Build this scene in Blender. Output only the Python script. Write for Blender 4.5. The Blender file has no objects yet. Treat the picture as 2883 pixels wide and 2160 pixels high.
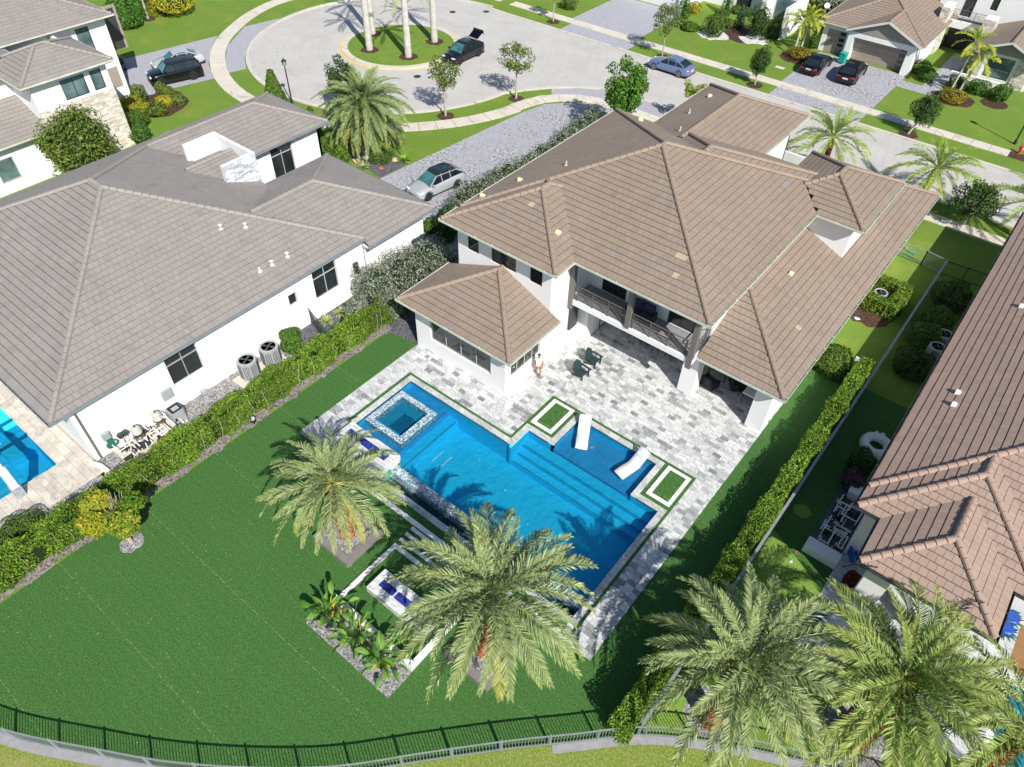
import bpy, math, random
import numpy as np
from mathutils import Vector, Matrix
PI = math.pi
C = bpy.context.scene.collection
sc = bpy.context.scene
rng = np.random.default_rng(7)
random.seed(7)

# ------------------------------------------------------------------ camera
FPX, PITCH, ROLL, YAW, CAMZ = 2046.5, .79705, .026708, -.66136, 30.0
def cam_axes():
    c, s = math.cos(PITCH), math.sin(PITCH)
    fwd = np.array([0, c, -s]); up = np.array([0, s, c]); rt = np.array([1., 0, 0])
    cr, sr = math.cos(ROLL), math.sin(ROLL)
    r2 = cr*rt + sr*up; u2 = -sr*rt + cr*up
    M = np.array([[math.cos(YAW), -math.sin(YAW), 0], [math.sin(YAW), math.cos(YAW), 0], [0, 0, 1]])
    return np.array([r2, -u2, fwd]) @ M
RC = cam_axes()
cam = bpy.data.objects.new('camera', bpy.data.cameras.new('camera'))
C.objects.link(cam); sc.camera = cam
cam.data.sensor_width = 36; cam.data.sensor_fit = 'HORIZONTAL'
cam.data.lens = FPX/2883*36; cam.data.clip_end = 2000; cam.data.clip_start = .5
m = Matrix(((RC[0][0], -RC[1][0], -RC[2][0], 0), (RC[0][1], -RC[1][1], -RC[2][1], 0), (RC[0][2], -RC[1][2], -RC[2][2], CAMZ), (0, 0, 0, 1)))
cam.matrix_world = m
def at(px, py, z=0.):                      # where the survey ray through a photo point meets height z
    d = RC.T @ np.array([(px-1441.5)/FPX, (py-1080)/FPX, 1]); t = (z-CAMZ)/d[2]
    return np.array([t*d[0], t*d[1]])
def proj(p):
    q = RC @ (np.asarray(p, float) - np.array([0, 0, CAMZ])); return 1441.5+FPX*q[0]/q[2], 1080+FPX*q[1]/q[2], q[2]
def inframe(p, mrg=0):
    x, y, d = proj(p); return d > 0 and -mrg < x < 2883+mrg and -mrg < y < 2160+mrg

# ------------------------------------------------------------------ light
SUN_AZ, SUN_EL = math.radians(-27), math.radians(41.5)      # direction towards the sun, from +x
w = bpy.data.worlds.new('World'); sc.world = w; w.use_nodes = True
nt = w.node_tree; nt.nodes.clear()
sky = nt.nodes.new('ShaderNodeTexSky'); sky.sky_type = 'NISHITA'; sky.sun_disc = False
sky.sun_elevation = SUN_EL; sky.sun_rotation = math.pi/2 - SUN_AZ
sky.air_density = 1.0; sky.dust_density = .6; sky.ozone_density = 1.5
bg = nt.nodes.new('ShaderNodeBackground'); bg.inputs[1].default_value = .09
ow = nt.nodes.new('ShaderNodeOutputWorld')
nt.links.new(sky.outputs[0], bg.inputs[0]); nt.links.new(bg.outputs[0], ow.inputs[0])
sd = Vector((math.cos(SUN_AZ)*math.cos(SUN_EL), math.sin(SUN_AZ)*math.cos(SUN_EL), math.sin(SUN_EL)))
L = bpy.data.lights.new('sun', 'SUN'); L.energy = 4.9; L.angle = math.radians(.5); L.color = (1, .95, .87)
lo = bpy.data.objects.new('sun', L); C.objects.link(lo); lo.rotation_euler = sd.to_track_quat('Z', 'Y').to_euler(); lo.location = (0, 0, 60)
sc.view_settings.view_transform = 'Standard'; sc.view_settings.look = 'None'
sc.view_settings.exposure = .35; sc.view_settings.gamma = 1
sc.view_settings.use_curve_mapping = False
sc.render.engine = 'CYCLES'
sc.cycles.max_bounces = 6; sc.cycles.transparent_max_bounces = 12; sc.cycles.caustics_reflective = False; sc.cycles.caustics_refractive = False

# ------------------------------------------------------------------ materials
class NT:
    def __init__(s, name):
        s.m = bpy.data.materials.new(name); s.m.use_nodes = True; s.t = s.m.node_tree; s.t.nodes.clear()
        s.o = s.n('OutputMaterial'); s.b = s.n('BsdfPrincipled'); s.l(s.b.outputs[0], s.o.inputs[0])
    def n(s, typ, **kw):
        x = s.t.nodes.new('ShaderNode'+typ)
        for k, v in kw.items(): setattr(x, k, v)
        return x
    def l(s, a, b): s.t.links.new(a, b)
    def coord(s):
        if not hasattr(s, '_c'): s._c = s.n('NewGeometry')
        return s._c.outputs['Position']
    def noise(s, scale, detail=3, rough=.6, vec=None, dist=0):
        x = s.n('TexNoise'); x.inputs['Scale'].default_value = scale; x.inputs['Detail'].default_value = detail
        x.inputs['Roughness'].default_value = rough; x.inputs['Distortion'].default_value = dist
        s.l(vec if vec else s.coord(), x.inputs['Vector']); return x.outputs['Fac']
    def ramp(s, fac, stops):
        x = s.n('ValToRGB'); e = x.color_ramp.elements
        while len(e) < len(stops): e.new(.5)
        for el, (p, c) in zip(e, stops):
            el.position = p; el.color = (*c, 1) if len(c) == 3 else c
        s.l(fac, x.inputs[0]); return x.outputs[0]
    def mix(s, fac, a, b, mode='MIX'):
        x = s.n('MixRGB', blend_type=mode)
        for i, v in ((0, fac), (1, a), (2, b)):
            if isinstance(v, (int, float)): x.inputs[i].default_value = v
            elif isinstance(v, tuple): x.inputs[i].default_value = (*v, 1)
            else: s.l(v, x.inputs[i])
        return x.outputs[0]
    def attr(s, name='tint', out='Color'):
        x = s.n('Attribute'); x.attribute_name = name; return x.outputs[out]
    def math(s, op, a, b=None):
        x = s.n('Math', operation=op)
        for i, v in ((0, a), (1, b)):
            if v is None: continue
            if isinstance(v, (int, float)): x.inputs[i].default_value = v
            else: s.l(v, x.inputs[i])
        return x.outputs[0]
    def bump(s, h, strength=.3, dist=.02):
        x = s.n('Bump'); x.inputs['Strength'].default_value = strength; x.inputs['Distance'].default_value = dist
        s.l(h, x.inputs['Height']); s.l(x.outputs[0], s.b.inputs['Normal'])
    def fin(s, col, rough=.8, metal=0, spec=.3):
        if isinstance(col, tuple): s.b.inputs['Base Color'].default_value = (*col, 1)
        else: s.l(col, s.b.inputs['Base Color'])
        s.b.inputs['Roughness'].default_value = rough; s.b.inputs['Metallic'].default_value = metal
        s.b.inputs['Specular IOR Level'].default_value = spec
        return s.m
def simple(name, col, rough=.6, metal=0, spec=.4, var=.12, scale=3.):
    n = NT(name); f = n.noise(scale, 4)
    a = tuple(c*(1-var) for c in col); b = tuple(min(1, c*(1+var)) for c in col)
    return n.fin(n.ramp(f, [(.3, a), (.7, b)]), rough, metal, spec)
M = {}
def lawn(name, a, b, c, bright, seams=False, yellow=None):
    n = NT(name)
    big = n.ramp(n.noise(.25, 4, .65), [(.3, a), (.55, b), (.75, c)])
    fine = n.noise(13, 7, .9); col = n.mix(.75, big, n.ramp(fine, [(.36, tuple(x*.25 for x in a)), (.5, b), (.64, tuple(min(1, x*1.8) for x in c))]))
    if yellow: col = n.mix(n.ramp(n.noise(.5, 5, .7), [(.52, (0, 0, 0)), (.75, (.6, .6, .6))]), col, yellow)
    if seams:
        mp = n.n('Mapping'); mp.inputs['Rotation'].default_value = (0, 0, math.radians(0)); n.l(n.coord(), mp.inputs[0])
        sp = n.n('SeparateXYZ'); n.l(mp.outputs[0], sp.inputs[0])
        fr = n.math('FRACT', n.math('MULTIPLY', n.math('ADD', sp.outputs[1], 1.3), 1/4.2))
        line = n.math('LESS_THAN', n.math('ABSOLUTE', n.math('SUBTRACT', fr, .5)), .0045)
        line = n.math('MULTIPLY', line, n.math('GREATER_THAN', n.noise(5, 2), .5))
        col = n.mix(n.math('MULTIPLY', line, .5), col, (.24, .36, .14))
        fr = n.math('FRACT', n.math('MULTIPLY', sp.outputs[1], 1/.42))
        col = n.mix(n.math('MULTIPLY', n.math('GREATER_THAN', fr, .5), .06), col, (.03, .06, .02))
    n.bump(n.noise(30, 3, .8), .5, .03)
    return n.fin(col, .95, 0, .1)
M['turf'] = lawn('artificial_turf', (.044, .115, .030), (.056, .142, .036), (.070, .165, .044), 1, seams=True)
M['grass'] = lawn('lawn_grass', (.095, .180, .030), (.135, .225, .036), (.19, .27, .045), 1, yellow=(.26, .27, .06))
M['dry_grass'] = lawn('dry_lawn_grass', (.13, .20, .035), (.19, .25, .05), (.26, .29, .08), 1, yellow=(.38, .30, .14))
M['putting'] = lawn('putting_turf', (.16, .27, .05), (.18, .30, .055), (.2, .32, .06), 1)
def concrete(name, col, dark, stain=None, rough=.85, crack=False):
    n = NT(name)
    c = n.ramp(n.noise(.35, 6, .7), [(.3, tuple(x*.86 for x in col)), (.6, col), (.8, tuple(min(1, x*1.1) for x in col))])
    c = n.mix(n.ramp(n.noise(7, 6, .75), [(.5, (0, 0, 0)), (.8, (.35,)*3)]), c, dark)
    if stain: c = n.mix(n.ramp(n.noise(.6, 5, .7, dist=1.5), [(.56, (0, 0, 0)), (.72, (.8,)*3)]), c, stain)
    if crack:
        v = n.n('TexVoronoi', feature='DISTANCE_TO_EDGE'); v.inputs['Scale'].default_value = .12
        dv = n.n('TexNoise'); dv.inputs['Scale'].default_value = 1.2; dv.inputs['Detail'].default_value = 5; n.l(n.coord(), dv.inputs['Vector'])
        va = n.n('VectorMath', operation='MULTIPLY_ADD'); n.l(dv.outputs['Color'], va.inputs[0]); va.inputs[1].default_value = (2.2, 2.2, 0); n.l(n.coord(), va.inputs[2])
        n.l(va.outputs[0], v.inputs['Vector'])
        ln = n.math('LESS_THAN', v.outputs['Distance'], .0035)
        ln = n.math('MULTIPLY', ln, n.math('GREATER_THAN', n.noise(.2, 2), .5))
        c = n.mix(n.math('MULTIPLY', ln, .3), c, (.2, .19, .18))
        # tyre arcs round the turning circle
        sp = n.n('VectorMath', operation='DISTANCE'); n.l(n.coord(), sp.inputs[0]); sp.inputs[1].default_value = (-58, 54, 0)
        rr = n.noise(1.0, 4, .6, vec=None)
        cb = n.n('CombineXYZ'); n.l(sp.outputs['Value'], cb.inputs[0])
        arc = n.noise(2.2, 4, .7, vec=cb.outputs[0])
        c = n.mix(n.ramp(arc, [(.48, (0, 0, 0)), (.75, (.35,)*3)]), c, tuple(x*.62 for x in col))
    n.bump(n.noise(60, 2), .15, .01)
    return n.fin(c, rough, 0, .25)
M['road'] = concrete('road_concrete', (.50, .485, .46), (.36, .35, .33), crack=True)
M['walk'] = concrete('sidewalk_concrete', (.62, .58, .50), (.40, .36, .29), stain=(.26, .19, .11))
M['kerb'] = concrete('kerb_concrete', (.58, .55, .49), (.25, .22, .18), stain=(.2, .17, .13))
M['pad'] = concrete('concrete_pad', (.6, .56, .46), (.4, .36, .28))
def pavers(name, a, b, mortar, sx=.2, sy=.1, rot=0, stain=True):
    n = NT(name)
    mp = n.n('Mapping'); mp.inputs['Rotation'].default_value = (0, 0, rot); n.l(n.coord(), mp.inputs[0])
    br = n.n('TexBrick'); n.l(mp.outputs[0], br.inputs[0]); br.inputs['Scale'].default_value = 1
    br.inputs['Brick Width'].default_value = sx; br.inputs['Row Height'].default_value = sy; br.inputs['Mortar Size'].default_value = .012
    br.inputs['Color1'].default_value = (*a, 1); br.inputs['Color2'].default_value = (*b, 1); br.inputs['Mortar'].default_value = (*mortar, 1)
    c = br.outputs[0]
    if stain:
        c = n.mix(n.ramp(n.noise(.3, 5, .7), [(.45, (0, 0, 0)), (.6, (.8,)*3)]), c, n.mix(n.ramp(n.noise(4.5, 6, .8), [(.47, (0, 0, 0)), (.53, (1, 1, 1))]), tuple(x*1.15 for x in b), (.12, .115, .105)))
    c = n.mix(n.ramp(n.noise(3.5, 6, .75), [(.52, (0, 0, 0)), (.7, (.35,)*3)]), c, (.13, .125, .13))
    n.bump(br.outputs['Fac'], -.3, .01)
    return n.fin(c, .8, 0, .3)
M['drive'] = pavers('driveway_pavers', (.36, .36, .40), (.47, .47, .52), (.2, .2, .21), .24, .12, rot=.5)
M['drive_clean'] = pavers('driveway_pavers_clean', (.38, .38, .42), (.46, .46, .51), (.22, .22, .24), .24, .12, stain=False)
def gravel(name, a, b, scale=14):
    n = NT(name); v = n.n('TexVoronoi'); v.inputs['Scale'].default_value = scale; n.l(n.coord(), v.inputs['Vector'])
    bw = n.n('SeparateColor'); n.l(v.outputs['Color'], bw.inputs[0])
    c = n.ramp(bw.outputs[0], [(0, a), (.5, tuple((x+y)/2 for x, y in zip(a, b))), (1, b)])
    n.bump(v.outputs['Distance'], -.8, .04)
    return n.fin(c, .8, 0, .3)
M['gravel'] = gravel('grey_gravel', (.10, .10, .10), (.42, .41, .41))
M['lava'] = gravel('dark_gravel', (.045, .045, .055), (.17, .17, .19))
M['pebble'] = gravel('white_pebbles', (.35, .35, .35), (.8, .8, .78), 12)
M['mulch'] = gravel('mulch', (.03, .017, .012), (.11, .06, .04), 10)
M['bluestone'] = gravel('blue_fire_glass', (.004, .006, .05), (.03, .06, .42), 22)
def tile_mat(name, col, rough=.75):
    n = NT(name)
    t = n.attr()
    sc_ = n.n('SeparateColor'); n.l(t, sc_.inputs[0])
    base = n.mix(1, col, t, 'MULTIPLY')
    base = n.mix(n.ramp(n.noise(.35, 5, .7), [(.35, (0, 0, 0)), (.75, (.4,)*3)]), base, tuple(x*.70 for x in col))
    st = n.n('VectorMath', operation='MULTIPLY'); n.l(n.coord(), st.inputs[0]); st.inputs[1].default_value = (.9, .9, .12)
    base = n.mix(n.ramp(n.noise(1.7, 6, .75, vec=st.outputs[0], dist=.4), [(.5, (0, 0, 0)), (.72, (.4,)*3)]), base, tuple(x*.6 for x in col))
    base = n.mix(n.ramp(n.noise(5, 6, .8), [(.4, (0, 0, 0)), (.8, (.25,)*3)]), base, tuple(min(1, x*1.35) for x in col))
    n.bump(n.noise(40, 2), .15, .01)
    return n.fin(base, rough, 0, .3)
M['tile_brown'] = tile_mat('roof_tile_brown', (.272, .215, .172))
M['tile_grey'] = tile_mat('roof_tile_grey', (.278, .256, .240))
M['tile_rose'] = tile_mat('roof_tile_rose', (.345, .252, .205))
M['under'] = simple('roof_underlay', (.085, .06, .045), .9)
def marble(name, grey=1.):
    n = NT(name)
    t = n.attr(); sp = n.n('SeparateColor'); n.l(t, sp.inputs[0])
    off = n.n('CombineXYZ'); n.l(n.math('MULTIPLY', sp.outputs[1], 60), off.inputs[0]); n.l(n.math('MULTIPLY', sp.outputs[2], 60), off.inputs[1]); 
    mp = n.n('VectorMath', operation='ADD'); n.l(n.coord(), mp.inputs[0]); n.l(off.outputs[0], mp.inputs[1])
    rot = n.n('VectorRotate'); rot.rotation_type = 'Z_AXIS'; n.l(mp.outputs[0], rot.inputs[0]); n.l(n.math('ADD', n.math('MULTIPLY', sp.outputs[2], 1.2), -.2), rot.inputs['Angle'])
    st = n.n('VectorMath', operation='MULTIPLY'); n.l(rot.outputs[0], st.inputs[0]); st.inputs[1].default_value = (.8, 3.6, 1)
    vein = n.noise(2.0, 6, .7, vec=st.outputs[0], dist=1.4)
    light = n.ramp(vein, [(.30, (.30, .315, .32)), (.43, (.50, .515, .51)), (.53, (.66, .67, .665)), (.72, (.76, .76, .745))])
    dark = n.ramp(vein, [(.3, (.10, .11, .12)), (.5, (.20, .21, .22)), (.7, (.36, .37, .375))])
    c = n.mix(sp.outputs[0], light, dark)
    return n.fin(c, .55, 0, .35)
M['marble'] = marble('marble_paver')
def travertine(name):
    n = NT(name); t = n.attr(); sp = n.n('SeparateColor'); n.l(t, sp.inputs[0])
    c = n.ramp(n.noise(1.6, 6, .75, dist=1), [(.3, (.36, .32, .27)), (.5, (.62, .57, .49)), (.7, (.76, .72, .65))])
    c = n.mix(n.math('MULTIPLY', sp.outputs[0], .5), c, (.36, .34, .31))
    return n.fin(c, .7, 0, .3)
M['travertine'] = travertine('travertine_paver')
M['white_marble'] = simple('white_stone', (.80, .80, .79), .5, var=.06, scale=2)
def stucco(name, col, var=.04):
    n = NT(name)
    c = n.ramp(n.noise(.5, 5, .7), [(.3, tuple(x*(1-var) for x in col)), (.7, col)])
    sp = n.n('SeparateXYZ'); n.l(n.coord(), sp.inputs[0])
    n.bump(n.noise(45, 3), .2, .01)
    return n.fin(c, .85, 0, .2)
M['stucco'] = stucco('white_stucco', (.80, .80, .80))
M['stucco_grey'] = stucco('grey_stucco', (.30, .28, .265))
M['soffit'] = simple('white_soffit', (.7, .7, .68), .7, var=.03)
M['fascia'] = simple('fascia', (.62, .62, .58), .6, var=.05)
M['gutter'] = simple('gutter_metal', (.55, .58, .50), .5, var=.15, scale=1)
M['gutter_dark'] = simple('gutter_dark', (.05, .06, .065), .5)
M['gutter_blue'] = simple('gutter_slate', (.20, .24, .27), .5)
M['taupe'] = simple('taupe_paint', (.155, .145, .135), .6, var=.05)
M['garage'] = simple('garage_door_paint', (.34, .28, .24), .6, var=.05)
def stone(name, a, b, c_):
    n = NT(name); t = n.attr(); sp = n.n('SeparateColor'); n.l(t, sp.inputs[0])
    c = n.ramp(sp.outputs[0], [(0, a), (.5, b), (1, c_)])
    c = n.mix(.3, c, n.ramp(n.noise(6, 4), [(.3, tuple(x*.6 for x in b)), (.7, c_)]))
    return n.fin(c, .85, 0, .2)
M['ledger'] = stone('ledger_stone', (.42, .36, .29), (.62, .58, .50), (.78, .75, .70))
M['ledger_white'] = stone('white_ledger_stone', (.20, .24, .30), (.55, .58, .62), (.82, .82, .83))
def glass(name, col=(.012, .016, .018), rough=.04):
    n = NT(name)
    c = n.ramp(n.noise(.8, 3), [(.35, col), (.7, tuple(x*2.4 for x in col))])
    n.fin(c, rough, 0, .9); n.bump(n.noise(1.2, 2), .02, .05); return n.m
M['glass'] = glass('window_glass')
M['glass_green'] = glass('window_glass_green', (.06, .095, .10), .08)
M['frame'] = simple('window_frame_grey', (.42, .43, .43), .4)
M['frame_dark'] = simple('window_frame_dark', (.03, .03, .032), .4)
M['shutter'] = simple('louvre_dark', (.05, .056, .06), .5)
M['metal_fence'] = simple('fence_grey_metal', (.30, .33, .35), .45, .3)
M['metal_dark'] = simple('dark_bronze_metal', (.035, .03, .03), .45, .2)
M['rail'] = simple('balcony_rail_metal', (.13, .12, .115), .45, .2)
M['ac_grey'] = simple('condenser_grey', (.40, .43, .44), .5, .2)
M['ac_dark'] = simple('condenser_fan_dark', (.03, .03, .032), .6)
M['pvc'] = simple('white_pvc', (.78, .78, .75), .4, var=.03)
M['tank'] = simple('tank_beige', (.44, .44, .38), .5)
M['black'] = simple('black_plastic', (.02, .021, .022), .5)
M['green_plastic'] = simple('green_plastic', (.02, .16, .12), .45)
M['teal'] = simple('teal_plastic', (.01, .36, .30), .4)
M['yellow'] = simple('yellow_plastic', (.85, .42, .02), .5)
M['orange'] = simple('orange_fabric', (.75, .16, .03), .7)
M['red'] = simple('red_paint', (.6, .03, .02), .5)
M['blue'] = simple('blue_paint', (.02, .08, .42), .4)
M['vent'] = simple('vent_cream', (.72, .68, .42), .5)
M['vent_grey'] = simple('vent_grey', (.56, .53, .50), .6)
M['planter_stone'] = simple('planter_taupe_stone', (.20, .185, .18), .7, var=.12, scale=2)
M['sofa'] = simple('navy_cushion', (.045, .045, .085), .9)
M['wicker'] = simple('dark_wicker', (.03, .03, .032), .8)
M['wood'] = simple('ipe_wood', (.30, .17, .07), .6)
M['deckgrey'] = simple('deck_grey_boards', (.26, .26, .27), .7)
M['bark'] = simple('pale_bark', (.40, .36, .31), .9, var=.25, scale=8)
M['royal_bark'] = simple('royal_palm_bark', (.50, .48, .44), .85, var=.18, scale=3)
def bootmat():
    n = NT('palm_boot_bark'); v = n.n('TexVoronoi'); v.inputs['Scale'].default_value = 9; n.l(n.coord(), v.inputs['Vector'])
    sp = n.n('SeparateColor'); n.l(v.outputs['Color'], sp.inputs[0])
    c = n.ramp(sp.outputs[0], [(0, (.16, .055, .025)), (.5, (.34, .13, .06)), (1, (.46, .22, .11))]); n.bump(v.outputs['Distance'], -1, .06)
    return n.fin(c, .9, 0, .1)
M['boots'] = bootmat()
def leaf(name, base=None, trans=.25, rough=.6):
    n = NT(name); c = n.attr()
    n.fin(c, rough, 0, .25)
    tr = n.n('BsdfTranslucent'); n.l(n.mix(1, c, (1.3, 1.5, .5), 'MULTIPLY'), tr.inputs[0])
    mx = n.n('MixShader'); mx.inputs[0].default_value = trans
    n.l(n.b.outputs[0], mx.inputs[1]); n.l(tr.outputs[0], mx.inputs[2]); n.l(mx.outputs[0], n.o.inputs[0])
    return n.m
M['leaf'] = leaf('leaf'); M['frond'] = leaf('palm_frond', trans=.12, rough=.45)
M['tinted'] = NT('painted_by_attribute'); _t = M['tinted']; M['tinted'] = _t.fin(_t.attr(), .7, 0, .3)
def plaster(name, a, b):
    n = NT(name); c = n.ramp(n.noise(1.5, 4, .6), [(.3, a), (.7, b)]); return n.fin(c, .8, 0, .2)
M['pool_deep'] = plaster('pool_plaster_deep', (.025, .60, .93), (.03, .66, .96))
M['pool_shelf'] = plaster('pool_plaster_shelf', (.04, .36, .72), (.055, .42, .78))
M['pool_teal'] = plaster('basin_plaster_teal', (.01, .22, .32), (.02, .40, .48))
M['pool_line'] = plaster('pool_step_tile', (.015, .20, .48), (.08, .36, .62))
def mosaic(name):
    n = NT(name); v = n.n('TexVoronoi'); v.inputs['Scale'].default_value = 17; n.l(n.coord(), v.inputs['Vector'])
    sp = n.n('SeparateColor'); n.l(v.outputs['Color'], sp.inputs[0])
    c = n.ramp(sp.outputs[0], [(0, (.06, .14, .22)), (.3, (.16, .27, .36)), (.55, (.36, .46, .52)), (.85, (.62, .68, .68))]); return n.fin(c, .35, 0, .5)
M['mosaic'] = mosaic('glass_mosaic')
def water(name, tint, strength=.25):
    n = NT(name)
    for x in (n.b,): n.t.nodes.remove(x)
    tr = n.n('BsdfTransparent'); tr.inputs[0].default_value = (*tint, 1)
    gl = n.n('BsdfGlossy'); gl.inputs['Roughness'].default_value = .03
    bp = n.n('Bump'); bp.inputs['Strength'].default_value = .03; bp.inputs['Distance'].default_value = .03
    n.l(n.noise(2.2, 3, .6), bp.inputs['Height'])
    fr = n.n('Fresnel'); fr.inputs['IOR'].default_value = 1.33; n.l(bp.outputs[0], fr.inputs['Normal']); n.l(bp.outputs[0], gl.inputs['Normal'])
    mx = n.n('MixShader'); n.l(fr.outputs[0], mx.inputs[0]); n.l(tr.outputs[0], mx.inputs[1]); n.l(gl.outputs[0], mx.inputs[2])
    n.l(mx.outputs[0], n.o.inputs[0]); return n.m
M['water'] = water('pool_water', (.74, .95, .985)); M['water_basin'] = water('basin_water', (.55, .85, .90))
M['lounger'] = simple('white_resin', (.80, .81, .80), .35, var=.02)
M['adirondack'] = simple('dark_green_resin', (.022, .05, .05), .5, var=.1)
M['skin'] = simple('skin', (.33, .18, .12), .6, var=.04)
M['hair'] = simple('dark_hair', (.015, .012, .01), .7)
M['tee'] = simple('white_cotton', (.75, .75, .76), .9, var=.04)
M['shorts'] = simple('rust_shorts', (.42, .16, .07), .9)
M['rubber'] = simple('tyre_rubber', (.012, .012, .013), .8)
M['rim'] = simple('dark_alloy', (.06, .06, .065), .3, .7)
M['rim_silver'] = simple('silver_alloy', (.4, .4, .42), .3, .7)
M['lamp_red'] = simple('tail_lamp_red', (.55, .01, .015), .2)
M['lamp_white'] = simple('head_lamp', (.7, .72, .75), .15)
M['plate'] = simple('number_plate', (.6, .62, .6), .5)
def paint(name, col, rough=.2, metal=.5):
    n = NT(name); n.fin(col, rough, metal, .5); n.b.inputs['Coat Weight'].default_value = .7; n.b.inputs['Coat Roughness'].default_value = .05; return n.m
M['car_silver'] = paint('car_silver', (.50, .53, .57), .3, .2); M['car_black'] = paint('car_black', (.008, .008, .010))
M['car_navy'] = paint('car_dark_navy', (.012, .016, .03)); M['car_blue'] = paint('car_steel_blue', (.14, .20, .36), .25, .2); M['car_grey'] = paint('car_light_grey', (.44, .47, .50), .25, .2)
M['car_glass'] = glass('car_glass', (.008, .012, .014), .03); M['windscreen'] = glass('windscreen', (.03, .10, .10), .04)

# ------------------------------------------------------------------ builders
def tag(o, label=None, cat=None, group=None, kind=None):
    if label: o['label'] = label
    if cat: o['category'] = cat
    if group: o['group'] = group
    if kind: o['kind'] = kind
    return o
def thing(name, label, cat, loc=(0, 0, 0), rz=0, group=None):
    o = bpy.data.objects.new(name, None); C.objects.link(o); o.location = loc; o.rotation_euler = (0, 0, rz); o.empty_display_size = .3
    return tag(o, label, cat, group)
def wloc(o):
    v = Vector((0, 0, 0))
    while o is not None: v = v + o.location; o = o.parent
    return v
def link(name, me, mat, parent=None, smooth=False):
    o = bpy.data.objects.new(name, me); C.objects.link(o)
    if mat and not me.materials: me.materials.append(mat if not isinstance(mat, str) else M[mat])
    if parent: o.parent = parent
    if smooth: me.polygons.foreach_set('use_smooth', [True]*len(me.polygons))
    return o
class MB:
    def __init__(s): s.v = []; s.f = []; s.c = []
    def add(s, vs, fs, col=None):
        k = len(s.v); s.v += [tuple(map(float, p)) for p in vs]; s.f += [tuple(i+k for i in f) for f in fs]; s.c += [col]*len(fs); return s
    def box(s, x0, x1, y0, y1, z0, z1, col=None):
        return s.add([(x0, y0, z0), (x1, y0, z0), (x1, y1, z0), (x0, y1, z0), (x0, y0, z1), (x1, y0, z1), (x1, y1, z1), (x0, y1, z1)],
                     [(0, 3, 2, 1), (4, 5, 6, 7), (0, 1, 5, 4), (1, 2, 6, 5), (2, 3, 7, 6), (3, 0, 4, 7)], col)
    def bar(s, a, b, wd, ht=None, col=None, up=(0, 0, 1)):
        a = Vector(a); b = Vector(b); d = (b-a); n = d.length
        if n < 1e-6: return s
        d = d/n; up = Vector(up)
        if abs(d.dot(up)) > .98: up = Vector((1, 0, 0))
        x = d.cross(up).normalized(); y = x.cross(d).normalized(); ht = ht or wd
        vs = []
        for p in (a, b):
            for i, j in ((-1, -1), (1, -1), (1, 1), (-1, 1)): vs.append(p + x*(i*wd/2) + y*(j*ht/2))
        return s.add(vs, [(0, 1, 2, 3), (7, 6, 5, 4), (0, 4, 5, 1), (1, 5, 6, 2), (2, 6, 7, 3), (3, 7, 4, 0)], col)
    def prism(s, poly, z0, z1, col=None):
        n = len(poly); a = sum(poly[i][0]*poly[(i+1) % n][1]-poly[(i+1) % n][0]*poly[i][1] for i in range(n))
        if a < 0: poly = poly[::-1]
        vs = [(x, y, z0) for x, y in poly]+[(x, y, z1) for x, y in poly]
        return s.add(vs, [tuple(range(n))[::-1], tuple(range(n, 2*n))]+[(i, (i+1) % n, n+(i+1) % n, n+i) for i in range(n)], col)
    def tube(s, pts, rad, seg=8, col=None, cap=True):
        pts = [Vector(p) for p in pts]; rs = rad if hasattr(rad, '__len__') else [rad]*len(pts)
        k = len(pts); vs = []; px = None
        for i, p in enumerate(pts):
            d = (pts[min(i+1, k-1)]-pts[max(i-1, 0)]).normalized()
            ref = px if px is not None else (Vector((0, 0, 1)) if abs(d.z) < .9 else Vector((1, 0, 0)))
            y = d.cross(ref).normalized() if px is None else (d.cross(px.cross(d))).normalized()
            if px is None: x = y.cross(d).normalized()
            else: x = (px - d*px.dot(d)).normalized(); y = d.cross(x)
            px = x
            for j in range(seg):
                a = 2*PI*j/seg; vs.append(p+x*(math.cos(a)*rs[i])+y*(math.sin(a)*rs[i]))
        fs = [(i*seg+j, i*seg+(j+1) % seg, (i+1)*seg+(j+1) % seg, (i+1)*seg+j) for i in range(k-1) for j in range(seg)]
        if cap: fs += [tuple(range(seg))[::-1], tuple((k-1)*seg+j for j in range(seg))]
        return s.add(vs, fs, col)
    def lathe(s, prof, seg=16, c=(0, 0, 0), col=None):
        vs = []; k = len(prof)
        for r, z in prof:
            for j in range(seg):
                a = 2*PI*j/seg; vs.append((c[0]+r*math.cos(a), c[1]+r*math.sin(a), c[2]+z))
        fs = [(i*seg+j, i*seg+(j+1) % seg, (i+1)*seg+(j+1) % seg, (i+1)*seg+j) for i in range(k-1) for j in range(seg)]
        fs += [tuple(range(seg))[::-1], tuple((k-1)*seg+j for j in range(seg))]
        return s.add(vs, fs, col)
    def ball(s, c, r, seg=10, rings=6, col=None):
        if not hasattr(r, '__len__'): r = (r, r, r)
        vs = []; 
        for i in range(rings+1):
            t = PI*i/rings
            for j in range(seg):
                a = 2*PI*j/seg; vs.append((c[0]+r[0]*math.sin(t)*math.cos(a), c[1]+r[1]*math.sin(t)*math.sin(a), c[2]-r[2]*math.cos(t)))
        fs = [(i*seg+j, i*seg+(j+1) % seg, (i+1)*seg+(j+1) % seg, (i+1)*seg+j) for i in range(rings) for j in range(seg)]
        return s.add(vs, fs, col)
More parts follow.
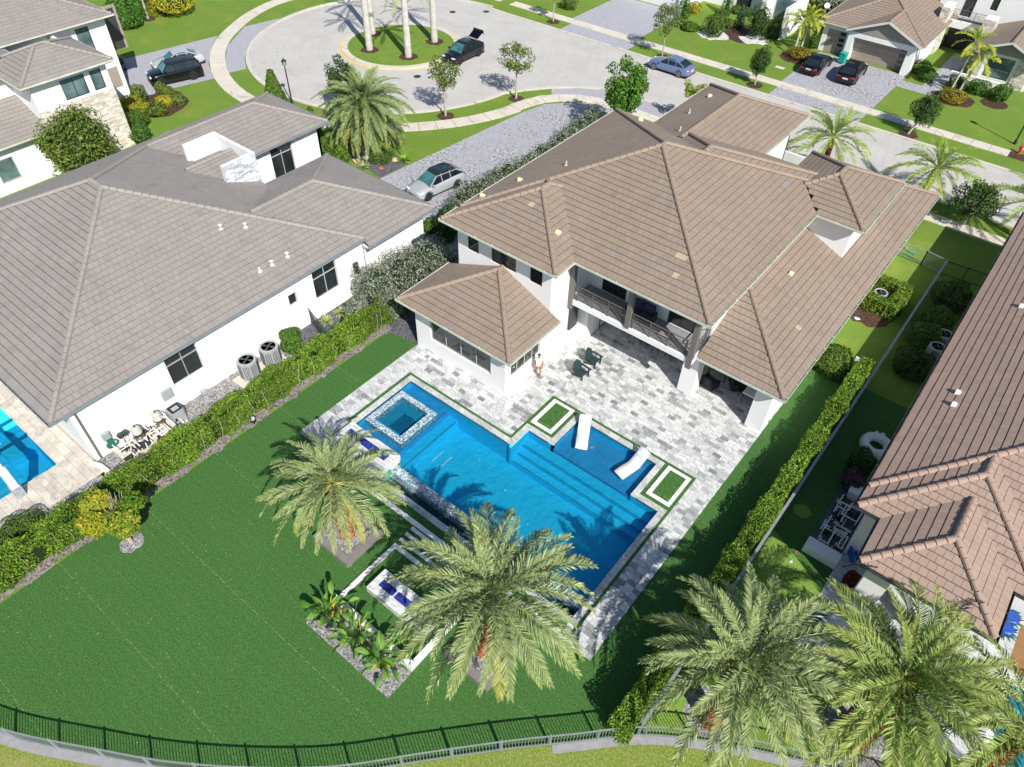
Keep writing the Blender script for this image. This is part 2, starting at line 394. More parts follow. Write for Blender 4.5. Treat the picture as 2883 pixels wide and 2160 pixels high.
    def build(s, name, mat, parent=None, world=True, smooth=False, bevel=0):
        off = wloc(parent) if (parent is not None and world) else Vector((0, 0, 0))
        me = bpy.data.meshes.new(name)
        me.from_pydata([(x-off.x, y-off.y, z-off.z) for x, y, z in s.v], [], s.f)
        if any(c is not None for c in s.c): set_tint(me, [c if c is not None else (1, 1, 1) for c in s.c])
        if bevel:
            import bmesh
            bm = bmesh.new(); bm.from_mesh(me); bmesh.ops.bevel(bm, geom=bm.edges[:], offset=bevel, segments=2, affect='EDGES', clamp_overlap=True); bm.to_mesh(me); bm.free()
        return link(name, me, mat, parent, smooth)
def set_tint(me, cols):
    at_ = me.color_attributes.new('tint', 'FLOAT_COLOR', 'CORNER')
    n = len(me.loops); arr = np.ones((n, 4), 'f'); k = 0
    for p, c in zip(me.polygons, cols):
        arr[p.loop_start:p.loop_start+p.loop_total, :3] = c
    at_.data.foreach_set('color', arr.ravel())
def quads_mesh(name, V, T):            # V (n,4,3) quad corners, T (n,3) colours
    n = len(V); me = bpy.data.meshes.new(name)
    me.vertices.add(4*n); me.vertices.foreach_set('co', V.reshape(-1).astype('f'))
    me.loops.add(4*n); me.loops.foreach_set('vertex_index', np.arange(4*n, dtype='i'))
    me.polygons.add(n); me.polygons.foreach_set('loop_start', np.arange(0, 4*n, 4, dtype='i'))
    try: me.polygons.foreach_set('loop_total', np.full(n, 4, 'i'))
    except Exception: pass
    me.update(calc_edges=True)
    at_ = me.color_attributes.new('tint', 'FLOAT_COLOR', 'CORNER'); a = np.ones((n, 4, 4), 'f'); a[:, :, :3] = T[:, None, :]
    at_.data.foreach_set('color', a.ravel()); return me
def struct(name, mb, mat, z=None): o = mb.build(name, mat); o['kind'] = 'structure'; return o
def flat(poly, z): b = MB(); n = len(poly); a = sum(poly[i][0]*poly[(i+1) % n][1]-poly[(i+1) % n][0]*poly[i][1] for i in range(n)); p = poly if a > 0 else poly[::-1]; return b.add([(x, y, z) for x, y in p], [tuple(range(n))])
def ring(c, r0, r1, a0, a1, z0, z1, n=48, mb=None, col=None):
    mb = mb or MB()
    for i in range(n):
        t0 = a0+(a1-a0)*i/n; t1 = a0+(a1-a0)*(i+1)/n
        mb.prism([(c[0]+r0*math.cos(t0), c[1]+r0*math.sin(t0)), (c[0]+r1*math.cos(t0), c[1]+r1*math.sin(t0)), (c[0]+r1*math.cos(t1), c[1]+r1*math.sin(t1)), (c[0]+r0*math.cos(t1), c[1]+r0*math.sin(t1))], z0, z1, col)
    return mb
def dup(root, loc, rz=0, label=None, scale=None):
    r = root.copy(); C.objects.link(r); r.location = loc; r.rotation_euler = (0, 0, rz)
    if scale: r.scale = (scale,)*3
    if label: r['label'] = label
    for ch in list(root.children):
        c = ch.copy(); C.objects.link(c); c.parent = r
        for g_ in list(ch.children):
            d = g_.copy(); C.objects.link(d); d.parent = c
    return r
def pieces(ps, name, mat, parent, limit=300, rest=None):     # ps: (verts, faces, tint, mat or None); nearest in view become objects of their own
    def key(p):
        c = np.mean(p[0], axis=0); x, y, d = proj(c)
        return (0 if (0 < x < 2883 and 0 < y < 2160 and d > 0) else 1, d)
    ps = sorted(ps, key=key); off = wloc(parent) if parent is not None else Vector((0, 0, 0))
    for vs, fs, t, mm in ps[:limit]:
        me = bpy.data.meshes.new(name); me.from_pydata([(x-off.x, y-off.y, z-off.z) for x, y, z in vs], [], fs); set_tint(me, [t]*len(fs))
        link(name, me, mm or mat, parent)
    rs = ps[limit:]
    if rs:
        b = MB()
        for vs, fs, t, mm in rs: b.add(vs, fs, t)
        o = b.build(rest or name+'_field', mat, parent); o['kind'] = 'stuff'
def boxpiece(poly, z0, z1, t, mm=None):
    b = MB().prism(poly, z0, z1); return (b.v, b.f[1:], t, mm)

# ------------------------------------------------------------------ tiled hip roofs
def clip(poly, a, b, c):               # keep a*x+b*y+c >= 0
    out = []; n = len(poly)
    for i in range(n):
        p = poly[i]; q = poly[(i+1) % n]; fp = a*p[0]+b*p[1]+c; fq = a*q[0]+b*q[1]+c
        if fp >= 0: out.append(p)
        if (fp > 1e-9 and fq < -1e-9) or (fp < -1e-9 and fq > 1e-9):
            t = fp/(fp-fq); out.append((p[0]+(q[0]-p[0])*t, p[1]+(q[1]-p[1])*t))
    return out
def parea(p): return abs(sum(p[i][0]*p[(i+1) % len(p)][1]-p[(i+1) % len(p)][0]*p[i][1] for i in range(len(p))))/2 if len(p) > 2 else 0
class Rect:
    def __init__(s, u0, u1, v0, v1, z, slope=.42, sides=('u0', 'u1', 'v0', 'v1'), clips=()):
        s.b = dict(u0=u0, u1=u1, v0=v0, v1=v1); s.z = z; s.s = slope; s.sides = sides; s.clips = list(clips)
        s.d = {'u0': (1, 0, -u0), 'u1': (-1, 0, u1), 'v0': (0, 1, -v0), 'v1': (0, -1, v1)}
    def inside(s, u, v, e=0):
        return all(a*u+b*v+c >= -e for a, b, c in s.d.values()) and all(a*u+b*v+c >= -e for a, b, c in s.clips)
    def h(s, u, v):
        if not s.inside(u, v, 1e-6): return -1e9
        return s.z+s.s*min(a*u+b*v+c for a, b, c in (s.d[k] for k in s.sides))
    def face_poly(s, side):
        b = s.b; p = [(b['u0'], b['v0']), (b['u1'], b['v0']), (b['u1'], b['v1']), (b['u0'], b['v1'])]
        da = s.d[side]
        for k in s.sides:
            if k != side:
                db = s.d[k]; p = clip(p, db[0]-da[0], db[1]-da[1], db[2]-da[2])
        for c in s.clips: p = clip(p, *c)
        return p
def subtract(polys, planes):
    out = []
    for p in polys:
        cur = p
        for a, b, c in planes:
            o = clip(cur, -a, -b, -c)
            if parea(o) > 1e-5: out.append(o)
            cur = clip(cur, a, b, c)
            if parea(cur) < 1e-6: break
    return out
def roof(house, rects, mat, capmat=None, limit=300, specials=(), tilt=.03, gutter='gutter', ex=.373, wd=.335, detail=True, fascia='fascia'):
    ep = ex*math.cos(math.atan(rects[0].s)); under = MB(); tp = []
    for ri, R in enumerate(rects):
        for side in R.sides:
            face = R.face_poly(side)
            if parea(face) < 1e-4: continue
            da = R.d[side]; kill = []
            for rj, Q in enumerate(rects):
                if rj == ri: continue
                e = 1e-4 if rj < ri else -1e-4
                kill.append([pl for pl in list(Q.d.values())+list(Q.clips)+[(Q.s*Q.d[k][0]-R.s*da[0], Q.s*Q.d[k][1]-R.s*da[1], Q.z-R.z+Q.s*Q.d[k][2]-R.s*da[2]+e) for k in Q.sides]])
            base = [face]
            for kl in kill: base = subtract(base, kl)
            zf = lambda u, v: R.z+R.s*(da[0]*u+da[1]*v+da[2])
            for p in base:
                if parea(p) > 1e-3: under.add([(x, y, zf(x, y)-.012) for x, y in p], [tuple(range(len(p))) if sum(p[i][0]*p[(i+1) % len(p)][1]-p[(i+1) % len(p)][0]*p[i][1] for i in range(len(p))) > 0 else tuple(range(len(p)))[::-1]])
            ts = [p[1] if side[0] == 'u' else p[0] for p in face]; ds = [da[0]*p[0]+da[1]*p[1]+da[2] for p in face]
            vis = [(p, [min(q[0] for q in p), max(q[0] for q in p), min(q[1] for q in p), max(q[1] for q in p)]) for p in base]
            for k in range(int(max(ds)/ep)+1):
                d0 = k*ep-(.04 if k == 0 else 0); d1 = (k+1)*ep-.028
                t = min(ts)-random.random()*.01-(wd/2 if k % 2 else 0)
                while t < max(ts):
                    t0, t1 = t+.006, t+wd-.006; t += wd
                    dd0 = d0+random.uniform(-.004, .004)
                    if side == 'u0': q = [(R.b['u0']+dd0, t0), (R.b['u0']+d1, t0), (R.b['u0']+d1, t1), (R.b['u0']+dd0, t1)]
                    elif side == 'u1': q = [(R.b['u1']-d1, t0), (R.b['u1']-dd0, t0), (R.b['u1']-dd0, t1), (R.b['u1']-d1, t1)]
                    elif side == 'v0': q = [(t0, R.b['v0']+dd0), (t1, R.b['v0']+dd0), (t1, R.b['v0']+d1), (t0, R.b['v0']+d1)]
                    else: q = [(t0, R.b['v1']-d1), (t1, R.b['v1']-d1), (t1, R.b['v1']-dd0), (t0, R.b['v1']-dd0)]
                    x0 = min(a[0] for a in q); x1 = max(a[0] for a in q); y0 = min(a[1] for a in q); y1 = max(a[1] for a in q)
                    qq = [q]
                    # clip to own face, then remove what other roofs cover
                    for kk in R.sides:
                        if kk != side:
                            db = R.d[kk]; qq = [clip(p, db[0]-da[0], db[1]-da[1], db[2]-da[2]) for p in qq]
                    for kk in R.d:
                        if kk != side: qq = [clip(p, *R.d[kk]) for p in qq]
                    for c in R.clips: qq = [clip(p, *c) for p in qq]
                    qq = [p for p in qq if parea(p) > .002]
                    if not qq: continue
                    for Q, kl in zip([r for r in rects if r is not R], kill):
                        b = Q.b
                        if x1 < b['u0'] or x0 > b['u1'] or y1 < b['v0'] or y0 > b['v1']: continue
                        qq = subtract(qq, kl)
                        if not qq: break
                    tn = random.gauss(1, .032); warm = random.gauss(0, .01)
                    tint = (tn+warm, tn, tn-warm)
                    if random.random() < .006: tint = (tn*.86, tn*.88, tn*.92)
                    cx = (x0+x1)/2; cy = (y0+y1)/2
                    for sx, sy, st in specials:
                        if abs(cx-sx) < .17 and abs(cy-sy) < .17: tint = st
                    for p in qq:
                        if parea(p) < .004: continue
                        n = len(p)
                        if sum(p[i][0]*p[(i+1) % n][1]-p[(i+1) % n][0]*p[i][1] for i in range(n)) < 0: p = p[::-1]
                        top = []; bot = []
                        for x, y in p:
                            dz = da[0]*x+da[1]*y+da[2]; f_ = (dz-d0)/ep
                            zb = zf(x, y); top.append((x, y, zb+tilt*(1-f_)+.006)); bot.append((x, y, zb-.01))
                        fs = [tuple(range(n))]+[((i+1) % n, i, n+i, n+(i+1) % n) for i in range(n)]
                        tp.append((top+bot, fs, tint, None))
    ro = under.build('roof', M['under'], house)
    if detail: pieces(tp, 'roof_tile', M[mat], ro, limit)
    else: pieces(tp, 'roof_tile', M[mat], ro, 0)
    # ridge and hip caps
    prof = [(-.15, -.01), (-.11, .07), (-.04, .105), (.04, .105), (.11, .07), (.15, -.01)]
    cap = bpy.data.meshes.new('ridge_cap'); vs = []
    for x, sc_ in ((0, .9), (.40, 1.08)):
        for y, z in prof: vs.append((x, y*sc_, z*sc_+(.012 if x else 0)))
    cap.from_pydata(vs, [], [(i, i+6, i+7, i+1) for i in range(5)]+[(5, 4, 3, 2, 1, 0), (6, 7, 8, 9, 10, 11)]); cap.materials.append(M[capmat or mat]); set_tint(cap, [(1.12, 1.10, 1.08)]*7)
    caps = []
    for ri, R in enumerate(rects):
        b = R.b; segs = []; S = R.sides; hw = min(b['u1']-b['u0'], b['v1']-b['v0'])/2
        along_v = (b['u1']-b['u0']) <= (b['v1']-b['v0'])
        if 'v0' not in S or 'v1' not in S: along_v = True; hw = (b['u1']-b['u0'])/2
        if 'u0' not in S or 'u1' not in S: along_v = False; hw = (b['v1']-b['v0'])/2
        if along_v:
            um = (b['u0']+b['u1'])/2; va = b['v0']+(hw if 'v0' in S else 0); vb = b['v1']-(hw if 'v1' in S else 0)
            A, B = (um, va), (um, vb)
            if 'v0' in S: segs += [((b['u0'], b['v0']), A), ((b['u1'], b['v0']), A)]
            if 'v1' in S: segs += [((b['u0'], b['v1']), B), ((b['u1'], b['v1']), B)]
        else:
            vm = (b['v0']+b['v1'])/2; ua = b['u0']+(hw if 'u0' in S else 0); ub = b['u1']-(hw if 'u1' in S else 0)
            A, B = (ua, vm), (ub, vm)
            if 'u0' in S: segs += [((b['u0'], b['v0']), A), ((b['u0'], b['v1']), A)]
            if 'u1' in S: segs += [((b['u1'], b['v0']), B), ((b['u1'], b['v1']), B)]
        segs.append((A, B))
        for p, q in segs:
            Lh = math.hypot(q[0]-p[0], q[1]-p[1])
            if Lh < .1: continue
            n = max(1, round(Lh/.40))
            for i in range(n):
                f0 = i/n; f1 = (i+1)/n; x0 = p[0]+(q[0]-p[0])*f0; y0 = p[1]+(q[1]-p[1])*f0; x1 = p[0]+(q[0]-p[0])*f1; y1 = p[1]+(q[1]-p[1])*f1
                mx, my = (x0+x1)/2, (y0+y1)/2
                if not R.inside(mx, my): continue
                hm = R.h(mx, my)
                if any(Q.h(mx, my) > hm+(-.03 if rj < ri else .03) for rj, Q in enumerate(rects) if rj != ri): continue
                def hh(x, y): return R.z+R.s*min(R.d[k][0]*x+R.d[k][1]*y+R.d[k][2] for k in S)
                caps.append(((x1, y1, hh(x1, y1)+.03), (x0, y0, hh(x0, y0)+.03)))
    off = wloc(house)
    caps.sort(key=lambda c: (0 if inframe(c[0]) else 1, proj(c[0])[2]))
    rest = MB()
    for i, (a, b) in enumerate(caps):
        a = Vector(a); b = Vector(b); d = (b-a).normalized(); y = Vector((0, 0, 1)).cross(d).normalized(); z = d.cross(y)
        mt = Matrix((( d.x, y.x, z.x, 0), (d.y, y.y, z.y, 0), (d.z, y.z, z.z, 0), (0, 0, 0, 1)))
        if i < 240 and detail:
            o = bpy.data.objects.new('ridge_cap', cap); C.objects.link(o); o.parent = ro
            mt.translation = a-off; o.matrix_local = mt
        else:
            mt.translation = a; rest.add([mt @ Vector(v) for v in vs], [(i_, i_+6, i_+7, i_+1) for i_ in range(5)]+[(5, 4, 3, 2, 1, 0), (6, 7, 8, 9, 10, 11)], (1.12, 1.10, 1.08))
    if rest.v: o = rest.build('ridge_cap_line', M[capmat or mat], ro); o['kind'] = 'stuff'
    # eaves: gutter, fascia and soffit where no other roof continues
    for ri, R in enumerate(rects):
        b = R.b
        for side in R.d:
            gable = side not in R.sides
            along = (b['v0'], b['v1']) if side[0] == 'u' else (b['u0'], b['u1'])
            n = int((along[1]-along[0])/.25)+1; run = None; runs = []
            for i in range(n):
                t = along[0]+(along[1]-along[0])*(i+.5)/n
                o_ = .05; x = {'u0': b['u0']-o_, 'u1': b['u1']+o_}.get(side, t); y = {'v0': b['v0']-o_, 'v1': b['v1']+o_}.get(side, t)
                xi = {'u0': b['u0']+o_, 'u1': b['u1']-o_}.get(side, t); yi = {'v0': b['v0']+o_, 'v1': b['v1']-o_}.get(side, t)
                ok = all(a*xi+bb*yi+c >= 0 for a, bb, c in R.clips) and not any(Q.h(x, y) > R.z-.6 for Q in rects if Q is not R) and not any(Q.h(xi, yi) > R.h(xi, yi)+.25 for Q in rects if Q is not R) and not any(Q.inside(xi, yi) and abs(Q.h(xi, yi)-R.h(xi, yi)) < .03 for Q in rects[:ri])
                t0 = along[0]+(along[1]-along[0])*i/n; t1 = along[0]+(along[1]-along[0])*(i+1)/n
                if ok: run = (run[0], t1) if run else (t0, t1)
                if (not ok or i == n-1) and run: runs.append(run); run = None
            for t0, t1 in runs:
                if t1-t0 < .9: continue
                if gable: 
                    bb_ = MB(); 
                    m_ = (b['u0']+b['u1'])/2 if side[0] == 'v' else (b['v0']+b['v1'])/2
                    yy = b[side]; hw = (b['u1']-b['u0'])/2
                    for s_ in (-1, 1):
                        bb_.bar((m_+s_*hw, yy, R.z-.08), (m_, yy, R.z+R.s*hw-.08), .05, .2)
                    bb_.build('fascia', fascia, house); break
                t0 -= .1; t1 += .1
                g = MB(); f = MB(); z = R.z; 
                if side[0] == 'u':
                    sg = -1 if side == 'u0' else 1; e = b[side]
                    g.box(min(e+sg*.02, e+sg*.14), max(e+sg*.02, e+sg*.14), t0, t1, z-.13, z-.115); g.box(min(e+sg*.13, e+sg*.145), max(e+sg*.13, e+sg*.145), t0, t1, z-.115, z-.005); g.box(min(e+sg*.02, e+sg*.035), max(e+sg*.02, e+sg*.035), t0, t1, z-.115, z-.02)
                    f.box(min(e, e-sg*.03), max(e, e-sg*.03), t0+.1, t1-.1, z-.22, z-.02); f.box(min(e-sg*.031, e-sg*.66), max(e-sg*.031, e-sg*.66), t0+.1, t1-.1, z-.22-.002*ri, z-.19-.002*ri)
                    for k in range(int((t1-t0)/1.2)+1): g.box(min(e+sg*.02, e+sg*.15), max(e+sg*.02, e+sg*.15), t0+.3+k*1.2, t0+.34+k*1.2, z-.02, z+.0)
                else:
                    sg = -1 if side == 'v0' else 1; e = b[side]
                    g.box(t0, t1, min(e+sg*.02, e+sg*.14), max(e+sg*.02, e+sg*.14), z-.13, z-.115); g.box(t0, t1, min(e+sg*.13, e+sg*.145), max(e+sg*.13, e+sg*.145), z-.115, z-.005); g.box(t0, t1, min(e+sg*.02, e+sg*.035), max(e+sg*.02, e+sg*.035), z-.115, z-.02)
                    f.box(t0+.1, t1-.1, min(e, e-sg*.03), max(e, e-sg*.03), z-.22, z-.02); f.box(t0+.1, t1-.1, min(e-sg*.031, e-sg*.66), max(e-sg*.031, e-sg*.66), z-.221-.002*ri, z-.191-.002*ri)
                    for k in range(int((t1-t0)/1.2)+1): g.box(t0+.3+k*1.2, t0+.34+k*1.2, min(e+sg*.02, e+sg*.15), max(e+sg*.02, e+sg*.15), z-.02, z+.0)
                g.build('gutter', gutter, house); f.build('fascia', fascia, house)
    return ro
def wall_openings(mb, axis, pos, a0, a1, z0, z1, th, holes):
    """a wall slab on plane axis=pos, outer face at pos, thickness th inwards (signed), with rectangular holes (a0,a1,z0,z1)"""
    xs = sorted({a0, a1, *[h[0] for h in holes], *[h[1] for h in holes]}); zs = sorted({z0, z1, *[h[2] for h in holes], *[h[3] for h in holes]})
    p0, p1 = sorted((pos, pos+th))
    for i in range(len(xs)-1):
        k = 0
        while k < len(zs)-1:
            cx = (xs[i]+xs[i+1])/2
            if any(h[0] < cx < h[1] and h[2] < (zs[k]+zs[k+1])/2 < h[3] for h in holes): k += 1; continue
            j = k
            while j+1 < len(zs)-1 and not any(h[0] < cx < h[1] and h[2] < (zs[j+1]+zs[j+2])/2 < h[3] for h in holes): j += 1
            if axis == 'x': mb.box(p0, p1, xs[i], xs[i+1], zs[k], zs[j+1])
            else: mb.box(xs[i], xs[i+1], p0, p1, zs[k], zs[j+1])
            k = j+1
def window(house, axis, pos, a0, a1, z0, z1, inward, nx=2, transom=None, frame='frame', gl='glass', louvre=False, depth=.10, name='window'):
    """window set back from outer wall face by depth; inward = -1/+1 direction into the house"""
    f = MB(); p = pos+inward*depth; w_ = .05; q0, q1 = sorted((p, p+inward*.06))
    def bx(b0, b1, c0, c1, b, e=0):
        (b.box(q0-e, q1+e, b0, b1, c0, c1) if axis == 'x' else b.box(b0, b1, q0-e, q1+e, c0, c1))
    bx(a0, a1, z0, z0+w_, f); bx(a0, a1, z1-w_, z1, f); bx(a0, a0+w_, z0+w_, z1-w_, f); bx(a1-w_, a1, z0+w_, z1-w_, f)
    xs = [a0+(a1-a0)*i/nx for i in range(1, nx)]
    for x in xs: bx(x-.025, x+.025, z0+w_, z1-w_, f, -.004)
    zt = None
    if transom: zt = z0+(z1-z0)*transom; bx(a0+w_, a1-w_, zt-.03, zt+.03, f, .004)
    fo = f.build(name, frame, house)
    edges = [a0+w_]+xs+[a1-w_]; zz = [z0+w_]+([zt] if zt else [])+[z1-w_]
    for i in range(len(edges)-1):
        for k in range(len(zz)-1):
            g = MB(); pp = p+inward*.035; g0, g1 = sorted((pp, pp+inward*.012))
            if axis == 'x': g.box(g0, g1, edges[i]+.01, edges[i+1]-.01, zz[k]+.01, zz[k+1]-.01)
            else: g.box(edges[i]+.01, edges[i+1]-.01, g0, g1, zz[k]+.01, zz[k+1]-.01)
            g.build('pane', gl, fo)
    if louvre:
        n = int((z1-z0-.2)/.085)
        for i in range(n):
            g = MB(); z = z0+.1+i*.085; e0, e1 = a0+w_+.01, a1-w_-.01; r0 = p-inward*.012; r1 = p+inward*.03
            if axis == 'x': g.bar(((r0+r1)/2, e0, z), ((r0+r1)/2, e1, z), .012, .07, up=(inward*-.6, 0, .8))
            else: g.bar((e0, (r0+r1)/2, z), (e1, (r0+r1)/2, z), .012, .07, up=(0, inward*-.6, .8))
            g.build('louvre', 'shutter', fo)
    return fo

# ------------------------------------------------------------------ ground, roads, pavements
def rect(u0, u1, v0, v1): return [(u0, v0), (u1, v0), (u1, v1), (u0, v1)]
def rplanes(u0, u1, v0, v1): return [(1, 0, -u0), (-1, 0, u1), (0, 1, -v0), (0, -1, v1)]
def sheet(name, polys, z, mat, holes=(), kind='structure'):
    b = MB()
    for p in polys:
        ps = [p]
        for h in holes: ps = subtract(ps, rplanes(*h))
        for q in ps:
            if parea(q) < 1e-4: continue
            a = sum(q[i][0]*q[(i+1) % len(q)][1]-q[(i+1) % len(q)][0]*q[i][1] for i in range(len(q)))
            if a < 0: q = q[::-1]
            b.add([(x, y, z) for x, y in q], [tuple(range(len(q)))])
    o = b.build(name, mat); o['kind'] = kind; return o
POOLH = (-22.62, -6.88, 13.58, 23.42); LPOOL = (-41, -32.2, -6, 3.6)
sheet('ground', [rect(-400, 300, -250, 450)], 0, 'grass', holes=[POOLH, LPOOL])
def spline(pts, n=8):
    P_ = [np.array(p, float) for p in pts]; out = []
    P_ = [2*P_[0]-P_[1]]+P_+[2*P_[-1]-P_[-2]]
    for i in range(1, len(P_)-2):
        for k in range(n):
            t = k/n; a, b, c, d = P_[i-1:i+3]
            out.append(tuple(.5*((2*b)+(-a+c)*t+(2*a-5*b+4*c-d)*t*t+(-a+3*b-3*c+d)*t**3)))
    out.append(tuple(P_[-2])); return out
FENCE = spline([(-24.2, -5.3), (-20.75, -4.15), (-17.1, -2.15), (-14.9, -.85), (-12.5, .85), (-10.05, 2.9), (-7.75, 5.4), (-5.6, 7.7), (-3.9, 9.4), (-2.05, 11.25), (-.3, 12.5), (1.9, 13.75), (4.5, 15.0), (8, 16.3), (12, 17.2)], 6)
# artificial lawn behind the house
def yard_polys():
    out = []
    for a, b in zip(FENCE[:-1], FENCE[1:]):
        x0, x1 = max(a[0], -26.7), min(b[0], 1.2)
        if x1 <= x0: continue
        top = 22.1 if x1 < -2.0 else 24
        f = lambda x: a[1]+(b[1]-a[1])*(x-a[0])/(b[0]-a[0])
        out.append([(x0, f(x0)), (x1, f(x1)), (x1, 24 if x0 > -5.3 else 22.1), (x0, 24 if x0 > -5.3 else 22.1)])
    out.append([(-26.7, -6.4), (-24.2, -5.3), (-24.2, 22.1), (-26.7, 22.1)])
    out.append(rect(-5.3, 1.0, 24, 36)); return out
sheet('artificial_lawn', yard_polys(), .004, 'turf', holes=[POOLH])
b = MB()
for a, c in zip(FENCE[:-1], FENCE[1:]): b.add([(a[0], a[1], .004), (a[0]+6.5, a[1]-9.5, .004), (c[0]+6.5, c[1]-9.5, .004), (c[0], c[1], .004)], [(0, 1, 2, 3)])
struct('outer_lawn', b, 'dry_grass')
# road
CC = (-58.0, 53.9)
circ = [(CC[0]+15.25*math.cos(2*PI*i/64), CC[1]+15.25*math.sin(2*PI*i/64)) for i in range(64)]
road = MB(); road.add([(x, y, .004) for x, y in circ], [tuple(range(64))])
road.add([(x, y, .0045) for x, y in [(-58, 60.05), (-44.1, 60.05), (-34.2, 60.05), (60, 60.05), (60, 68.5), (-58, 68.5)]], [(0, 1, 2, 3, 4, 5)])
fil = [(-44.6, 60.06), (-44.6, 47), (-42.85, 52.6), (-41.75, 54.3), (-40.2, 56.4), (-38.4, 58.2), (-36.4, 59.5), (-34.2, 60.06)]
road.add([(x, y, .005) for x, y in fil], [tuple(range(len(fil)))])
struct('road', road, 'road')
kerb = ring(CC, 15.2, 15.55, PI/2+.02, 2*PI-.09, 0, .11, 90)
line_ = [(-42.75, 52.55)]+fil[3:]+[(-33, 60.06)]
for a, c in zip(line_[:-1], line_[1:]): kerb.bar((a[0]+.1, a[1]-.1, .055), (c[0]+.1, c[1]-.1, .055), .35, .112)
kerb.box(-33.1, 60, 59.72, 60.06, 0, .11); kerb.box(-58.2, 60, 68.5, 68.85, 0, .11)
struct('kerb', kerb, 'kerb')
IC = (-58.15, 54.25)
sheet('island_lawn', [[(IC[0]+5.6*math.cos(2*PI*i/48), IC[1]+5.6*math.sin(2*PI*i/48)) for i in range(48)]], .10, 'grass')
struct('island_kerb', ring(IC, 5.55, 6.2, 0, 2*PI, 0, .12, 60), 'kerb')
struct('yellow_kerb_line', ring(IC, 6.2, 6.4, 0, 2*PI, 0, .02, 60), simple('yellow_road_paint', (.72, .5, .12), .8, var=.2))
def rin(a):            # inner radius of the curved pavement
    d = math.degrees(a) % 360
    return np.interp(d, [90, 130, 180, 205, 235, 270, 320, 355], [17.3, 18.3, 19.3, 18.1, 17.5, 17.35, 17.4, 17.7])
walk = sheet('pavement', [[(x, y) for x, y in rect(-33, 60, 56.55, 57.85)], rect(-57.5, 60, 71.25, 72.55)], .006, 'mulch')
ps = []
N = 52
def slab(poly):
    t = random.gauss(1, .03); b_ = MB().prism(poly, .0, .05); ps.append((b_.v, b_.f[1:], (t, t, t), None))
for i in range(N):
    a0 = math.radians(93)+(math.radians(350)-math.radians(93))*i/N; a1 = math.radians(93)+(math.radians(350)-math.radians(93))*(i+1)/N-.0022
    slab([(CC[0]+r_*math.cos(a), CC[1]+r_*math.sin(a)) for r_, a in ((rin(a0), a0), (rin(a0)+1.5, a0), (rin(a1)+1.5, a1), (rin(a1), a1))])
def along(pts, wd, step=1.5):
    pts = spline(pts, 10); acc = [pts[0]]
    for p in pts[1:]:
        if math.dist(p, acc[-1]) >= step: acc.append(p)
    acc.append(pts[-1])
    nn = []
    for i in range(len(acc)):
        a = acc[max(i-1, 0)]; c = acc[min(i+1, len(acc)-1)]; L_ = math.dist(a, c); nn.append((-(c[1]-a[1])/L_, (c[0]-a[0])/L_))
    for i in range(len(acc)-1):
        g_ = .03; p, q = acc[i], acc[i+1]; d = math.dist(p, q)
        if d < .2: continue
        q = (q[0]-(q[0]-p[0])*g_/d, q[1]-(q[1]-p[1])*g_/d)
        n0, n1 = nn[i], nn[i+1]; slab([(p[0]-n0[0]*wd/2, p[1]-n0[1]*wd/2), (q[0]-n1[0]*wd/2, q[1]-n1[1]*wd/2), (q[0]+n1[0]*wd/2, q[1]+n1[1]*wd/2), (p[0]+n0[0]*wd/2, p[1]+n0[1]*wd/2)])
along([(-40.05, 50.75), (-39.3, 53.6), (-37.6, 55.6), (-35.6, 56.7), (-33.1, 57.15)], 1.45)
for i in range(30): slab(rect(-33+i*1.52, -33+i*1.52+1.49, 56.55, 57.85))
for i in range(36): slab(rect(-57.4+i*1.52, -57.4+i*1.52+1.49, 71.25, 72.55))
pieces(ps, 'paving_slab', M['walk'], walk, 300)
# driveways
def pp(*pts): return [tuple(at(x, y)) for x, y in pts]
sheet('driveway', [[(-40.2, 29), (-26, 29), (-26, 57), (-34.5, 56.4), (-36.6, 55.3), (-38.4, 53.2), (-38.95, 50.5), (-39.9, 38.6), (-40.25, 34)]], .004, 'drive')
sheet('driveway_apron', [[(-39.0, 55.0), (-37.6, 56.5), (-35.5, 57.55), (-33, 57.9), (-27, 57.9), (-27, 59.7), (-34.2, 59.7), (-36.5, 59.1), (-38.6, 57.6), (-39.9, 56.2)]], .0045, 'drive_clean')
def Rg(R, x, y): return (720*((R-1) % 4)+x/3.0681, 540*((R-1)//4)+y/3.0681)
nwd = pp(Rg(1, 1040, 520), Rg(1, 1880, 310), Rg(1, 1830, 400), Rg(1, 1800, 560), Rg(1, 1850, 680), Rg(1, 1440, 775), Rg(1, 1200, 960), Rg(1, 1000, 830))
sheet('driveway_northwest', [nwd], .004, 'drive_clean')
A5 = lambda x, y: (540+x/2.322, y/2.322)
sheet('driveway_apron_northwest', [pp(A5(345, 175), A5(580, 118), A5(480, 180), A5(410, 245), A5(370, 300), A5(345, 380), A5(355, 450), A5(240, 478), A5(218, 400), A5(235, 300))], .004, 'drive_clean')
sheet('driveway_north', [rect(-49.3, -40.4, 72.5, 82.7), rect(-48.4, -39.6, 68.9, 71.25)], .004, 'drive_clean')
sheet('driveway_northeast', [rect(-23.9, -14.8, 72.5, 82.4), rect(-23.6, -14.8, 68.9, 71.25), rect(-14.8, -11.3, 79.2, 81.0), rect(-12.8, -11.2, 81, 92)], .004, 'drive')
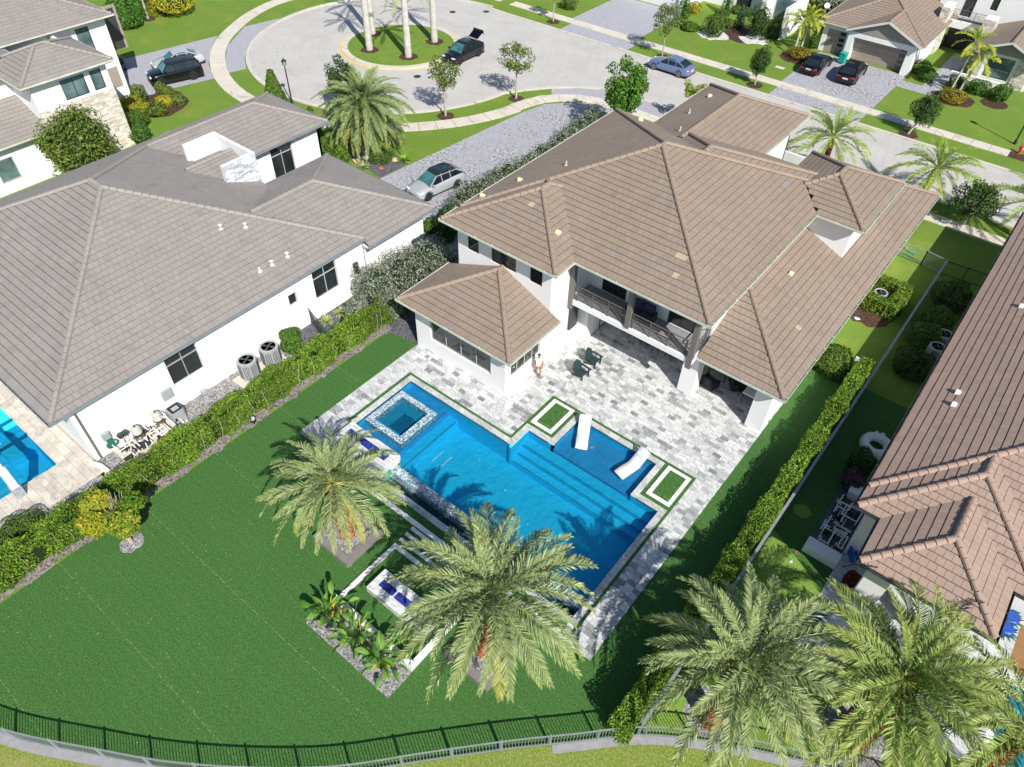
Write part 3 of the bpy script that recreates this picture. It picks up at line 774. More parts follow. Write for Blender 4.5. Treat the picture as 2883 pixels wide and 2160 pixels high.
# beds of gravel and mulch
sheet('gravel_bed_west', [rect(-30.9, -27.0, 4.7, 16.9), rect(-29.95, -27.0, -8, 4.9)], .006, 'gravel')
sheet('dark_gravel_bed', [rect(-31.2, -27.4, 16.9, 29), [(-27.6, 21.5), (-24.45, 22.1), (-24.45, 26), (-27.6, 26)], rect(-28.9, -24.45, 26, 36)], .006, 'lava')
b = MB(); pts = [(-26.75+.12*math.sin(i*1.3)+.08*math.sin(i*3.1), -8+i*.5) for i in range(61)]
for a, c in zip(pts[:-1], pts[1:]): b.add([(-27.6, a[1], .008), (a[0], a[1], .008), (c[0], c[1], .008), (-27.6, c[1], .008)], [(0, 1, 2, 3)])
struct('hedge_gravel_strip', b, gravel('mixed_mulch', (.09, .07, .06), (.34, .31, .30)))
b = MB()
for i in range(13): b.prism(rect(-28.75+.0, -28.45, 16.5+i*.6, 17.06+i*.6), 0, .12)
struct('concrete_edging', b, 'pad')
def disc(c, r, z, n=20, wob=.12):
    return [(c[0]+(r*(1+random.uniform(-wob, wob)))*math.cos(2*PI*i/n), c[1]+(r*(1+random.uniform(-wob, wob)))*math.sin(2*PI*i/n)) for i in range(n)]
def mulch(c, r, z=.012, mat='mulch'):
    b = MB(); p = disc(c, r, z); b.add([(x, y, z) for x, y in p]+[(c[0], c[1], z+.05)], [(i, (i+1) % 20, 20) for i in range(20)]); o = b.build('mulch_bed', mat); o['kind'] = 'structure'

# ------------------------------------------------------------------ patio and pool
sheet('patio', [rect(-24.45, -23.12, 12.9, 22.05), rect(-23.12, -17.6, 19.9, 22.05), rect(-17.66, -15.5, 19.9, 35), rect(-15.5, -5.22, 23.42, 35), rect(-6.88, -5.22, 12.55, 23.42), rect(-23.12, -18.85, 12.9, 13.58), rect(-23.12, -22.62, 13.58, 20)], .012, simple('grout', (.34, .33, .32), .9))
patio = bpy.data.objects['patio']
dom = [(-24.45, -23.12, 12.9, 22.05), (-23.12, -17.66, 20.0, 22.05), (-17.66, -15.57, 20.0, 28.8), (-15.57, -5.22, 23.87, 34.6), (-16.8, -15.57, 28.8, 34.6), (-6.42, -5.22, 12.55, 23.87), (-23.12, -18.85, 12.9, 14.0)]
ps = []; rowh = .27; tl = .44
for j in range(int((34.6-12.5)/rowh)+1):
    v0 = 12.55+j*rowh; off_ = (0 if j % 2 else tl/2)+random.choice((0, .1, -.1))
    for i in range(-1, 46):
        u0 = -24.6+i*tl+off_
        for d in dom:
            a0, a1 = max(u0+.004, d[0]), min(u0+tl-.004, d[1]); c0, c1 = max(v0+.004, d[2]), min(v0+rowh-.004, d[3])
            if a1-a0 < .03 or c1-c0 < .03: continue
            r_ = random.random(); dk = random.uniform(.6, 1.) if r_ < .17 else (random.uniform(.25, .5) if r_ < .5 else random.uniform(0, .15))
            ps.append(boxpiece(rect(a0, a1, c0, c1), .012, .05+random.uniform(-.001, .001), (dk, random.random(), random.random())))
pieces(ps, 'paver', M['marble'], patio, 300)
ps = []
cop = [(-22.92, -15.42, 19.53, 19.85), (-22.92, -22.6, 15.1, 19.53), (-15.42, -15.08, 19.53, 21.28), (-15.08, -13.74, 20.95, 21.28), (-13.74, -13.4, 20.95, 23.72), (-13.4, -8.5, 23.4, 23.72), (-8.5, -8.17, 20.88, 23.72), (-8.17, -6.9, 20.88, 21.2), (-6.9, -6.57, 13.2, 21.2), (-18.85, -6.9, 13.28, 13.6)]
for d in cop:
    hor = d[1]-d[0] > d[3]-d[2]; L_ = (d[1]-d[0]) if hor else (d[3]-d[2]); n = max(1, round(L_/.61))
    for i in range(n):
        a = L_*i/n+.004; c = L_*(i+1)/n-.004
        q = rect(d[0]+a, d[0]+c, d[2], d[3]) if hor else rect(d[0], d[1], d[2]+a, d[2]+c)
        ps.append(boxpiece(q, -.1, .054, (random.uniform(.1, .5), random.random(), random.random())))
coping = thing('swimming_pool', 'large blue swimming pool with raised spa, sun shelf and vanishing edge in the stone patio', 'swimming pool', (-14.5, 18, 0))
pieces(ps, 'coping_stone', M['marble'], coping, 300)
strip = MB()
for d in [(-23.12, -15.42, 19.85, 20.0), (-23.12, -22.95, 15.1, 19.85), (-15.57, -15.42, 20.0, 23.87), (-15.42, -6.42, 23.72, 23.87), (-15.42, -13.88, 21.28, 21.43), (-13.88, -13.74, 21.28, 23.72), (-8.17, -8.02, 21.2, 23.72), (-8.02, -6.57, 21.2, 21.35), (-6.57, -6.42, 12.9, 23.72), (-15.36, -13.94, 21.43, 23.72), (-7.98, -6.57, 21.35, 23.72)]:
    strip.box(*d, 0, .052)
struct('turf_strip', strip, M['turf'])
for o_, i_ in (((-15.36, -13.95, 21.46, 23.69), (-15.12, -14.16, 21.68, 23.52)), ((-7.95, -6.6, 21.42, 23.69), (-7.73, -6.8, 21.64, 23.50))):
    b = MB(); b.box(o_[0], o_[1], o_[2], i_[2], 0, .07); b.box(o_[0], o_[1], i_[3], o_[3], 0, .07); b.box(o_[0], i_[0], i_[2], i_[3], 0, .07); b.box(i_[1], o_[1], i_[2], i_[3], 0, .07)
    o = b.build('white_stone_border', 'white_marble'); o['kind'] = 'structure'
# shell
sh = MB(); D = -1.5
sh.box(-19.05, -15.0, 14.7, 19.6, D-.1, D); sh.box(-15.0, -6.8, 14.7, 19.45, D-.101, D-.001)
sh.build('pool_floor', 'pool_deep', coping)
sh = MB()
sh.box(-22.63, -19.65, 15.07, 19.56, D, -.42); sh.build('spa_shelf', 'pool_shelf', coping)
sh = MB(); sh.box(-19.65, -19.02, 14.72, 19.56, D, -.85); sh.build('bench', 'pool_deep', coping)
sh = MB(); sh.box(-13.44, -8.46, 20.972, 23.44, D, -.33); sh.build('sun_shelf', 'pool_shelf', coping)
for i, (v0, v1, z) in enumerate(((20.33, 20.97, -.55), (19.87, 20.33, -.8), (19.42, 19.87, -1.05))):
    sh = MB(); sh.box(-15.1, -6.86, v0, v1, D, z-.001*i); st = sh.build('step', 'pool_deep', coping)
    sh = MB(); sh.box(-14.9, -7.0, v0+.0, v0+.05, z, z+.012); sh.build('step_tile_line', 'pool_line', st)
sh = MB(); sh.box(-13.35, -8.55, 20.91, 20.97, -.33, -.318); sh.box(-19.7, -19.64, 15.2, 19.4, -.42, -.405); sh.box(-19.06, -19.0, 14.9, 19.4, -.85, -.838); sh.build('tile_line', 'pool_line', coping)
wl = MB()      # walls of the shell
for d in [(-22.75, -22.6, 15.1, 19.6), (-22.75, -15.08, 19.53, 19.7), (-15.2, -15.06, 19.4, 21.0), (-15.1, -13.4, 20.95, 21.1), (-13.55, -13.4, 20.95, 23.5), (-13.5, -8.4, 23.4, 23.55), (-8.5, -8.35, 20.9, 23.5), (-8.5, -6.8, 20.88, 21.0), (-6.9, -6.75, 13.5, 21.0), (-22.7, -19.0, 15.0, 15.1)]:
    wl.box(*d, D, -.02)
wl.build('pool_wall', 'pool_deep', coping)
fillc = MB()     # solid deck below the paving inside the excavation
for d in [(-22.62, -15.2, 19.71, 23.42), (-15.2, -13.56, 21.11, 23.42), (-8.34, -6.88, 21.01, 23.42), (-22.62, -18.9, 13.58, 14.98)]: fillc.box(*d, -1.5, -.001)
fillc.build('deck_base', 'pad', coping)
mw = MB(); 
mw.box(-19.05, -6.9, 14.25, 14.76, -1.6, -.055); mw.build('vanishing_edge', 'mosaic', coping)
b = MB(); b.box(-18.9, -6.9, 13.6, 14.25, -1.5, -1.4); b.box(-18.95, -18.88, 13.5, 14.3, -1.5, 0); b.box(-18.9, -6.9, 13.5, 13.6, -1.5, -.1); b.build('basin', 'pool_teal', coping)
b = MB(); b.add([(-18.88, 13.6, -.62), (-6.9, 13.6, -.62), (-6.9, 14.25, -.62), (-18.88, 14.25, -.62)], [(0, 1, 2, 3)]); b.build('basin_water', 'water_basin', coping)
# spa
sp_ = MB()
for d in [(-22.48, -19.7, 15.84, 16.2), (-22.48, -19.7, 18.34, 18.68), (-22.48, -22.1, 16.2, 18.34), (-20.13, -19.7, 16.2, 18.34)]: sp_.box(*d, -.42, -.03)
spa = sp_.build('spa_wall', 'mosaic', coping)
b = MB(); b.box(-22.1, -20.13, 16.2, 18.34, -.42, -.419)
b = MB()
for d in [(-22.1, -20.13, 17.74, 18.34), (-22.1, -20.13, 16.2, 16.5), (-22.1, -21.37, 16.5, 17.74), (-20.22, -20.13, 16.5, 17.74)]: b.box(*d, -.42, -.36)
b.build('spa_bench', plaster('spa_plaster', (.02, .30, .48), (.03, .38, .55)), spa)
b = MB(); b.box(-21.37, -20.22, 16.5, 17.74, -.4185, -.405); b.build('spa_footwell', plaster('spa_deep', (.006, .12, .26), (.01, .17, .32)), spa)
W = [(-22.6, -19.0, 15.1, 19.53), (-19.0, -15.07, 14.76, 19.53), (-15.07, -6.9, 14.76, 20.93), (-13.4, -8.5, 20.93, 23.4)]
wa = MB()
for d in W: wa.add([(d[0], d[2], -.05), (d[1], d[2], -.05), (d[1], d[3], -.05), (d[0], d[3], -.05)], [(0, 1, 2, 3)])
wa.build('water_surface', 'water', coping)
b = MB()
for x, y in ((1535, 1035), (1620, 1095)):
    p = at(820+x/3.6817, 1000+y/3.6817, D); b.box(p[0]-.04, p[0]+.04, p[1]-.55, p[1]+.35, D, D+.03)
b.build('floor_drain', simple('drain_white', (.5, .8, .85), .5), coping)
for px, py in ((980, 770), (1255, 945)):
    p = at(1400+px/3.6817, 1050+py/3.6817, -.3); MB().lathe([(.10, 0), (.10, .015), (.04, .02)], 12, (p[0], p[1], -.33)).build('bubbler', 'pad', coping)
for px, py in ((985, 1285), (0, 0)):
    pass
for x, y in ((-14.2, 17.9), (-12.0, 17.0), (-16.6, 18.6), (-17.9, 16.6), (-11.1, 15.8)):
    MB().lathe([(.05, 0), (.05, .01)], 8, (x, y, D)).build('floor_jet', 'white_marble', coping)
# fire counter with blue glass beside the spa
fc = thing('fire_counter', 'white marble fire counter topped with blue glass along the spa shelf', 'fire counter', (-20.9, 14.6, 0))
b = MB(); b.box(-22.6, -18.95, 13.98, 14.28, 0, .38); b.box(-22.6, -18.95, 14.72, 15.08, 0, .38); b.box(-22.6, -22.3, 14.28, 14.72, 0, .38); b.box(-19.35, -18.95, 14.28, 14.72, 0, .38); b.build('counter', 'marble', fc, bevel=.01)
b = MB(); b.box(-22.3, -19.35, 14.28, 14.72, 0, .33); b.build('fire_glass', 'bluestone', fc)
# paths, steppers and seat wall by the fire pit
path = MB()
for i in range(22): path.box(-19.0+i*.58, -19.0+i*.58+.575, 12.62, 12.86, 0, .055)
struct('narrow_path', path, 'white_marble')
stp = sheet('stepping_stone_strip', [rect(-15.6, -9.9, 11.58, 12.5)], .006, 'turf')
for v0 in (12.36, 11.97, 11.58):
    MB().box(-15.57, -9.95, v0, v0+.17, 0, .06).build('stepping_stone', 'white_marble', stp)
sw = thing('seat_wall', 'low white stone wall framing the fire pit lawn on four sides', 'low wall', (-13.1, 9.4, 0))
MB().box(-15.57, -15.37, 7.75, 11.35, 0, .10).build('wall_segment', 'white_marble', sw)
MB().box(-15.37, -10.67, 11.15, 11.35, 0, .102).build('wall_segment', 'white_marble', sw)
MB().box(-15.57, -10.67, 7.45, 7.72, 0, .42).build('wall_segment', 'white_marble', sw)
MB().box(-10.9, -10.67, 7.72, 11.15, 0, .25).build('wall_segment', 'white_marble', sw)
fp = thing('fire_pit', 'long white marble fire pit table with two blue glass troughs inside the low wall', 'fire pit', (-13, 9.4, 0))
b = MB(); b.box(-14.77, -11.25, 8.8, 9.97, 0, .43); b.build('table', 'marble', fp, bevel=.012)
for x0, x1 in ((-14.4, -13.55), (-13.45, -12.6)): MB().box(x0, x1, 9.2, 9.56, .43, .445).build('fire_glass', 'bluestone', fp)
sheet('gravel_bed_south', [rect(-15.72, -10.64, 6.08, 7.45)], .008, 'gravel')
# square planters below the two date palms
def planter(x0, x1, y0, y1, label):
    t = thing('square_planter', label, 'planter', ((x0+x1)/2, (y0+y1)/2, 0), group='square stone palm planters'); ps = []
    w_ = .36; n = 4
    for i in range(n):
        for side in range(4):
            a = i/n; c = (i+1)/n-.006
            L_ = (x1-x0) if side % 2 == 0 else (y1-y0)-2*w_
            if side == 0: q = rect(x0+L_*a, x0+L_*c, y0, y0+w_)
            elif side == 2: q = rect(x0+L_*a, x0+L_*c, y1-w_, y1)
            elif side == 1: q = rect(x1-w_, x1, y0+w_+L_*a, y0+w_+L_*c)
            else: q = rect(x0, x0+w_, y0+w_+L_*a, y0+w_+L_*c)
            tt = random.uniform(.9, 1.1); ps.append(boxpiece(q, .02, .35, (tt, tt, tt)))
    pieces(ps, 'cap_stone', M['planter_stone'], t, 100)
    MB().box(x0+w_, x1-w_, y0+w_, y1-w_, 0, .29).build('gravel_fill', 'gravel', t)
    MB().box(x0+.015, x1-.015, y0+.015, y0+w_-.01, 0, .33).box(x0+.015, x1-.015, y1-w_+.01, y1-.015, 0, .33).box(x0+.015, x0+w_-.01, y0+w_, y1-w_, 0, .33).box(x1-w_+.01, x1-.015, y0+w_, y1-w_, 0, .33).build('mortar', 'pad', t)
planter(-18.68, -16.31, 9.02, 11.31, 'square taupe stone planter left of the pool with its palm trunk in view')
planter(-10.07, -7.7, 8.78, 11.05, 'square taupe stone planter nearly hidden under the biggest palm in front of the pool')

# ------------------------------------------------------------------ the main house
TILE_PALE = (1.75, 1.75, 1.55); TILE_BLUE = (.95, 1.12, 1.35)
H1 = thing('house', 'two storey white house with brown tiled hip roof and balcony behind the blue pool', 'house', (-16, 32, 0))
EZ = 7.0
rects_up = [Rect(-25.1, -8.97, 26.97, 43.4, EZ), Rect(-25.1, -17.01, 25.3, 34, EZ), Rect(-21.85, -8.97, 27, 44.4, EZ), Rect(-22.05, -14.4, 36, 51.6, EZ), Rect(-12.0, -6.17, 39.87, 46.73, EZ)]
def onroof(px, py, z0, s, axis, e):      # where the ray meets a roof plane rising from eave e
    for _ in range(40):
        z = getattr(onroof, 'z', 8.); p = at(px, py, z); d = {'v0': p[1]-e, 'u0': p[0]-e, 'u1': e-p[0]}[axis]; onroof.z = z*.5+.5*(z0+s*d)
    return p[0], p[1]
Z1 = lambda x, y: (1200+x/4.0407, 230+y/4.0407)
Z5 = lambda x, y: (1400+x/4.0407, 700+y/4.0407)
Z6 = lambda x, y: (1120+x/4.0407, 560+y/4.0407)
Z4 = lambda x, y: (1900+x/4.0407, 780+y/4.0407)
Z3 = lambda x, y: (2150+x/4.0407, 400+y/4.0407)
Z2 = lambda x, y: (1700+x/4.0407, 230+y/4.0407)
spec = []
for (x, y), t, e, s in ((Z5(2100, 90), TILE_PALE, 26.97, 'v0'), (Z5(2060, 310), TILE_PALE, 26.97, 'v0'), (Z5(1770, 95), TILE_BLUE, 26.97, 'v0'), (Z5(1930, 255), TILE_BLUE, 26.97, 'v0'), (Z5(1310, 30), TILE_BLUE, 26.97, 'v0'),
        (Z6(1280, 130), TILE_BLUE, 25.3, 'v0'), (Z6(1570, 210), TILE_BLUE, 25.3, 'v0'), (Z6(1150, 310), TILE_BLUE, 25.3, 'v0'), (Z6(1560, 50), TILE_PALE, 25.3, 'v0'), (Z6(1390, 430), TILE_BLUE, 25.3, 'v0'), (Z6(1900, 490), TILE_BLUE, -17.01, 'u1'),
        (Z6(2050, 430), TILE_BLUE, 26.97, 'v0'), (Z2(700, 1290), TILE_BLUE, 26.97, 'v0'), (Z2(1600, 1090), TILE_BLUE, -8.97, 'u1'), (Z3(240, 490), TILE_BLUE, -8.97, 'u1'), (Z2(2080, 1180), TILE_BLUE, -8.97, 'u1')):
    onroof.z = 8.; spec.append((*onroof(x, y, EZ, .42, s, e), t))
roof(H1, rects_up, 'tile_brown', specials=spec)
sp2 = []
for (x, y), t, e, s in ((Z4(780, 510), TILE_BLUE, 28.25, 'v0'), (Z4(1410, 580), TILE_PALE, -4.68, 'u1'), (Z4(1540, 820), TILE_BLUE, -4.68, 'u1'), (Z4(1390, 360), TILE_BLUE, -4.68, 'u1')):
    onroof.z = 4.; sp2.append((*onroof(x, y, 3.6, .42, s, e), t))
roof(H1, [Rect(-14.68, -4.68, 28.25, 53.6, 3.6, clips=[(1, 0, 9.58)])], 'tile_brown', limit=160, specials=sp2)
roof(H1, [Rect(-25.2, -16.95, 21.5, 34, 3.5, clips=[(0, -1, 25.93)])], 'tile_brown', limit=160, specials=[(-22.5, 23.2, TILE_BLUE), (-19.6, 23.9, TILE_BLUE)])
w_ = MB()
wall_openings(w_, 'y', 22.05, -24.46, -17.66, 0, 3.32, .2, [(-23.32, -18.7, 1.07, 2.75)])
wall_openings(w_, 'x', -17.66, 22.25, 27.9, 0, 3.32, -.2, [(22.55, 25.27, 1.1, 2.45)])
w_.box(-24.46, -24.26, 22.25, 26.0, 0, 3.32)
wing = w_.build('wing_wall', 'stucco', H1)
window(H1, 'y', 22.05, -23.32, -18.7, 1.07, 2.75, 1, nx=4)
window(H1, 'x', -17.66, 22.55, 25.27, 1.1, 2.45, -1, nx=4)
w_ = MB()
wall_openings(w_, 'y', 25.95, -24.46, -17.66, 3.0, 6.81, .2, [(-23.7, -22.87, 5.2, 6.46), (-21.92, -20.14, 5.2, 6.46), (-19.16, -18.3, 5.15, 6.42)])
w_.box(-17.86, -17.66, 26.15, 27.75, 3.32, 6.81)
w_.box(-24.46, -24.26, 26.15, 42.7, 0, 6.81); w_.box(-24.46, -22, 42.5, 42.7, 0, 6.81)
w_.box(-17.86, -17.66, 27.9, 28.85, 0, 3.3); w_.box(-17.86, -17.66, 27.75, 29.6, 3.64, 6.81)
w_.box(-17.66, -16.86, 28.85, 29.05, 0, 3.3); w_.box(-17.06, -16.86, 29.05, 34.6, 0, 3.3)
w_.build('wall', 'stucco', H1)
for a, c, lo, hi, n, lv in ((-23.7, -22.87, 5.2, 6.46, 1, 0), (-21.92, -20.14, 5.2, 6.46, 2, 0), (-19.16, -18.3, 5.15, 6.42, 1, 1)):
    window(H1, 'y', 25.95, a, c, lo, hi, 1, nx=n, frame='frame_dark', gl='glass', louvre=bool(lv), depth=.06)
# balcony
MB().box(-17.66, -9.6, 27.75, 29.75, 3.3, 3.62).build('balcony_slab', 'stucco', H1)
bt = MB()
for i in range(14): bt.box(-17.5, -9.75, 27.93+i*.13, 27.93+i*.13+.12, 3.62, 3.645)
bt.build('balcony_deck', 'deckgrey', H1)
w_ = MB(); wall_openings(w_, 'y', 29.6, -17.66, -9.6, 3.64, 6.81, .2, [(-16.62, -15.0, 3.66, 5.85), (-12.25, -10.6, 3.66, 5.85)])
w_.box(-17.66, -16.9, 28.0, 29.6, 3.64, 6.6) if False else None
w_.box(-9.8, -9.6, 29.75, 42.7, 2.5, 6.81)
w_.box(-17.66, -9.6, 34.6, 34.8, 0, 3.3)
wall_ = w_.build('upper_wall', 'stucco', H1)
for a, c in ((-16.62, -15.0), (-12.25, -10.6)):
    window(H1, 'y', 29.6, a, c, 3.66, 5.85, 1, nx=2, frame='frame_dark', name='french_door', depth=.03)
for x0, x1, z0, z1 in ((-17.64, -17.36, 3.0, 6.6), (-13.85, -13.57, 3.62, 6.6), (-9.92, -9.62, 3.0, 6.6)):
    b = MB(); b.box(x0, x1, 27.68, 27.98, z0, z1); b.build('post', 'taupe', H1)
MB().box(-17.36, -9.62, 27.72, 27.92, 6.62, 6.8).build('beam', 'stucco', H1)
def railing(house, p, q, n, z):
    r_ = MB(); d = (q[0]-p[0], q[1]-p[1])
    pt = lambda t, zz: (p[0]+d[0]*t, p[1]+d[1]*t, zz)
    ro = None
    for i in range(n+1):
        b = MB(); b.bar(pt(i/n, z), pt(i/n, z+1.02), .05); b.build('rail_post', 'rail', house)
    b = MB(); b.bar(pt(0, z+1.02), pt(1, z+1.02), .06, .04); b.build('handrail', 'rail', house)
    for k in range(6):
        b = MB(); b.bar(pt(0, z+.12+k*.14), pt(1, z+.12+k*.14), .022, .022); b.build('rail_bar', 'rail', house)
    for i in range(n):
        b = MB(); b.bar(pt((i+.1)/n, z+.85), pt((i+.9)/n, z+.08), .02, .02); b.build('rail_brace', 'rail', house)
railing(H1, (-17.15, 27.85), (-14.0, 27.85), 3, 3.64); railing(H1, (-13.45, 27.85), (-10.15, 27.85), 3, 3.64); railing(H1, (-9.7, 28.15), (-9.7, 29.5), 1, 3.64)
MB().box(-17.68, -17.5, 27.92, 28.7, 1.1, 2.95).build('window_shade', 'shutter', H1)
window(H1, 'x', -16.86, 30.3, 31.6, .1, 2.3, -1, nx=1, frame='frame_dark', name='door', depth=-.03)
# lanai
w_ = MB()
w_.box(-10.45, -9.55, 28.85, 29.75, 0, 3.3); w_.box(-6.2, -5.3, 28.85, 29.85, 0, 3.4)
w_.build('column', 'stucco', H1)
MB().box(-14.95, -14.45, 31.1, 31.6, 0, 3.3).build('column', 'stucco', H1)
w_ = MB(); w_.box(-5.5, -5.3, 29.85, 53.0, 0, 3.4); w_.box(-17.0, -5.5, 34.8, 35.0, 0, 3.3); w_.box(-16, -5.5, 52.8, 53, 0, 3.4)
w_.build('lanai_wall', 'stucco', H1)
w_ = MB(); w_.box(-9.5, -5.5, 28.95, 29.2, 3.1, 3.37); w_.build('lanai_beam', 'stucco', H1)
MB().box(-17.6, -9.7, 29.8, 34.6, 3.28, 3.30).build('ceiling', 'soffit', H1); MB().box(-9.5, -5.5, 29.2, 34.6, 3.26, 3.28).build('ceiling', 'soffit', H1)
# right bedroom over the low roof, and rear garage wing
w_ = MB(); w_.box(-9.6, -6.8, 40.5, 40.7, 2.6, 6.81); w_.box(-7.0, -6.8, 40.7, 46.1, 2.6, 6.81); w_.box(-11.5, -6.8, 45.9, 46.1, 2.5, 6.81)
w_.build('bedroom_wall', 'stucco', H1)
b = MB(); b.tube([(-9.5, 40.42, 5.9), (-9.5, 40.42, 5.2), (-9.3, 40.42, 5.05), (-7.1, 40.42, 4.3)], .045, 8); b.build('downspout', 'gutter', H1)
w_ = MB(); wall_openings(w_, 'x', -15.05, 43.8, 51.0, 0, 6.81, -.2, [(46.9, 47.4, 4.6, 6.0)]); w_.box(-21.5, -15.05, 50.8, 51.0, 0, 6.81); w_.box(-21.5, -21.3, 43, 50.8, 0, 6.81)
w_.box(-15, -9.6, 43.6, 43.8, 0, 6.81); w_.box(-9.8, -9.6, 42.7, 43.6, 0, 6.81); w_.build('garage_wall', 'stucco', H1)
window(H1, 'x', -15.05, 46.9, 47.4, 4.6, 6.0, -1, nx=1, frame='frame_dark')
MB().tube([(-15.0, 44.05, 6.7), (-15.0, 44.05, .1)], .05, 8).build('downspout', 'rail', H1)
# roof vents
def hood_vent(parent, x, y, z, ang, mat='vent', s=1.):
    b = MB(); vs = []; n = 7
    for i in range(n+1):
        a = PI*i/n; vs.append((.16*s*math.cos(a), .24*s*math.sin(a)+.02))
    P0 = []; 
    for xx in (0, .22*s):
        for yy, zz in [(.16*s, -.1)]+vs+[(-.16*s, -.1)]: P0.append((xx, yy, zz))
    k = n+3; fs = [tuple(range(k))[::-1], tuple(range(k, 2*k))]+[(i, i+1, k+i+1, k+i) for i in range(k-1)]
    ca, sa = math.cos(ang), math.sin(ang)
    b.add([(x+px_*ca-py_*sa, y+px_*sa+py_*ca, z+pz) for px_, py_, pz in P0], fs); b.build('roof_vent', mat, parent)
def pipe_vent(parent, x, y, z, mat='vent_grey', h=.3, r=.05, cap=False):
    b = MB(); b.lathe([(r*2.2, -.05), (r*2, .03), (r, .06), (r, h)]+([(r*1.9, h), (r*1.9, h+.06), (r*.5, h+.12)] if cap else []), 10, (x, y, z)); b.build('pipe_vent', mat, parent)
def hz(rects, x, y): return max(R.h(x, y) for R in rects)
for (px, py), e, s in ((Z1(1050, 1130), -25.1, 'u0'), (Z1(625, 1310), -25.1, 'u0')):
    onroof.z = 8; u, v = onroof(px, py, EZ, .42, s, e); hood_vent(H1, u, v, hz(rects_up, u, v), 0)
for (px, py) in (Z2(405, 420), Z2(1200, 130)):
    u, v = at(px, py, 7.9); hood_vent(H1, u, v, max(hz(rects_up, u, v), 7.2), 0)
onroof.z = 8; u, v = onroof(*Z6(1840, 410), EZ, .42, 'u1', -17.01); hood_vent(H1, u, v, hz(rects_up, u, v), PI)
onroof.z = 4; u, v = onroof(*Z4(1340, -10), 3.6, .42, 'u1', -4.68); hood_vent(H1, u, v, 3.6+.42*(-4.68-u), PI)
for (px, py) in (Z2(990, 275), Z2(865, 560), Z1(1590, 970)):
    u, v = at(px, py, 8.3); z = hz(rects_up, u, v); pipe_vent(H1, u, v, z if z > 0 else 8, 'vent_grey')
# ------------------------------------------------------------------ left neighbour
H2 = thing('house', 'single storey white house with large grey tiled roof left of the pool yard', 'house', (-40, 15, 0))
rects2 = [Rect(-51.4, -30.5, 4.12, 23.9, 4.0), Rect(-51.4, -44.05, 8, 32.8, 4.0, clips=[(0, 1, -19)]), Rect(-40.8, -30.1, 12, 29.8, 3.56, clips=[(0, 1, -23.93)]), Rect(-40.8, -30.1, 12, 29.8, 3.56, clips=[(0, -1, 23.93), (-1, 0, -31)]),
          Rect(-45.0, -40.9, 17, 27, 4.75, clips=[(0, -1, 23.82), (0, 1, -18)], sides=('u0', 'u1'))]
roof(H2, rects2, 'tile_grey', specials=[(-37.2, 10.2, (.86, .8, .78))], gutter='gutter_blue', tilt=.045)
w_ = MB()
wall_openings(w_, 'x', -30.88, 5.0, 24.0, 0, 3.81, -.2, [(10.1, 11.98, 1.5, 3.5), (18.05, 18.66, 2.0, 2.83), (19.94, 21.8, 1.35, 3.4)])
w_.box(-51, -31.08, 5.0, 5.2, 0, 3.81); w_.box(-51, -50.8, 5.2, 32.2, 0, 3.81)
w_.box(-30.9, -30.7, 24.05, 29.2, 0, 3.37); w_.box(-40.2, -30.9, 29.0, 29.2, 0, 3.37)
wall_openings(w_, 'x', -44.6, 24.9, 32.2, 0, 3.81, -.2, [(27.6, 29.55, .9, 3.7)]); w_.box(-51, -44.6, 32.0, 32.2, 0, 3.81)
w_.build('wall', 'stucco', H2)
window(H2, 'x', -30.88, 10.1, 11.98, 1.5, 3.5, -1, nx=2, transom=.68, louvre=True)
window(H2, 'x', -30.88, 18.05, 18.66, 2.0, 2.83, -1, nx=1)
window(H2, 'x', -30.88, 19.94, 21.8, 1.35, 3.4, -1, nx=2, transom=.7)
window(H2, 'x', -44.6, 27.6, 29.55, .9, 3.7, -1, nx=2, transom=.68)
# entry tower: white parapet on three sides, ledger stone on the front
b = MB(); b.box(-45.15, -40.72, 23.83, 24.05, 0, 6.1); b.box(-45.15, -44.95, 21.55, 23.83, 3.2, 6.1); b.build('parapet', 'stucco', H2)
b = MB(); b.box(-40.95, -40.72, 21.55, 23.83, 0, 6.1); par = b.build('stone_front', 'stucco', H2)
def ledger(parent, axis, pos, a0, a1, z0, z1, mat, rowh=.11, out=1, lim=300, ln=(.25, .6)):
    ps = []; z = z0; rw = 0
    while z < z1:
        a = a0-random.random()*.3; h1 = min(z+rowh-.008, z1)
        while a < a1:
            l_ = random.uniform(*ln); c0, c1 = max(a, a0), min(a+l_-.008, a1); a += l_
            if c1-c0 < .03: continue
            dd = random.uniform(.02, .06)*out; t = random.random(); q = rect(min(pos, pos+dd), max(pos, pos+dd), c0, c1) if axis == 'x' else rect(c0, c1, min(pos, pos+dd), max(pos, pos+dd))
            bb_ = MB().prism(q, z, h1); ps.append((bb_.v, bb_.f, (t, t, t), None))
        z += rowh
    pieces(ps, 'ledger_stone', M[mat], parent, lim)
ledger(par, 'x', -40.72, 21.55, 24.05, 3.4, 6.08, 'ledger_white', .11, 1, 200)
b = MB(); b.tube([(-30.78, 5.25, 3.7), (-30.78, 5.25, .1)], .045, 8); b.build('downspout', 'taupe', H2)
for (x, y), cp in (((440+735/4.04, 330+1270/4.04), 1), ((440+1015/4.04, 330+1250/4.04), 1), ((440+1490/4.04, 330+1585/4.04), 1), ((600+385/2.322, 560+430/2.322), 1), ((600+305/2.322, 560+470/2.322), 0)):
    onroof.z = 6; u, v = onroof(x, y, 4.0, .42, 'u1', -30.5); pipe_vent(H2, u, v, 4+.42*(-30.5-u), 'vent_grey', .22, .075, bool(cp))
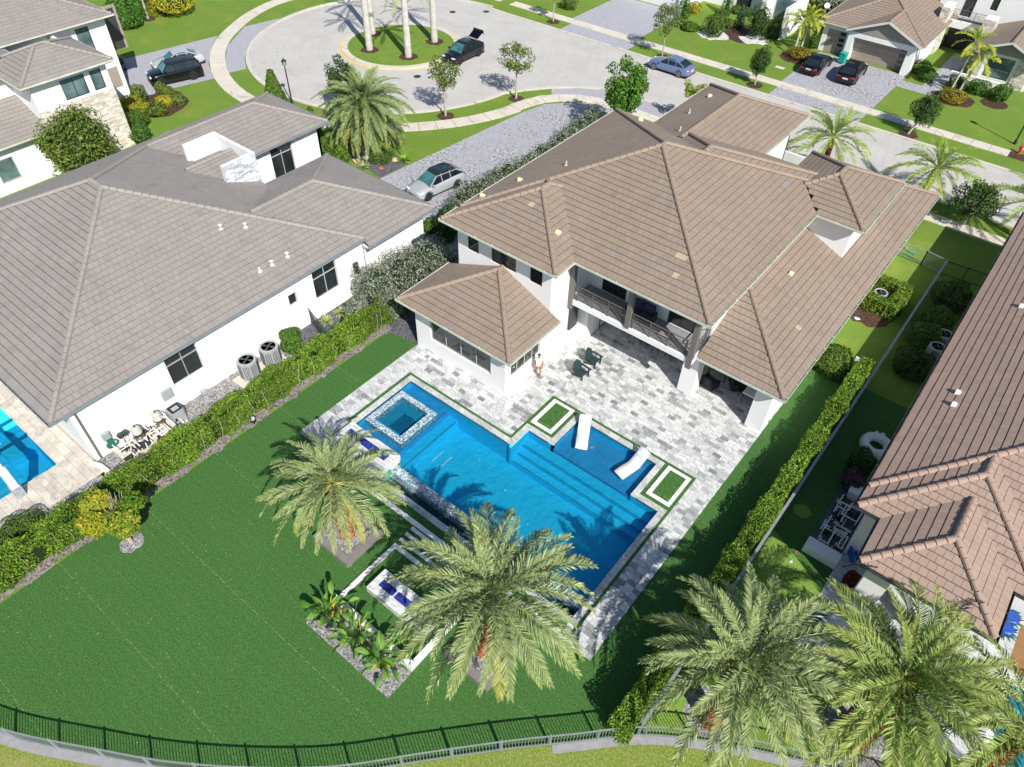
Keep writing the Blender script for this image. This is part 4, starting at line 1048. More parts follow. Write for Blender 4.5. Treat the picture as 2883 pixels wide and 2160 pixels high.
# ------------------------------------------------------------------ right neighbour
H3 = thing('house', 'single storey house with rose brown tiled roof along the right edge', 'house', (10, 40, 0))
rects3 = [Rect(.54, 20, 25.4, 54.6, 3.9), Rect(.54, 7.94, 24.05, 36, 3.9), Rect(1.6, 6.85, 21.4, 30, 3.9)]
roof(H3, rects3, 'tile_rose', gutter='gutter_dark')
w_ = MB(); w_.box(1.08, 1.28, 24.6, 54.0, 0, 3.71); w_.box(1.28, 2.2, 24.6, 24.8, 0, 3.71); w_.box(6.3, 19.5, 26.2, 26.4, 0, 3.71); w_.box(19.3, 19.5, 26.4, 54.0, 0, 3.71); w_.box(1.28, 19.3, 53.8, 54.0, 0, 3.71)
w_.build('wall', 'stucco', H3)
b = MB(); b.box(2.14, 3.1, 21.95, 22.5, 0, 3.71); b.build('column', 'stucco', H3)
b = MB(); b.box(5.6, 6.3, 21.95, 22.5, 0, 3.71); b.build('column', 'stucco', H3)
MB().box(3.1, 5.6, 22.05, 22.3, 3.4, 3.71).build('beam', 'stucco', H3)
window(H3, 'y', 26.2, 9, 14, .1, 2.6, 1, nx=3, frame='frame_dark', name='sliding_door', depth=-.07)
for x, y in ((2209, 985), (2160-2160+0, 0)):
    pass
for (x, y) in (Rg(8, 2170, 995), (2160+1620/3.0681, 1080+80/3.0681), (2160+1585/3.0681, 1080+185/3.0681)):
    onroof.z = 5; 
    for _ in range(30): p = at(x, y, onroof.z); onroof.z = onroof.z*.5+.5*(3.9+.42*(p[0]-.54))
    hood_vent(H3, p[0], p[1], 3.9+.42*(p[0]-.54), 0, 'vent_white' if 'vent_white' in M else 'pvc')
# ------------------------------------------------------------------ top left house
H4 = thing('house', 'two storey white house with ledger stone base in the top left corner', 'house', (-70, 22, 0))
roof(H4, [Rect(-65.3, -59.1, 18.04, 25.05, EZ), Rect(-83.5, -67.2, 12, 29.8, EZ+.2), Rect(-73, -62.3, 4, 20.5, EZ-.05)], 'tile_grey', limit=220)
roof(H4, [Rect(-72, -59.1, -12, 26, 3.6, clips=[(0, -1, 18.68)])], 'tile_grey', limit=60)
w_ = MB()
wall_openings(w_, 'x', -59.65, 18.7, 24.6, 0, 6.8, -.2, [(20.9, 22.75, 4.95, 6.45), (23.2, 24.1, 4.95, 6.45)])
w_.box(-66, -59.85, 18.7, 18.9, 3.0, 6.8); w_.box(-67.9, -59.85, 24.4, 24.6, 0, 6.8)
wall_openings(w_, 'x', -67.9, 24.6, 29.25, 0, 7.0, -.2, [(26.6, 27.75, 4.5, 6.6)])
w_.box(-83, -68.1, 29.05, 29.25, 0, 7.0); w_.box(-59.85, -59.65, -11.5, 18.7, 0, 3.4); w_.box(-70, -68, 12.6, 19, 0, 7); w_.box(-68.1, -67.9, 12.6, 24.35, 0, 7)
w_.box(-63.1, -62.9, 5, 18.7, 3, 6.8)
w_.build('wall', 'stucco', H4)
window(H4, 'x', -59.65, 20.9, 22.75, 4.95, 6.45, -1, nx=2, frame='frame_dark', gl='glass_green', depth=.05)
window(H4, 'x', -59.65, 23.2, 24.1, 4.95, 6.45, -1, nx=1, frame='frame_dark', gl='glass_green', depth=.05)
window(H4, 'x', -67.9, 26.6, 27.75, 4.5, 6.6, -1, nx=1, frame='frame_dark', gl='glass_green', depth=.05)
window(H4, 'x', -59.65, 14.2, 15.6, .9, 2.6, -1, nx=1, gl='glass_green', depth=-.04)
MB().box(-67.9, -67.86, 28.0, 28.9, 1.2, 2.9).build('shade_panel', 'garage', H4)
sb = MB().box(-59.66, -59.6, 18.7, 24.62, 0, 4.8).build('stone_base', 'stucco', H4)
ledger(sb, 'x', -59.6, 18.7, 24.62, 0, 4.8, 'ledger', .13, 1, 200)
b = MB(); b.box(-70.6, -70.3, 29.25, 31.6, 3.2, 6.8); b.box(-70.3, -70.15, 31.35, 31.55, 3.2, 6.9); b.build('screen_frame', 'garage', H4)
for i in range(22):
    MB().box(-70.28, -70.22, 29.3, 31.35, 3.3+i*.155, 3.38+i*.155).build('louvre', 'shutter', H4)
MB().tube([(-67.8, 29.2, 6.9), (-67.8, 29.2, .1)], .05, 8).build('downspout', 'pvc', H4)
# ------------------------------------------------------------------ across the street
H5 = thing('house', 'white house with stone pillars and two tan garage doors across the street at top right', 'house', (-18, 88, 0))
rects5 = [Rect(-24.95, -14.3, 82.4, 99, 3.0), Rect(-21.8, -14.3, 81.7, 98, 3.0, sides=('u0', 'u1')), Rect(-10.55, -4.4, 85.2, 100, 3.0, sides=('u0', 'u1'))]
roof(H5, rects5, 'tile_brown', limit=200)
w_ = MB()
wall_openings(w_, 'y', 82.9, -24.4, -14.8, 0, 2.82, .2, [(-23.9, -21.9, 0, 2.3), (-20.9, -15.6, 0, 2.3)])
w_.box(-15.0, -14.8, 83.1, 92, 0, 2.82); w_.box(-24.4, -24.2, 83.1, 98, 0, 2.82)
w_.add([(-21.5, 82.6, 2.82), (-14.6, 82.6, 2.82), (-18.05, 82.6, 4.3)], [(0, 1, 2)]) if False else None
w_.box(-21.55, -20.95, 82.2, 82.9, 0, 2.82); w_.box(-15.55, -14.8, 82.2, 82.9, 0, 2.82); w_.box(-20.95, -15.55, 82.2, 82.4, 2.3, 2.82)
wall_openings(w_, 'y', 86.2, -10.2, -4.8, 0, 2.82, .2, [(-8.9, -6.6, .5, 2.5)])
w_.box(-10.2, -10.0, 86.4, 99, 0, 2.82)
w_.box(-11.4, -6.9, 84.6, 84.85, 0, .75)
wall_openings(w_, 'y', 93.5, -16.5, 2, 2.9, 6.2, .2, [(-14.2, -13.1, 3.1, 5.3), (-11.7, -11.0, 4.2, 5.4)])
w_.box(-14.8, -11.2, 91.6, 92, 2.4, 3.1)
w_.build('wall', 'stucco', H5)
gb = MB(); gb.prism([(-21.5, 2.85), (-14.6, 2.85), (-18.05, 4.35)], 0, .1)
o = MB().add([(x, 82.15 if z < .05 else 82.3, y) for x, y, z in gb.v], gb.f).build('gable', 'stucco_grey', H5)
gb = MB(); gb.prism([(-10.3, 2.85), (-4.6, 2.85), (-7.47, 4.1)], 0, .1)
MB().add([(x, 85.9 if z < .05 else 86.1, y) for x, y, z in gb.v], gb.f).build('gable', 'stucco_grey', H5)
for x0, x1, wx in ((-23.9, -21.9, -22.3), (-20.9, -15.6, -16.05)):
    gd = MB()
    for k in range(4): gd.box(x0, x1, 82.98, 83.04, k*.575+.01, k*.575+.56)
    g_ = gd.build('garage_door', 'garage', H5)
    for k in range(4): MB().box(wx-.28, wx+.28, 82.955, 82.985, k*.575+.14, k*.575+.46).build('pane', 'glass', g_)
window(H5, 'y', 86.2, -8.9, -6.6, .5, 2.5, 1, nx=1, frame='frame_dark', gl='glass_green')
MB().box(-14.2, -13.1, 93.62, 93.66, 3.1, 5.3).build('door', 'glass', H5); MB().box(-11.7, -11.0, 93.62, 93.66, 4.2, 5.4).build('pane', 'glass', H5)
for x0, x1, y0, y1, z1 in ((-15.4, -14.6, 89.9, 92, 4.6), (-11.3, -10.2, 90.4, 92, 4.2)):
    pl_ = MB().box(x0, x1, y0, y1, 0, z1).build('stone_pillar', 'stucco', H5)
    ledger(pl_, 'y', y0, x0, x1, 0, z1, 'ledger', .16, -1, 30); ledger(pl_, 'x', x1, y0, y1, 0, z1, 'ledger', .16, 1, 0)
for x0, x1 in ((-10.2, -9.2), (-6.3, -5.0)):
    pl_ = MB().box(x0, x1, 86.1, 86.18, 0, 2.7).build('stone_pillar', 'stucco', H5); ledger(pl_, 'y', 86.1, x0, x1, 0, 2.7, 'ledger', .16, -1, 60)
railing(H5, (-14.6, 91.7), (-11.3, 91.7), 3, 3.1)
MB().box(-14.5, -11.3, 93.0, 93.4, 0, 2.9).build('dark_entry', 'black', H5)
H6 = thing('house', 'white house whose lower walls show along the top edge behind round clipped shrubs', 'house', (-38, 88, 0))
w_ = MB(); w_.box(-48.6, -48.2, 82.7, 83.3, 0, 3); w_.box(-48.2, -41.4, 83.0, 83.2, 0, 3); w_.box(-41.4, -40.9, 82.7, 88, 0, 3); w_.box(-40.9, -28.6, 88.0, 88.2, 0, 3.2); w_.box(-33.2, -32.6, 86.9, 88, 0, 3.2); w_.box(-28.8, -28.4, 82.6, 88, 0, 3.2)
w_.build('wall', 'stucco', H6)
MB().box(-36.6, -34.9, 87.95, 87.99, .0, 2.4).build('door', 'frame_dark', H6)
MB().box(-31.9, -29.4, 87.95, 87.99, .2, 2.4).build('window', 'glass_green', H6)
roof(H6, [Rect(-49.3, -28, 88.5, 104, 3.3), Rect(-49.3, -40.4, 83.4, 97, 3.3)], 'tile_brown', limit=0)

# ------------------------------------------------------------------ left neighbour's terrace and pool
sheet('terrace_west', [rect(-48, -29.95, -10, 5.0)], .012, simple('grout_tan', (.4, .36, .3), .9), holes=[LPOOL])
ter = bpy.data.objects['terrace_west']; ps = []
v = -9.9; 
while v < 4.9:
    rh = random.choice((.3, .41, .6)); u = -47.9
    while u < -30:
        l_ = random.choice((.41, .6, .6, .9)); a0, a1, c0, c1 = u, min(u+l_-.01, -29.97), v, min(v+rh-.01, 4.93)
        u += l_
        for q in subtract([rect(a0, a1, c0, c1)], rplanes(*LPOOL)):
            if parea(q) > .01: ps.append(boxpiece(q, .012, .045, (random.random(), random.random(), random.random())))
    v += rh
pieces(ps, 'terrace_paver', M['travertine'], ter, 160)
p2 = thing('swimming_pool', 'corner of a neighbouring blue pool under a white pergola at the left edge', 'swimming pool', (-34, 0, 0))
b = MB(); b.box(-41, -32.2, -6, 3.6, -1.4, -1.3); b.box(-41.1, -41, -6, 3.6, -1.4, 0); b.box(-32.2, -32.1, -6, 3.6, -1.4, 0); b.box(-41, -32.2, 3.6, 3.7, -1.4, 0); b.box(-41, -32.2, -6.1, -6, -1.4, 0); b.box(-41, -36.5, 2.9, 3.6, -1.4, .03); b.box(-32.9, -32.2, .7, 3.0, -1.3, -.5); b.box(-36.4, -35, 2.2, 3.6, -1.3, -.45)
b.build('pool_shell', 'pool_deep', p2)
b = MB(); b.add([(-41, -6, -.06), (-32.2, -6, -.06), (-32.2, 3.6, -.06), (-41, 3.6, -.06)], [(0, 1, 2, 3)]); b.build('water_surface', 'water', p2)
pg = thing('pergola', 'white timber pergola standing over the neighbouring pool at the left edge', 'pergola', (-32, 1.6, 0))
cp_ = MB().box(-31.95, -31.5, 1.3, 1.75, 0, .75).build('column', 'ledger_white', pg)
MB().box(-31.9, -31.55, 1.35, 1.7, .75, 2.5).build('post', 'white_marble', pg)
for y in (1.35, -1.8): MB().bar((-31.4, y+.17, 2.55), (-40, y+.17, 2.55), .22, .28).build('beam', 'white_marble', pg)
for i in range(5): MB().bar((-32.6-i*1.6, 2.2, 2.78), (-32.6-i*1.6, -2.4, 2.78), .1, .18).build('rafter', 'white_marble', pg)
# right neighbour's yard
pl_ = [[(-2.0, 11.3), (-.3, 12.5), (1.05, 13.3), (1.05, 22.0), (-2.0, 23.6)]]
for a, c in zip(FENCE[:-1], FENCE[1:]):
    if a[0] >= 1.0 and a[0] < 10: pl_.append([a, c, (c[0], 18.4), (a[0], 18.4)])
sheet('putting_lawn', pl_, .007, 'putting')
sheet('palm_gravel_ring', [disc((4.45, 16.4), 1.45, 0)], .009, 'gravel'); sheet('palm_gravel_patch', [disc((-.2, 13.95), 1.15, 0)], .0095, 'gravel')
sheet('terrace_east', [rect(1.08, 16, 18.4, 26.2)], .008, 'travertine')
sheet('putting_hole_patch', [disc(tuple(at(2160+300/3.068, 1080+1100/3.068)), .42, 0)], .009, 'putting')
ps = []
for j in range(10):
    for i in range(18):
        q = rect(1.1+i*.8+.005, 1.1+i*.8+.79, 18.4+j*.76+.005, 18.4+j*.76+.75); t = random.uniform(0, .3); ps.append(boxpiece(q, .008, .04, (t, random.random(), random.random())))
pieces(ps, 'terrace_paver', M['marble'], bpy.data.objects['terrace_east'], 80)

# ------------------------------------------------------------------ foliage
def nrm(a): return a/np.maximum(np.linalg.norm(a, axis=1, keepdims=True), 1e-6)
def leaf_quads(P, N, size, cols, aspect=.55, jit=.9, droop=0.):
    n = len(P); N = nrm(N+rng.normal(0, jit, (n, 3))); r_ = rng.normal(0, 1, (n, 3)); T = nrm(np.cross(N, r_)); B = np.cross(N, T)
    s = size*rng.uniform(.6, 1.35, (n, 1)); a = T*s*.5; b = B*s*.5*aspect
    V = np.stack([P-a, P-b, P+a, P+b], 1)
    return V
def palette(n, cols, var=.18):
    c = np.array(cols)[rng.integers(0, len(cols), n)]; return np.clip(c*rng.uniform(1-var*1.6, 1+var*1.6, (n, 1))*rng.uniform(1-var*.4, 1+var*.4, (n, 3)), 0, 1)
G_FIC = [(.07, .15, .016), (.11, .22, .022), (.16, .27, .03), (.05, .11, .012)]
G_DK = [(.03, .065, .014), (.05, .10, .02), (.075, .14, .028)]
G_MID = [(.05, .12, .02), (.07, .16, .022), (.10, .19, .03)]
G_SIL = [(.20, .22, .175), (.27, .295, .235), (.34, .365, .30), (.13, .155, .11)]
G_YEL = [(.42, .34, .02), (.30, .30, .03), (.16, .24, .02), (.5, .38, .03)]
G_YT = [(.38, .36, .03), (.28, .31, .03), (.14, .24, .02), (.44, .38, .03)]
G_OLIVE = [(.10, .15, .025), (.15, .205, .035), (.20, .25, .05), (.06, .10, .018)]
G_BOX = [(.06, .13, .02), (.10, .17, .03), (.14, .2, .04)]
def ellipsoid_pts(n, c, r, shell=.55, lumps=5):
    d = nrm(rng.normal(0, 1, (n, 3))); ph = rng.uniform(0, 6, (lumps, 3)); 
    q = np.ones(n)
    for k in range(lumps): q += .09*np.sin(d@nrm(rng.normal(0, 1, (1, 3)))[0]*(3+2*k)+ph[k, 0])
    rad = (shell+(1-shell)*rng.uniform(0, 1, n)**.5)*q
    return np.array(c)+d*np.array(r)*rad[:, None], d
def foliage(parent, n, c, r, size, cols, shell=.6, name='crown', lumps=5, zmin=None, world=True, jit=.8, aspect=.55, clumps=None, mat='leaf', core=True):
    if clumps:
        P = []; Nn = []
        cc, dd = ellipsoid_pts(clumps, c, np.array(r)*.85, .55, lumps); cr = min(r)*.34
        k = n//clumps
        for q, d in zip(cc, dd):
            p_, d_ = ellipsoid_pts(k, q, (cr, cr, cr*.8), .35, 2); P.append(p_); Nn.append(d_*.6+d*.5+np.array([0, 0, .4]))
        P = np.vstack(P); Nn = np.vstack(Nn)
    else: P, Nn = ellipsoid_pts(n, c, r, shell, lumps); Nn = Nn+np.array([0, 0, .3])
    if zmin is not None: k = P[:, 2] > zmin; P = P[k]; Nn = Nn[k]
    V = leaf_quads(P, Nn, size, None, aspect, jit)
    if world: V = V-np.array(wloc(parent))
    me = quads_mesh(name, V, palette(len(V), cols)); o = link(name, me, mat, parent)
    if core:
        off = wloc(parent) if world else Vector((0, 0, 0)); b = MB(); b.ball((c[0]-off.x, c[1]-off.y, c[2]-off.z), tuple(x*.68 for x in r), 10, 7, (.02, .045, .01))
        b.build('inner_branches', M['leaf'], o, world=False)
    return o
def box_foliage(x0, x1, y0, y1, z0, z1, n, size, cols, lump=.12, path=None):
    """points on the top and sides of a clipped hedge"""
    A = [(x1-x0)*(y1-y0), 2*(y1-y0)*(z1-z0), 2*(x1-x0)*(z1-z0)]; tot = sum(A); out = []; no = []
    k = rng.choice(5, n, p=[A[0]/tot, A[1]/2/tot, A[1]/2/tot, A[2]/2/tot, A[2]/2/tot]); u = rng.uniform(0, 1, (n, 3)); dep = rng.uniform(0, 1, n)**2*.22
    P = np.zeros((n, 3)); Nn = np.zeros((n, 3))
    X = x0+(x1-x0)*u[:, 0]; Y = y0+(y1-y0)*u[:, 1]; Z = z0+(z1-z0)*u[:, 2]
    w = lump*(np.sin(Y*2.1+X)+.6*np.sin(Y*5.3+2)+.5*np.sin(X*3.7+Y*1.3))
    for i, (ax, pos, nv) in enumerate(((2, z1, (0, 0, 1)), (0, x0, (-1, 0, .2)), (0, x1, (1, 0, .2)), (1, y0, (0, -1, .2)), (1, y1, (0, 1, .2)))):
        mk = k == i; q = np.stack([X, Y, Z], 1)[mk]; nn = np.array(nv, float)
        q[:, ax] = pos; q = q+nn*(w[mk]-dep[mk])[:, None]; P[mk] = q; Nn[mk] = nn
    return P, Nn
def hedge(name, label, cat, x0, x1, y0, y1, z1, n, size, cols, lump=.1, group=None, yellow=None):
    t = thing(name, label, cat, ((x0+x1)/2, (y0+y1)/2, 0), group=group)
    P, Nn = box_foliage(x0, x1, y0, y1, .05, z1, n, size, cols, lump)
    V = leaf_quads(P, Nn+np.array([0, 0, .25]), size, None, .55, .7)-np.array(wloc(t)); T = palette(n, cols)
    big = (np.sin(P[:, 1]*1.7)+np.sin(P[:, 1]*.7+2)+np.sin(P[:, 0]*4))*.12+1; T = np.clip(T*big[:, None], 0, 1)
    link('foliage', quads_mesh('foliage', V, T), 'leaf', t)
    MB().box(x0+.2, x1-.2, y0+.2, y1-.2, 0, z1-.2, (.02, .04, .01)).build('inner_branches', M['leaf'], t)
    return t
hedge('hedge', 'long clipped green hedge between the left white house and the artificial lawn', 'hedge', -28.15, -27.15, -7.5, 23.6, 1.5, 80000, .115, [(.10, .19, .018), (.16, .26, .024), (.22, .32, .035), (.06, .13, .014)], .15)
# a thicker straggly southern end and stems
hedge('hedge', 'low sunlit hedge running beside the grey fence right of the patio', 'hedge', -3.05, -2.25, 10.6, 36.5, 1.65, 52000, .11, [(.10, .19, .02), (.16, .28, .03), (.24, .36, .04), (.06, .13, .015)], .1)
tw = bpy.data.objects['hedge']; b = MB()
for i in range(26):
    y = -3+i*1.0+random.uniform(-.3, .3); x = -27.1+random.uniform(-.05, .05); b.tube([(x-.1, y, .05), (x+.05, y+random.uniform(-.1, .1), .7), (x, y+random.uniform(-.2, .2), 1.5)], [.02, .015, .01], 5)
b.build('stem', 'bark', tw)['kind'] = 'stuff'

# palms ------------------------------------------------------------
def frond_mesh(name, Lf, up, droop, cols, tip, nl=64, ll=.5, lw=.036, vee=.55, curl=0., plume=0.):
    t = np.linspace(0, 1, 15); ang = up-droop*t**1.3; ds = Lf/14
    x = np.concatenate([[0], np.cumsum(np.cos(ang[:-1])*ds)]); z = np.concatenate([[0], np.cumsum(np.sin(ang[:-1])*ds)]); y = curl*t**2*Lf
    pts = np.stack([x, y, z], 1); tan = np.gradient(pts, axis=0); tan = nrm(tan)
    s = np.linspace(.14, .995, nl); V = []; T = []
    side = np.array([0, 1., 0]); cols = np.array(cols); tip = np.array(tip)
    for sg in (-1, 1):
        for f in s:
            i = min(int(f*14), 13); g = f*14-i; p = pts[i]*(1-g)+pts[i+1]*g; tn = tan[i]*(1-g)+tan[i+1]*g; upv = np.cross(tn, side); upv = upv if upv[2] > 0 else -upv
            l_ = ll*(1-.0*f)*min(1, .35+2.2*(f-.1))*min(1, .32+1.9*(1.02-f))*random.uniform(.85, 1.12)
            fw = .55+.75*f; va = vee*random.uniform(.5, 1.3)
            d = tn*(fw+.25)+side*sg+upv*va*random.choice((1.5, .9, .3)); d /= np.linalg.norm(d); d2 = d+np.array([0, 0, -.45]); d2 /= np.linalg.norm(d2)
            wv = np.cross(d, upv+side*.01*sg); wv = wv/np.linalg.norm(wv)*lw*.5 if np.linalg.norm(wv) > 1e-3 else tn*lw*.5
            wv = tn*lw*.62+upv*lw*random.uniform(-.35, .35)
            q1 = p+d*l_*.62; q2 = q1+d2*l_*.38; c = cols[random.randrange(len(cols))]*(1-f*.75)+tip*f*.75; c = c*random.uniform(.75, 1.25)
            V.append([p-wv*.6, p+wv*.6, q1+wv, q1-wv]); V.append([q1-wv, q1+wv, q2+wv*.1, q2-wv*.1]); T += [c, c*1.1]
    for i in range(14):      # rachis
        a, bq = pts[i], pts[i+1]; w0 = .045*(1-i/14)+.008; w1 = .045*(1-(i+1)/14)+.008; h = np.array([0, 0, .015])
        for sg in (-1, 1): V.append([a+h, a+side*sg*w0-h, bq+side*sg*w1-h, bq+h]); T.append(np.array((.36, .38, .12)))
    return quads_mesh(name, np.array(V), np.clip(np.array(T), 0, 1))
DATE = [(.145, .215, .11), (.21, .285, .15), (.07, .115, .055), (.29, .36, .20)]; DTIP = (.30, .35, .12)
GREEN = [(.10, .22, .03), (.14, .28, .04), (.19, .33, .05)]; GTIP = (.36, .42, .06)
def palm_set(key, Lf, cols, tip, n=7, ll=.5, low=(-.25), lw=.036, nl=64):
    out = []
    for i in range(n):
        f = i/(n-1); up = 1.35*(1-f)+low*f; dr = .75+.55*math.sin(f*PI)+random.uniform(-.1, .1)
        c = cols; tp = tip
        out.append(frond_mesh('frond', Lf*(1.0-.12*(1-f)), up, dr, c, tp, nl=nl, ll=ll, lw=lw, curl=random.uniform(-.06, .06)))
    yl = frond_mesh('frond', Lf*.9, low-.15, .9, [(.24, .29, .08), (.28, .31, .09)], (.44, .40, .09), nl=nl, ll=ll, lw=lw)
    return out, yl
def palm(label, base, crown, n, fset, scale=1., trunk_r=.27, mat='boots', name='palm_tree', group=None, yellows=2, cat='palm tree', boots=True, rings=16):
    t = thing(name, label, cat, (base[0], base[1], 0), group=group); fm, yl = fset
    bz, cz = base[2] if len(base) > 2 else 0, crown[2]; pts = []; rs = []
    for i in range(rings+1):
        f = i/rings; pts.append((base[0]+(crown[0]-base[0])*f, base[1]+(crown[1]-base[1])*f, bz+(cz-.38-bz)*f)); rs.append(trunk_r*(1.15-.2*f if f < .8 else .99+.5*(f-.8))*(1+.05*(i % 2)))
    MB().tube(pts, rs, 14).build('trunk', mat, t)
    if boots:
        b = MB()
        for i in range(int((cz-.5-bz)/.12)):
            for j in range(9):
                f = i*.12/(cz-bz); a = 2*PI*(j+.5*(i % 2))/9; r = trunk_r*1.03; x = base[0]+(crown[0]-base[0])*f+r*math.cos(a); y = base[1]+(crown[1]-base[1])*f+r*math.sin(a); z = bz+i*.12
                b.bar((x, y, z), (x+.05*math.cos(a), y+.05*math.sin(a), z+.14), .13, .04, up=(math.cos(a), math.sin(a), 0))
        b.build('frond_base', mat, t)['kind'] = 'stuff'
    ga = random.uniform(0, 6)
    for i in range(n):
        f = (i+.5)/n; k = min(int(f*len(fm)), len(fm)-1); a = ga+i*2.39996+random.uniform(-.15, .15)
        me = yl if i >= n-yellows else fm[k]
        o = bpy.data.objects.new('frond', me); 
        if not me.materials: me.materials.append(M['frond'])
        C.objects.link(o); o.parent = t; s = scale*random.uniform(.86, 1.08)*(.55+.45*min(1, f*2.4)); o.scale = (s, s, s)
        rr = .06+.12*f; o.location = (crown[0]-base[0]+rr*math.cos(a), crown[1]-base[1]+rr*math.sin(a), cz-.12*f); o.rotation_euler = (random.uniform(-.5, .5), random.uniform(-.12, .12), a)
    return t
S_DATE = palm_set('d', 4.2, DATE, DTIP, 10, .54, -.36, nl=50, lw=.052)
palm('smallest date palm, rust brown trunk showing, in the square planter left of the pool', (-17.5, 10.15, .28), (-17.43, 10.02, 4.7), 62, S_DATE, .78, .30, group='silvery date palms', yellows=3)
palm('date palm with the widest crown overhanging the pool and the fire pit', (-8.88, 9.95, .28), (-8.6, 10.2, 5.3), 72, S_DATE, 1.03, .30, group='silvery date palms', yellows=3)
palm('date palm rising between the end of the low hedge and the putting lawn', (-.15, 13.6), (-.07, 13.75, 5.6), 70, S_DATE, 1.0, .36, group='silvery date palms', yellows=2)
S_DG = palm_set('g', 4.4, [(.10, .19, .05), (.15, .255, .065), (.21, .32, .09), (.06, .11, .03)], (.33, .37, .09), 10, .54, -.36, nl=50, lw=.052)
palm('greener date palm in the bottom right corner with a thick trunk in pale gravel', (4.45, 16.5), (4.42, 16.75, 5.3), 78, S_DG, 1.03, .55, group='silvery date palms', yellows=2)
palm('date palm cut by the right edge of the picture beside the turquoise pool', (8.4, 17.6), (8.2, 17.8, 5.2), 40, S_DG, .95, .3, group='silvery date palms', yellows=1)
# dense cycad like palm in front of the cul-de-sac
S_CY = palm_set('c', 4.9, [(.09, .16, .08), (.13, .21, .10), (.19, .27, .13)], (.28, .33, .10), 10, .55, -.75, nl=70, lw=.045)
palm('full round date palm drooping over the rock garden beside the turning circle', (-45.5, 36.8), (-44.5, 36.9, 4.0), 130, S_CY, .95, .35, yellows=3)
S_GR = palm_set('r', 3.4, GREEN, GTIP, 7, .46, -.35, nl=50)
palm('bright green feather palm behind the tiled garage wing, nearest the driveway', (-13.35, 56.2), (-13.4, 56.3, 4.1), 34, S_GR, 1.12, .16, group='green palms along the side street')
palm('green feather palm right of the bedroom roof, its lower fronds yellow', (-6.2, 58.7), (-5.95, 58.4, 3.3), 40, S_GR, 1.12, .18, group='green palms along the side street', yellows=7)
palm('green feather palm cut by the right edge above the brown tiled roof', (.9, 58.6), (.8, 58.4, 3.2), 30, S_GR, 1.1, .18, group='green palms along the side street')
# royal palms on the island
S_RO = palm_set('o', 3.6, [(.06, .13, .03), (.09, .18, .035)], (.3, .33, .06), 6, .5, -.6, nl=40)
def royal(label, base, h, n=16):
    t = palm(label, base, (base[0], base[1], h), n, S_RO, 1., .30, 'royal_bark', boots=False, group='royal palms on the round island', yellows=1, rings=18)
    return t
isl = [(Rg(2, 985, 440), 8.4, 'royal palm at the left of the island, in front'), (Rg(2, 1320, 500), 7.2, 'royal palm at the near edge of the island, fronds at the top'), (Rg(2, 1545, 370), 9.0, 'royal palm at the right of the island beside the dark car'), (Rg(2, 1010, 300), 8.8, 'royal palm half hidden behind the left island trunk')]
for (px, h, lb) in isl:
    g_ = at(*px); royal(lb+', pale trunk', (g_[0], g_[1], .1), h); mulch((g_[0], g_[1]), .95, .11)

# broadleaf trees ----------------------------------------------------
def tree(label, base, h, r, n, size, cols, trunk=.06, hc=None, clumps=26, name='tree', group=None, zr=None, lean=(0, 0), mat='bark', cat='tree', core=False, aspect=.55):
    t = thing(name, label, cat, (base[0], base[1], 0), group=group); zr = zr or r; hc = hc or h-zr
    b = MB(); cx, cy = base[0]+lean[0], base[1]+lean[1]
    b.tube([(base[0], base[1], 0), ((base[0]+cx)/2, (base[1]+cy)/2, hc*.5), (cx, cy, hc)], [trunk*1.5, trunk, trunk*.7], 8)
    for i in range(9):
        a = i*2.4; f = random.uniform(.45, .95); z0 = hc*(.55+.4*random.random()); b.tube([(base[0]+(cx-base[0])*z0/hc, base[1]+(cy-base[1])*z0/hc, z0), (cx+r*f*.5*math.cos(a), cy+r*f*.5*math.sin(a), z0+zr*.45), (cx+r*f*.85*math.cos(a), cy+r*f*.85*math.sin(a), z0+zr*.8)], [trunk*.45, trunk*.3, trunk*.12], 5)
    b.build('trunk', mat, t)
    foliage(t, n, (cx, cy, hc+zr*.15), (r, r, zr), size, cols, .5, clumps=clumps, core=core, aspect=aspect)
    return t
mt = at(*Rg(2, 1640, 1005)); tree('young street tree on the kerb strip just right of the round date palm', mt, 5.2, 1.5, 1900, .19, G_OLIVE, .07, hc=3.7, zr=1.5, clumps=34, group='young trees round the turning circle'); mulch(mt, .75)
mt = at(1440+40/3.068, 855/3.068); tree('sparse young street tree in the middle of the kerb strip below the dark car', mt, 5.0, 1.4, 1800, .19, G_OLIVE, .07, hc=3.6, zr=1.45, clumps=32, group='young trees round the turning circle'); mulch(mt, .72)
mt = at(*Rg(3, 1300, 490)); tree('thin airy street tree behind the blue parked car', mt, 4.9, 1.5, 1900, .18, [(.12, .17, .05), (.17, .22, .08)], .05, hc=3.5, zr=1.7, clumps=30, group='young trees round the turning circle'); mulch(mt, .7)
mt = at(*Rg(3, 360, 190)); tree('small street tree cut by the top edge left of the northern driveway', mt, 4.2, 1.0, 1200, .18, G_OLIVE, .05, group='young trees round the turning circle'); mulch(mt, .7)
mt = at(*Rg(3, 2100, 735)); tree('small dense cone shaped tree on the kerb strip near the two black cars', mt, 3.4, .95, 2600, .15, G_DK, .06, hc=2.1, zr=1.35, clumps=None, core=True); mulch(mt, .8)
mt = at(*Rg(4, 1215, 1160)); tree('dark leaning small tree beside the pavement behind the green palms', mt, 3.6, 1.15, 3200, .16, G_DK, .07, hc=2.0, zr=1.3, clumps=None, lean=(.5, .6), core=True); mulch(mt, .85)
tree('tall light green leafy tree beside the dark rear roof and the street', (-29.6, 51.8), 6.6, 1.75, 7000, .24, [(.06, .15, .02), (.09, .21, .025), (.14, .28, .035)], .12, hc=4.2, zr=2.6, clumps=60, lean=(.3, -.2))
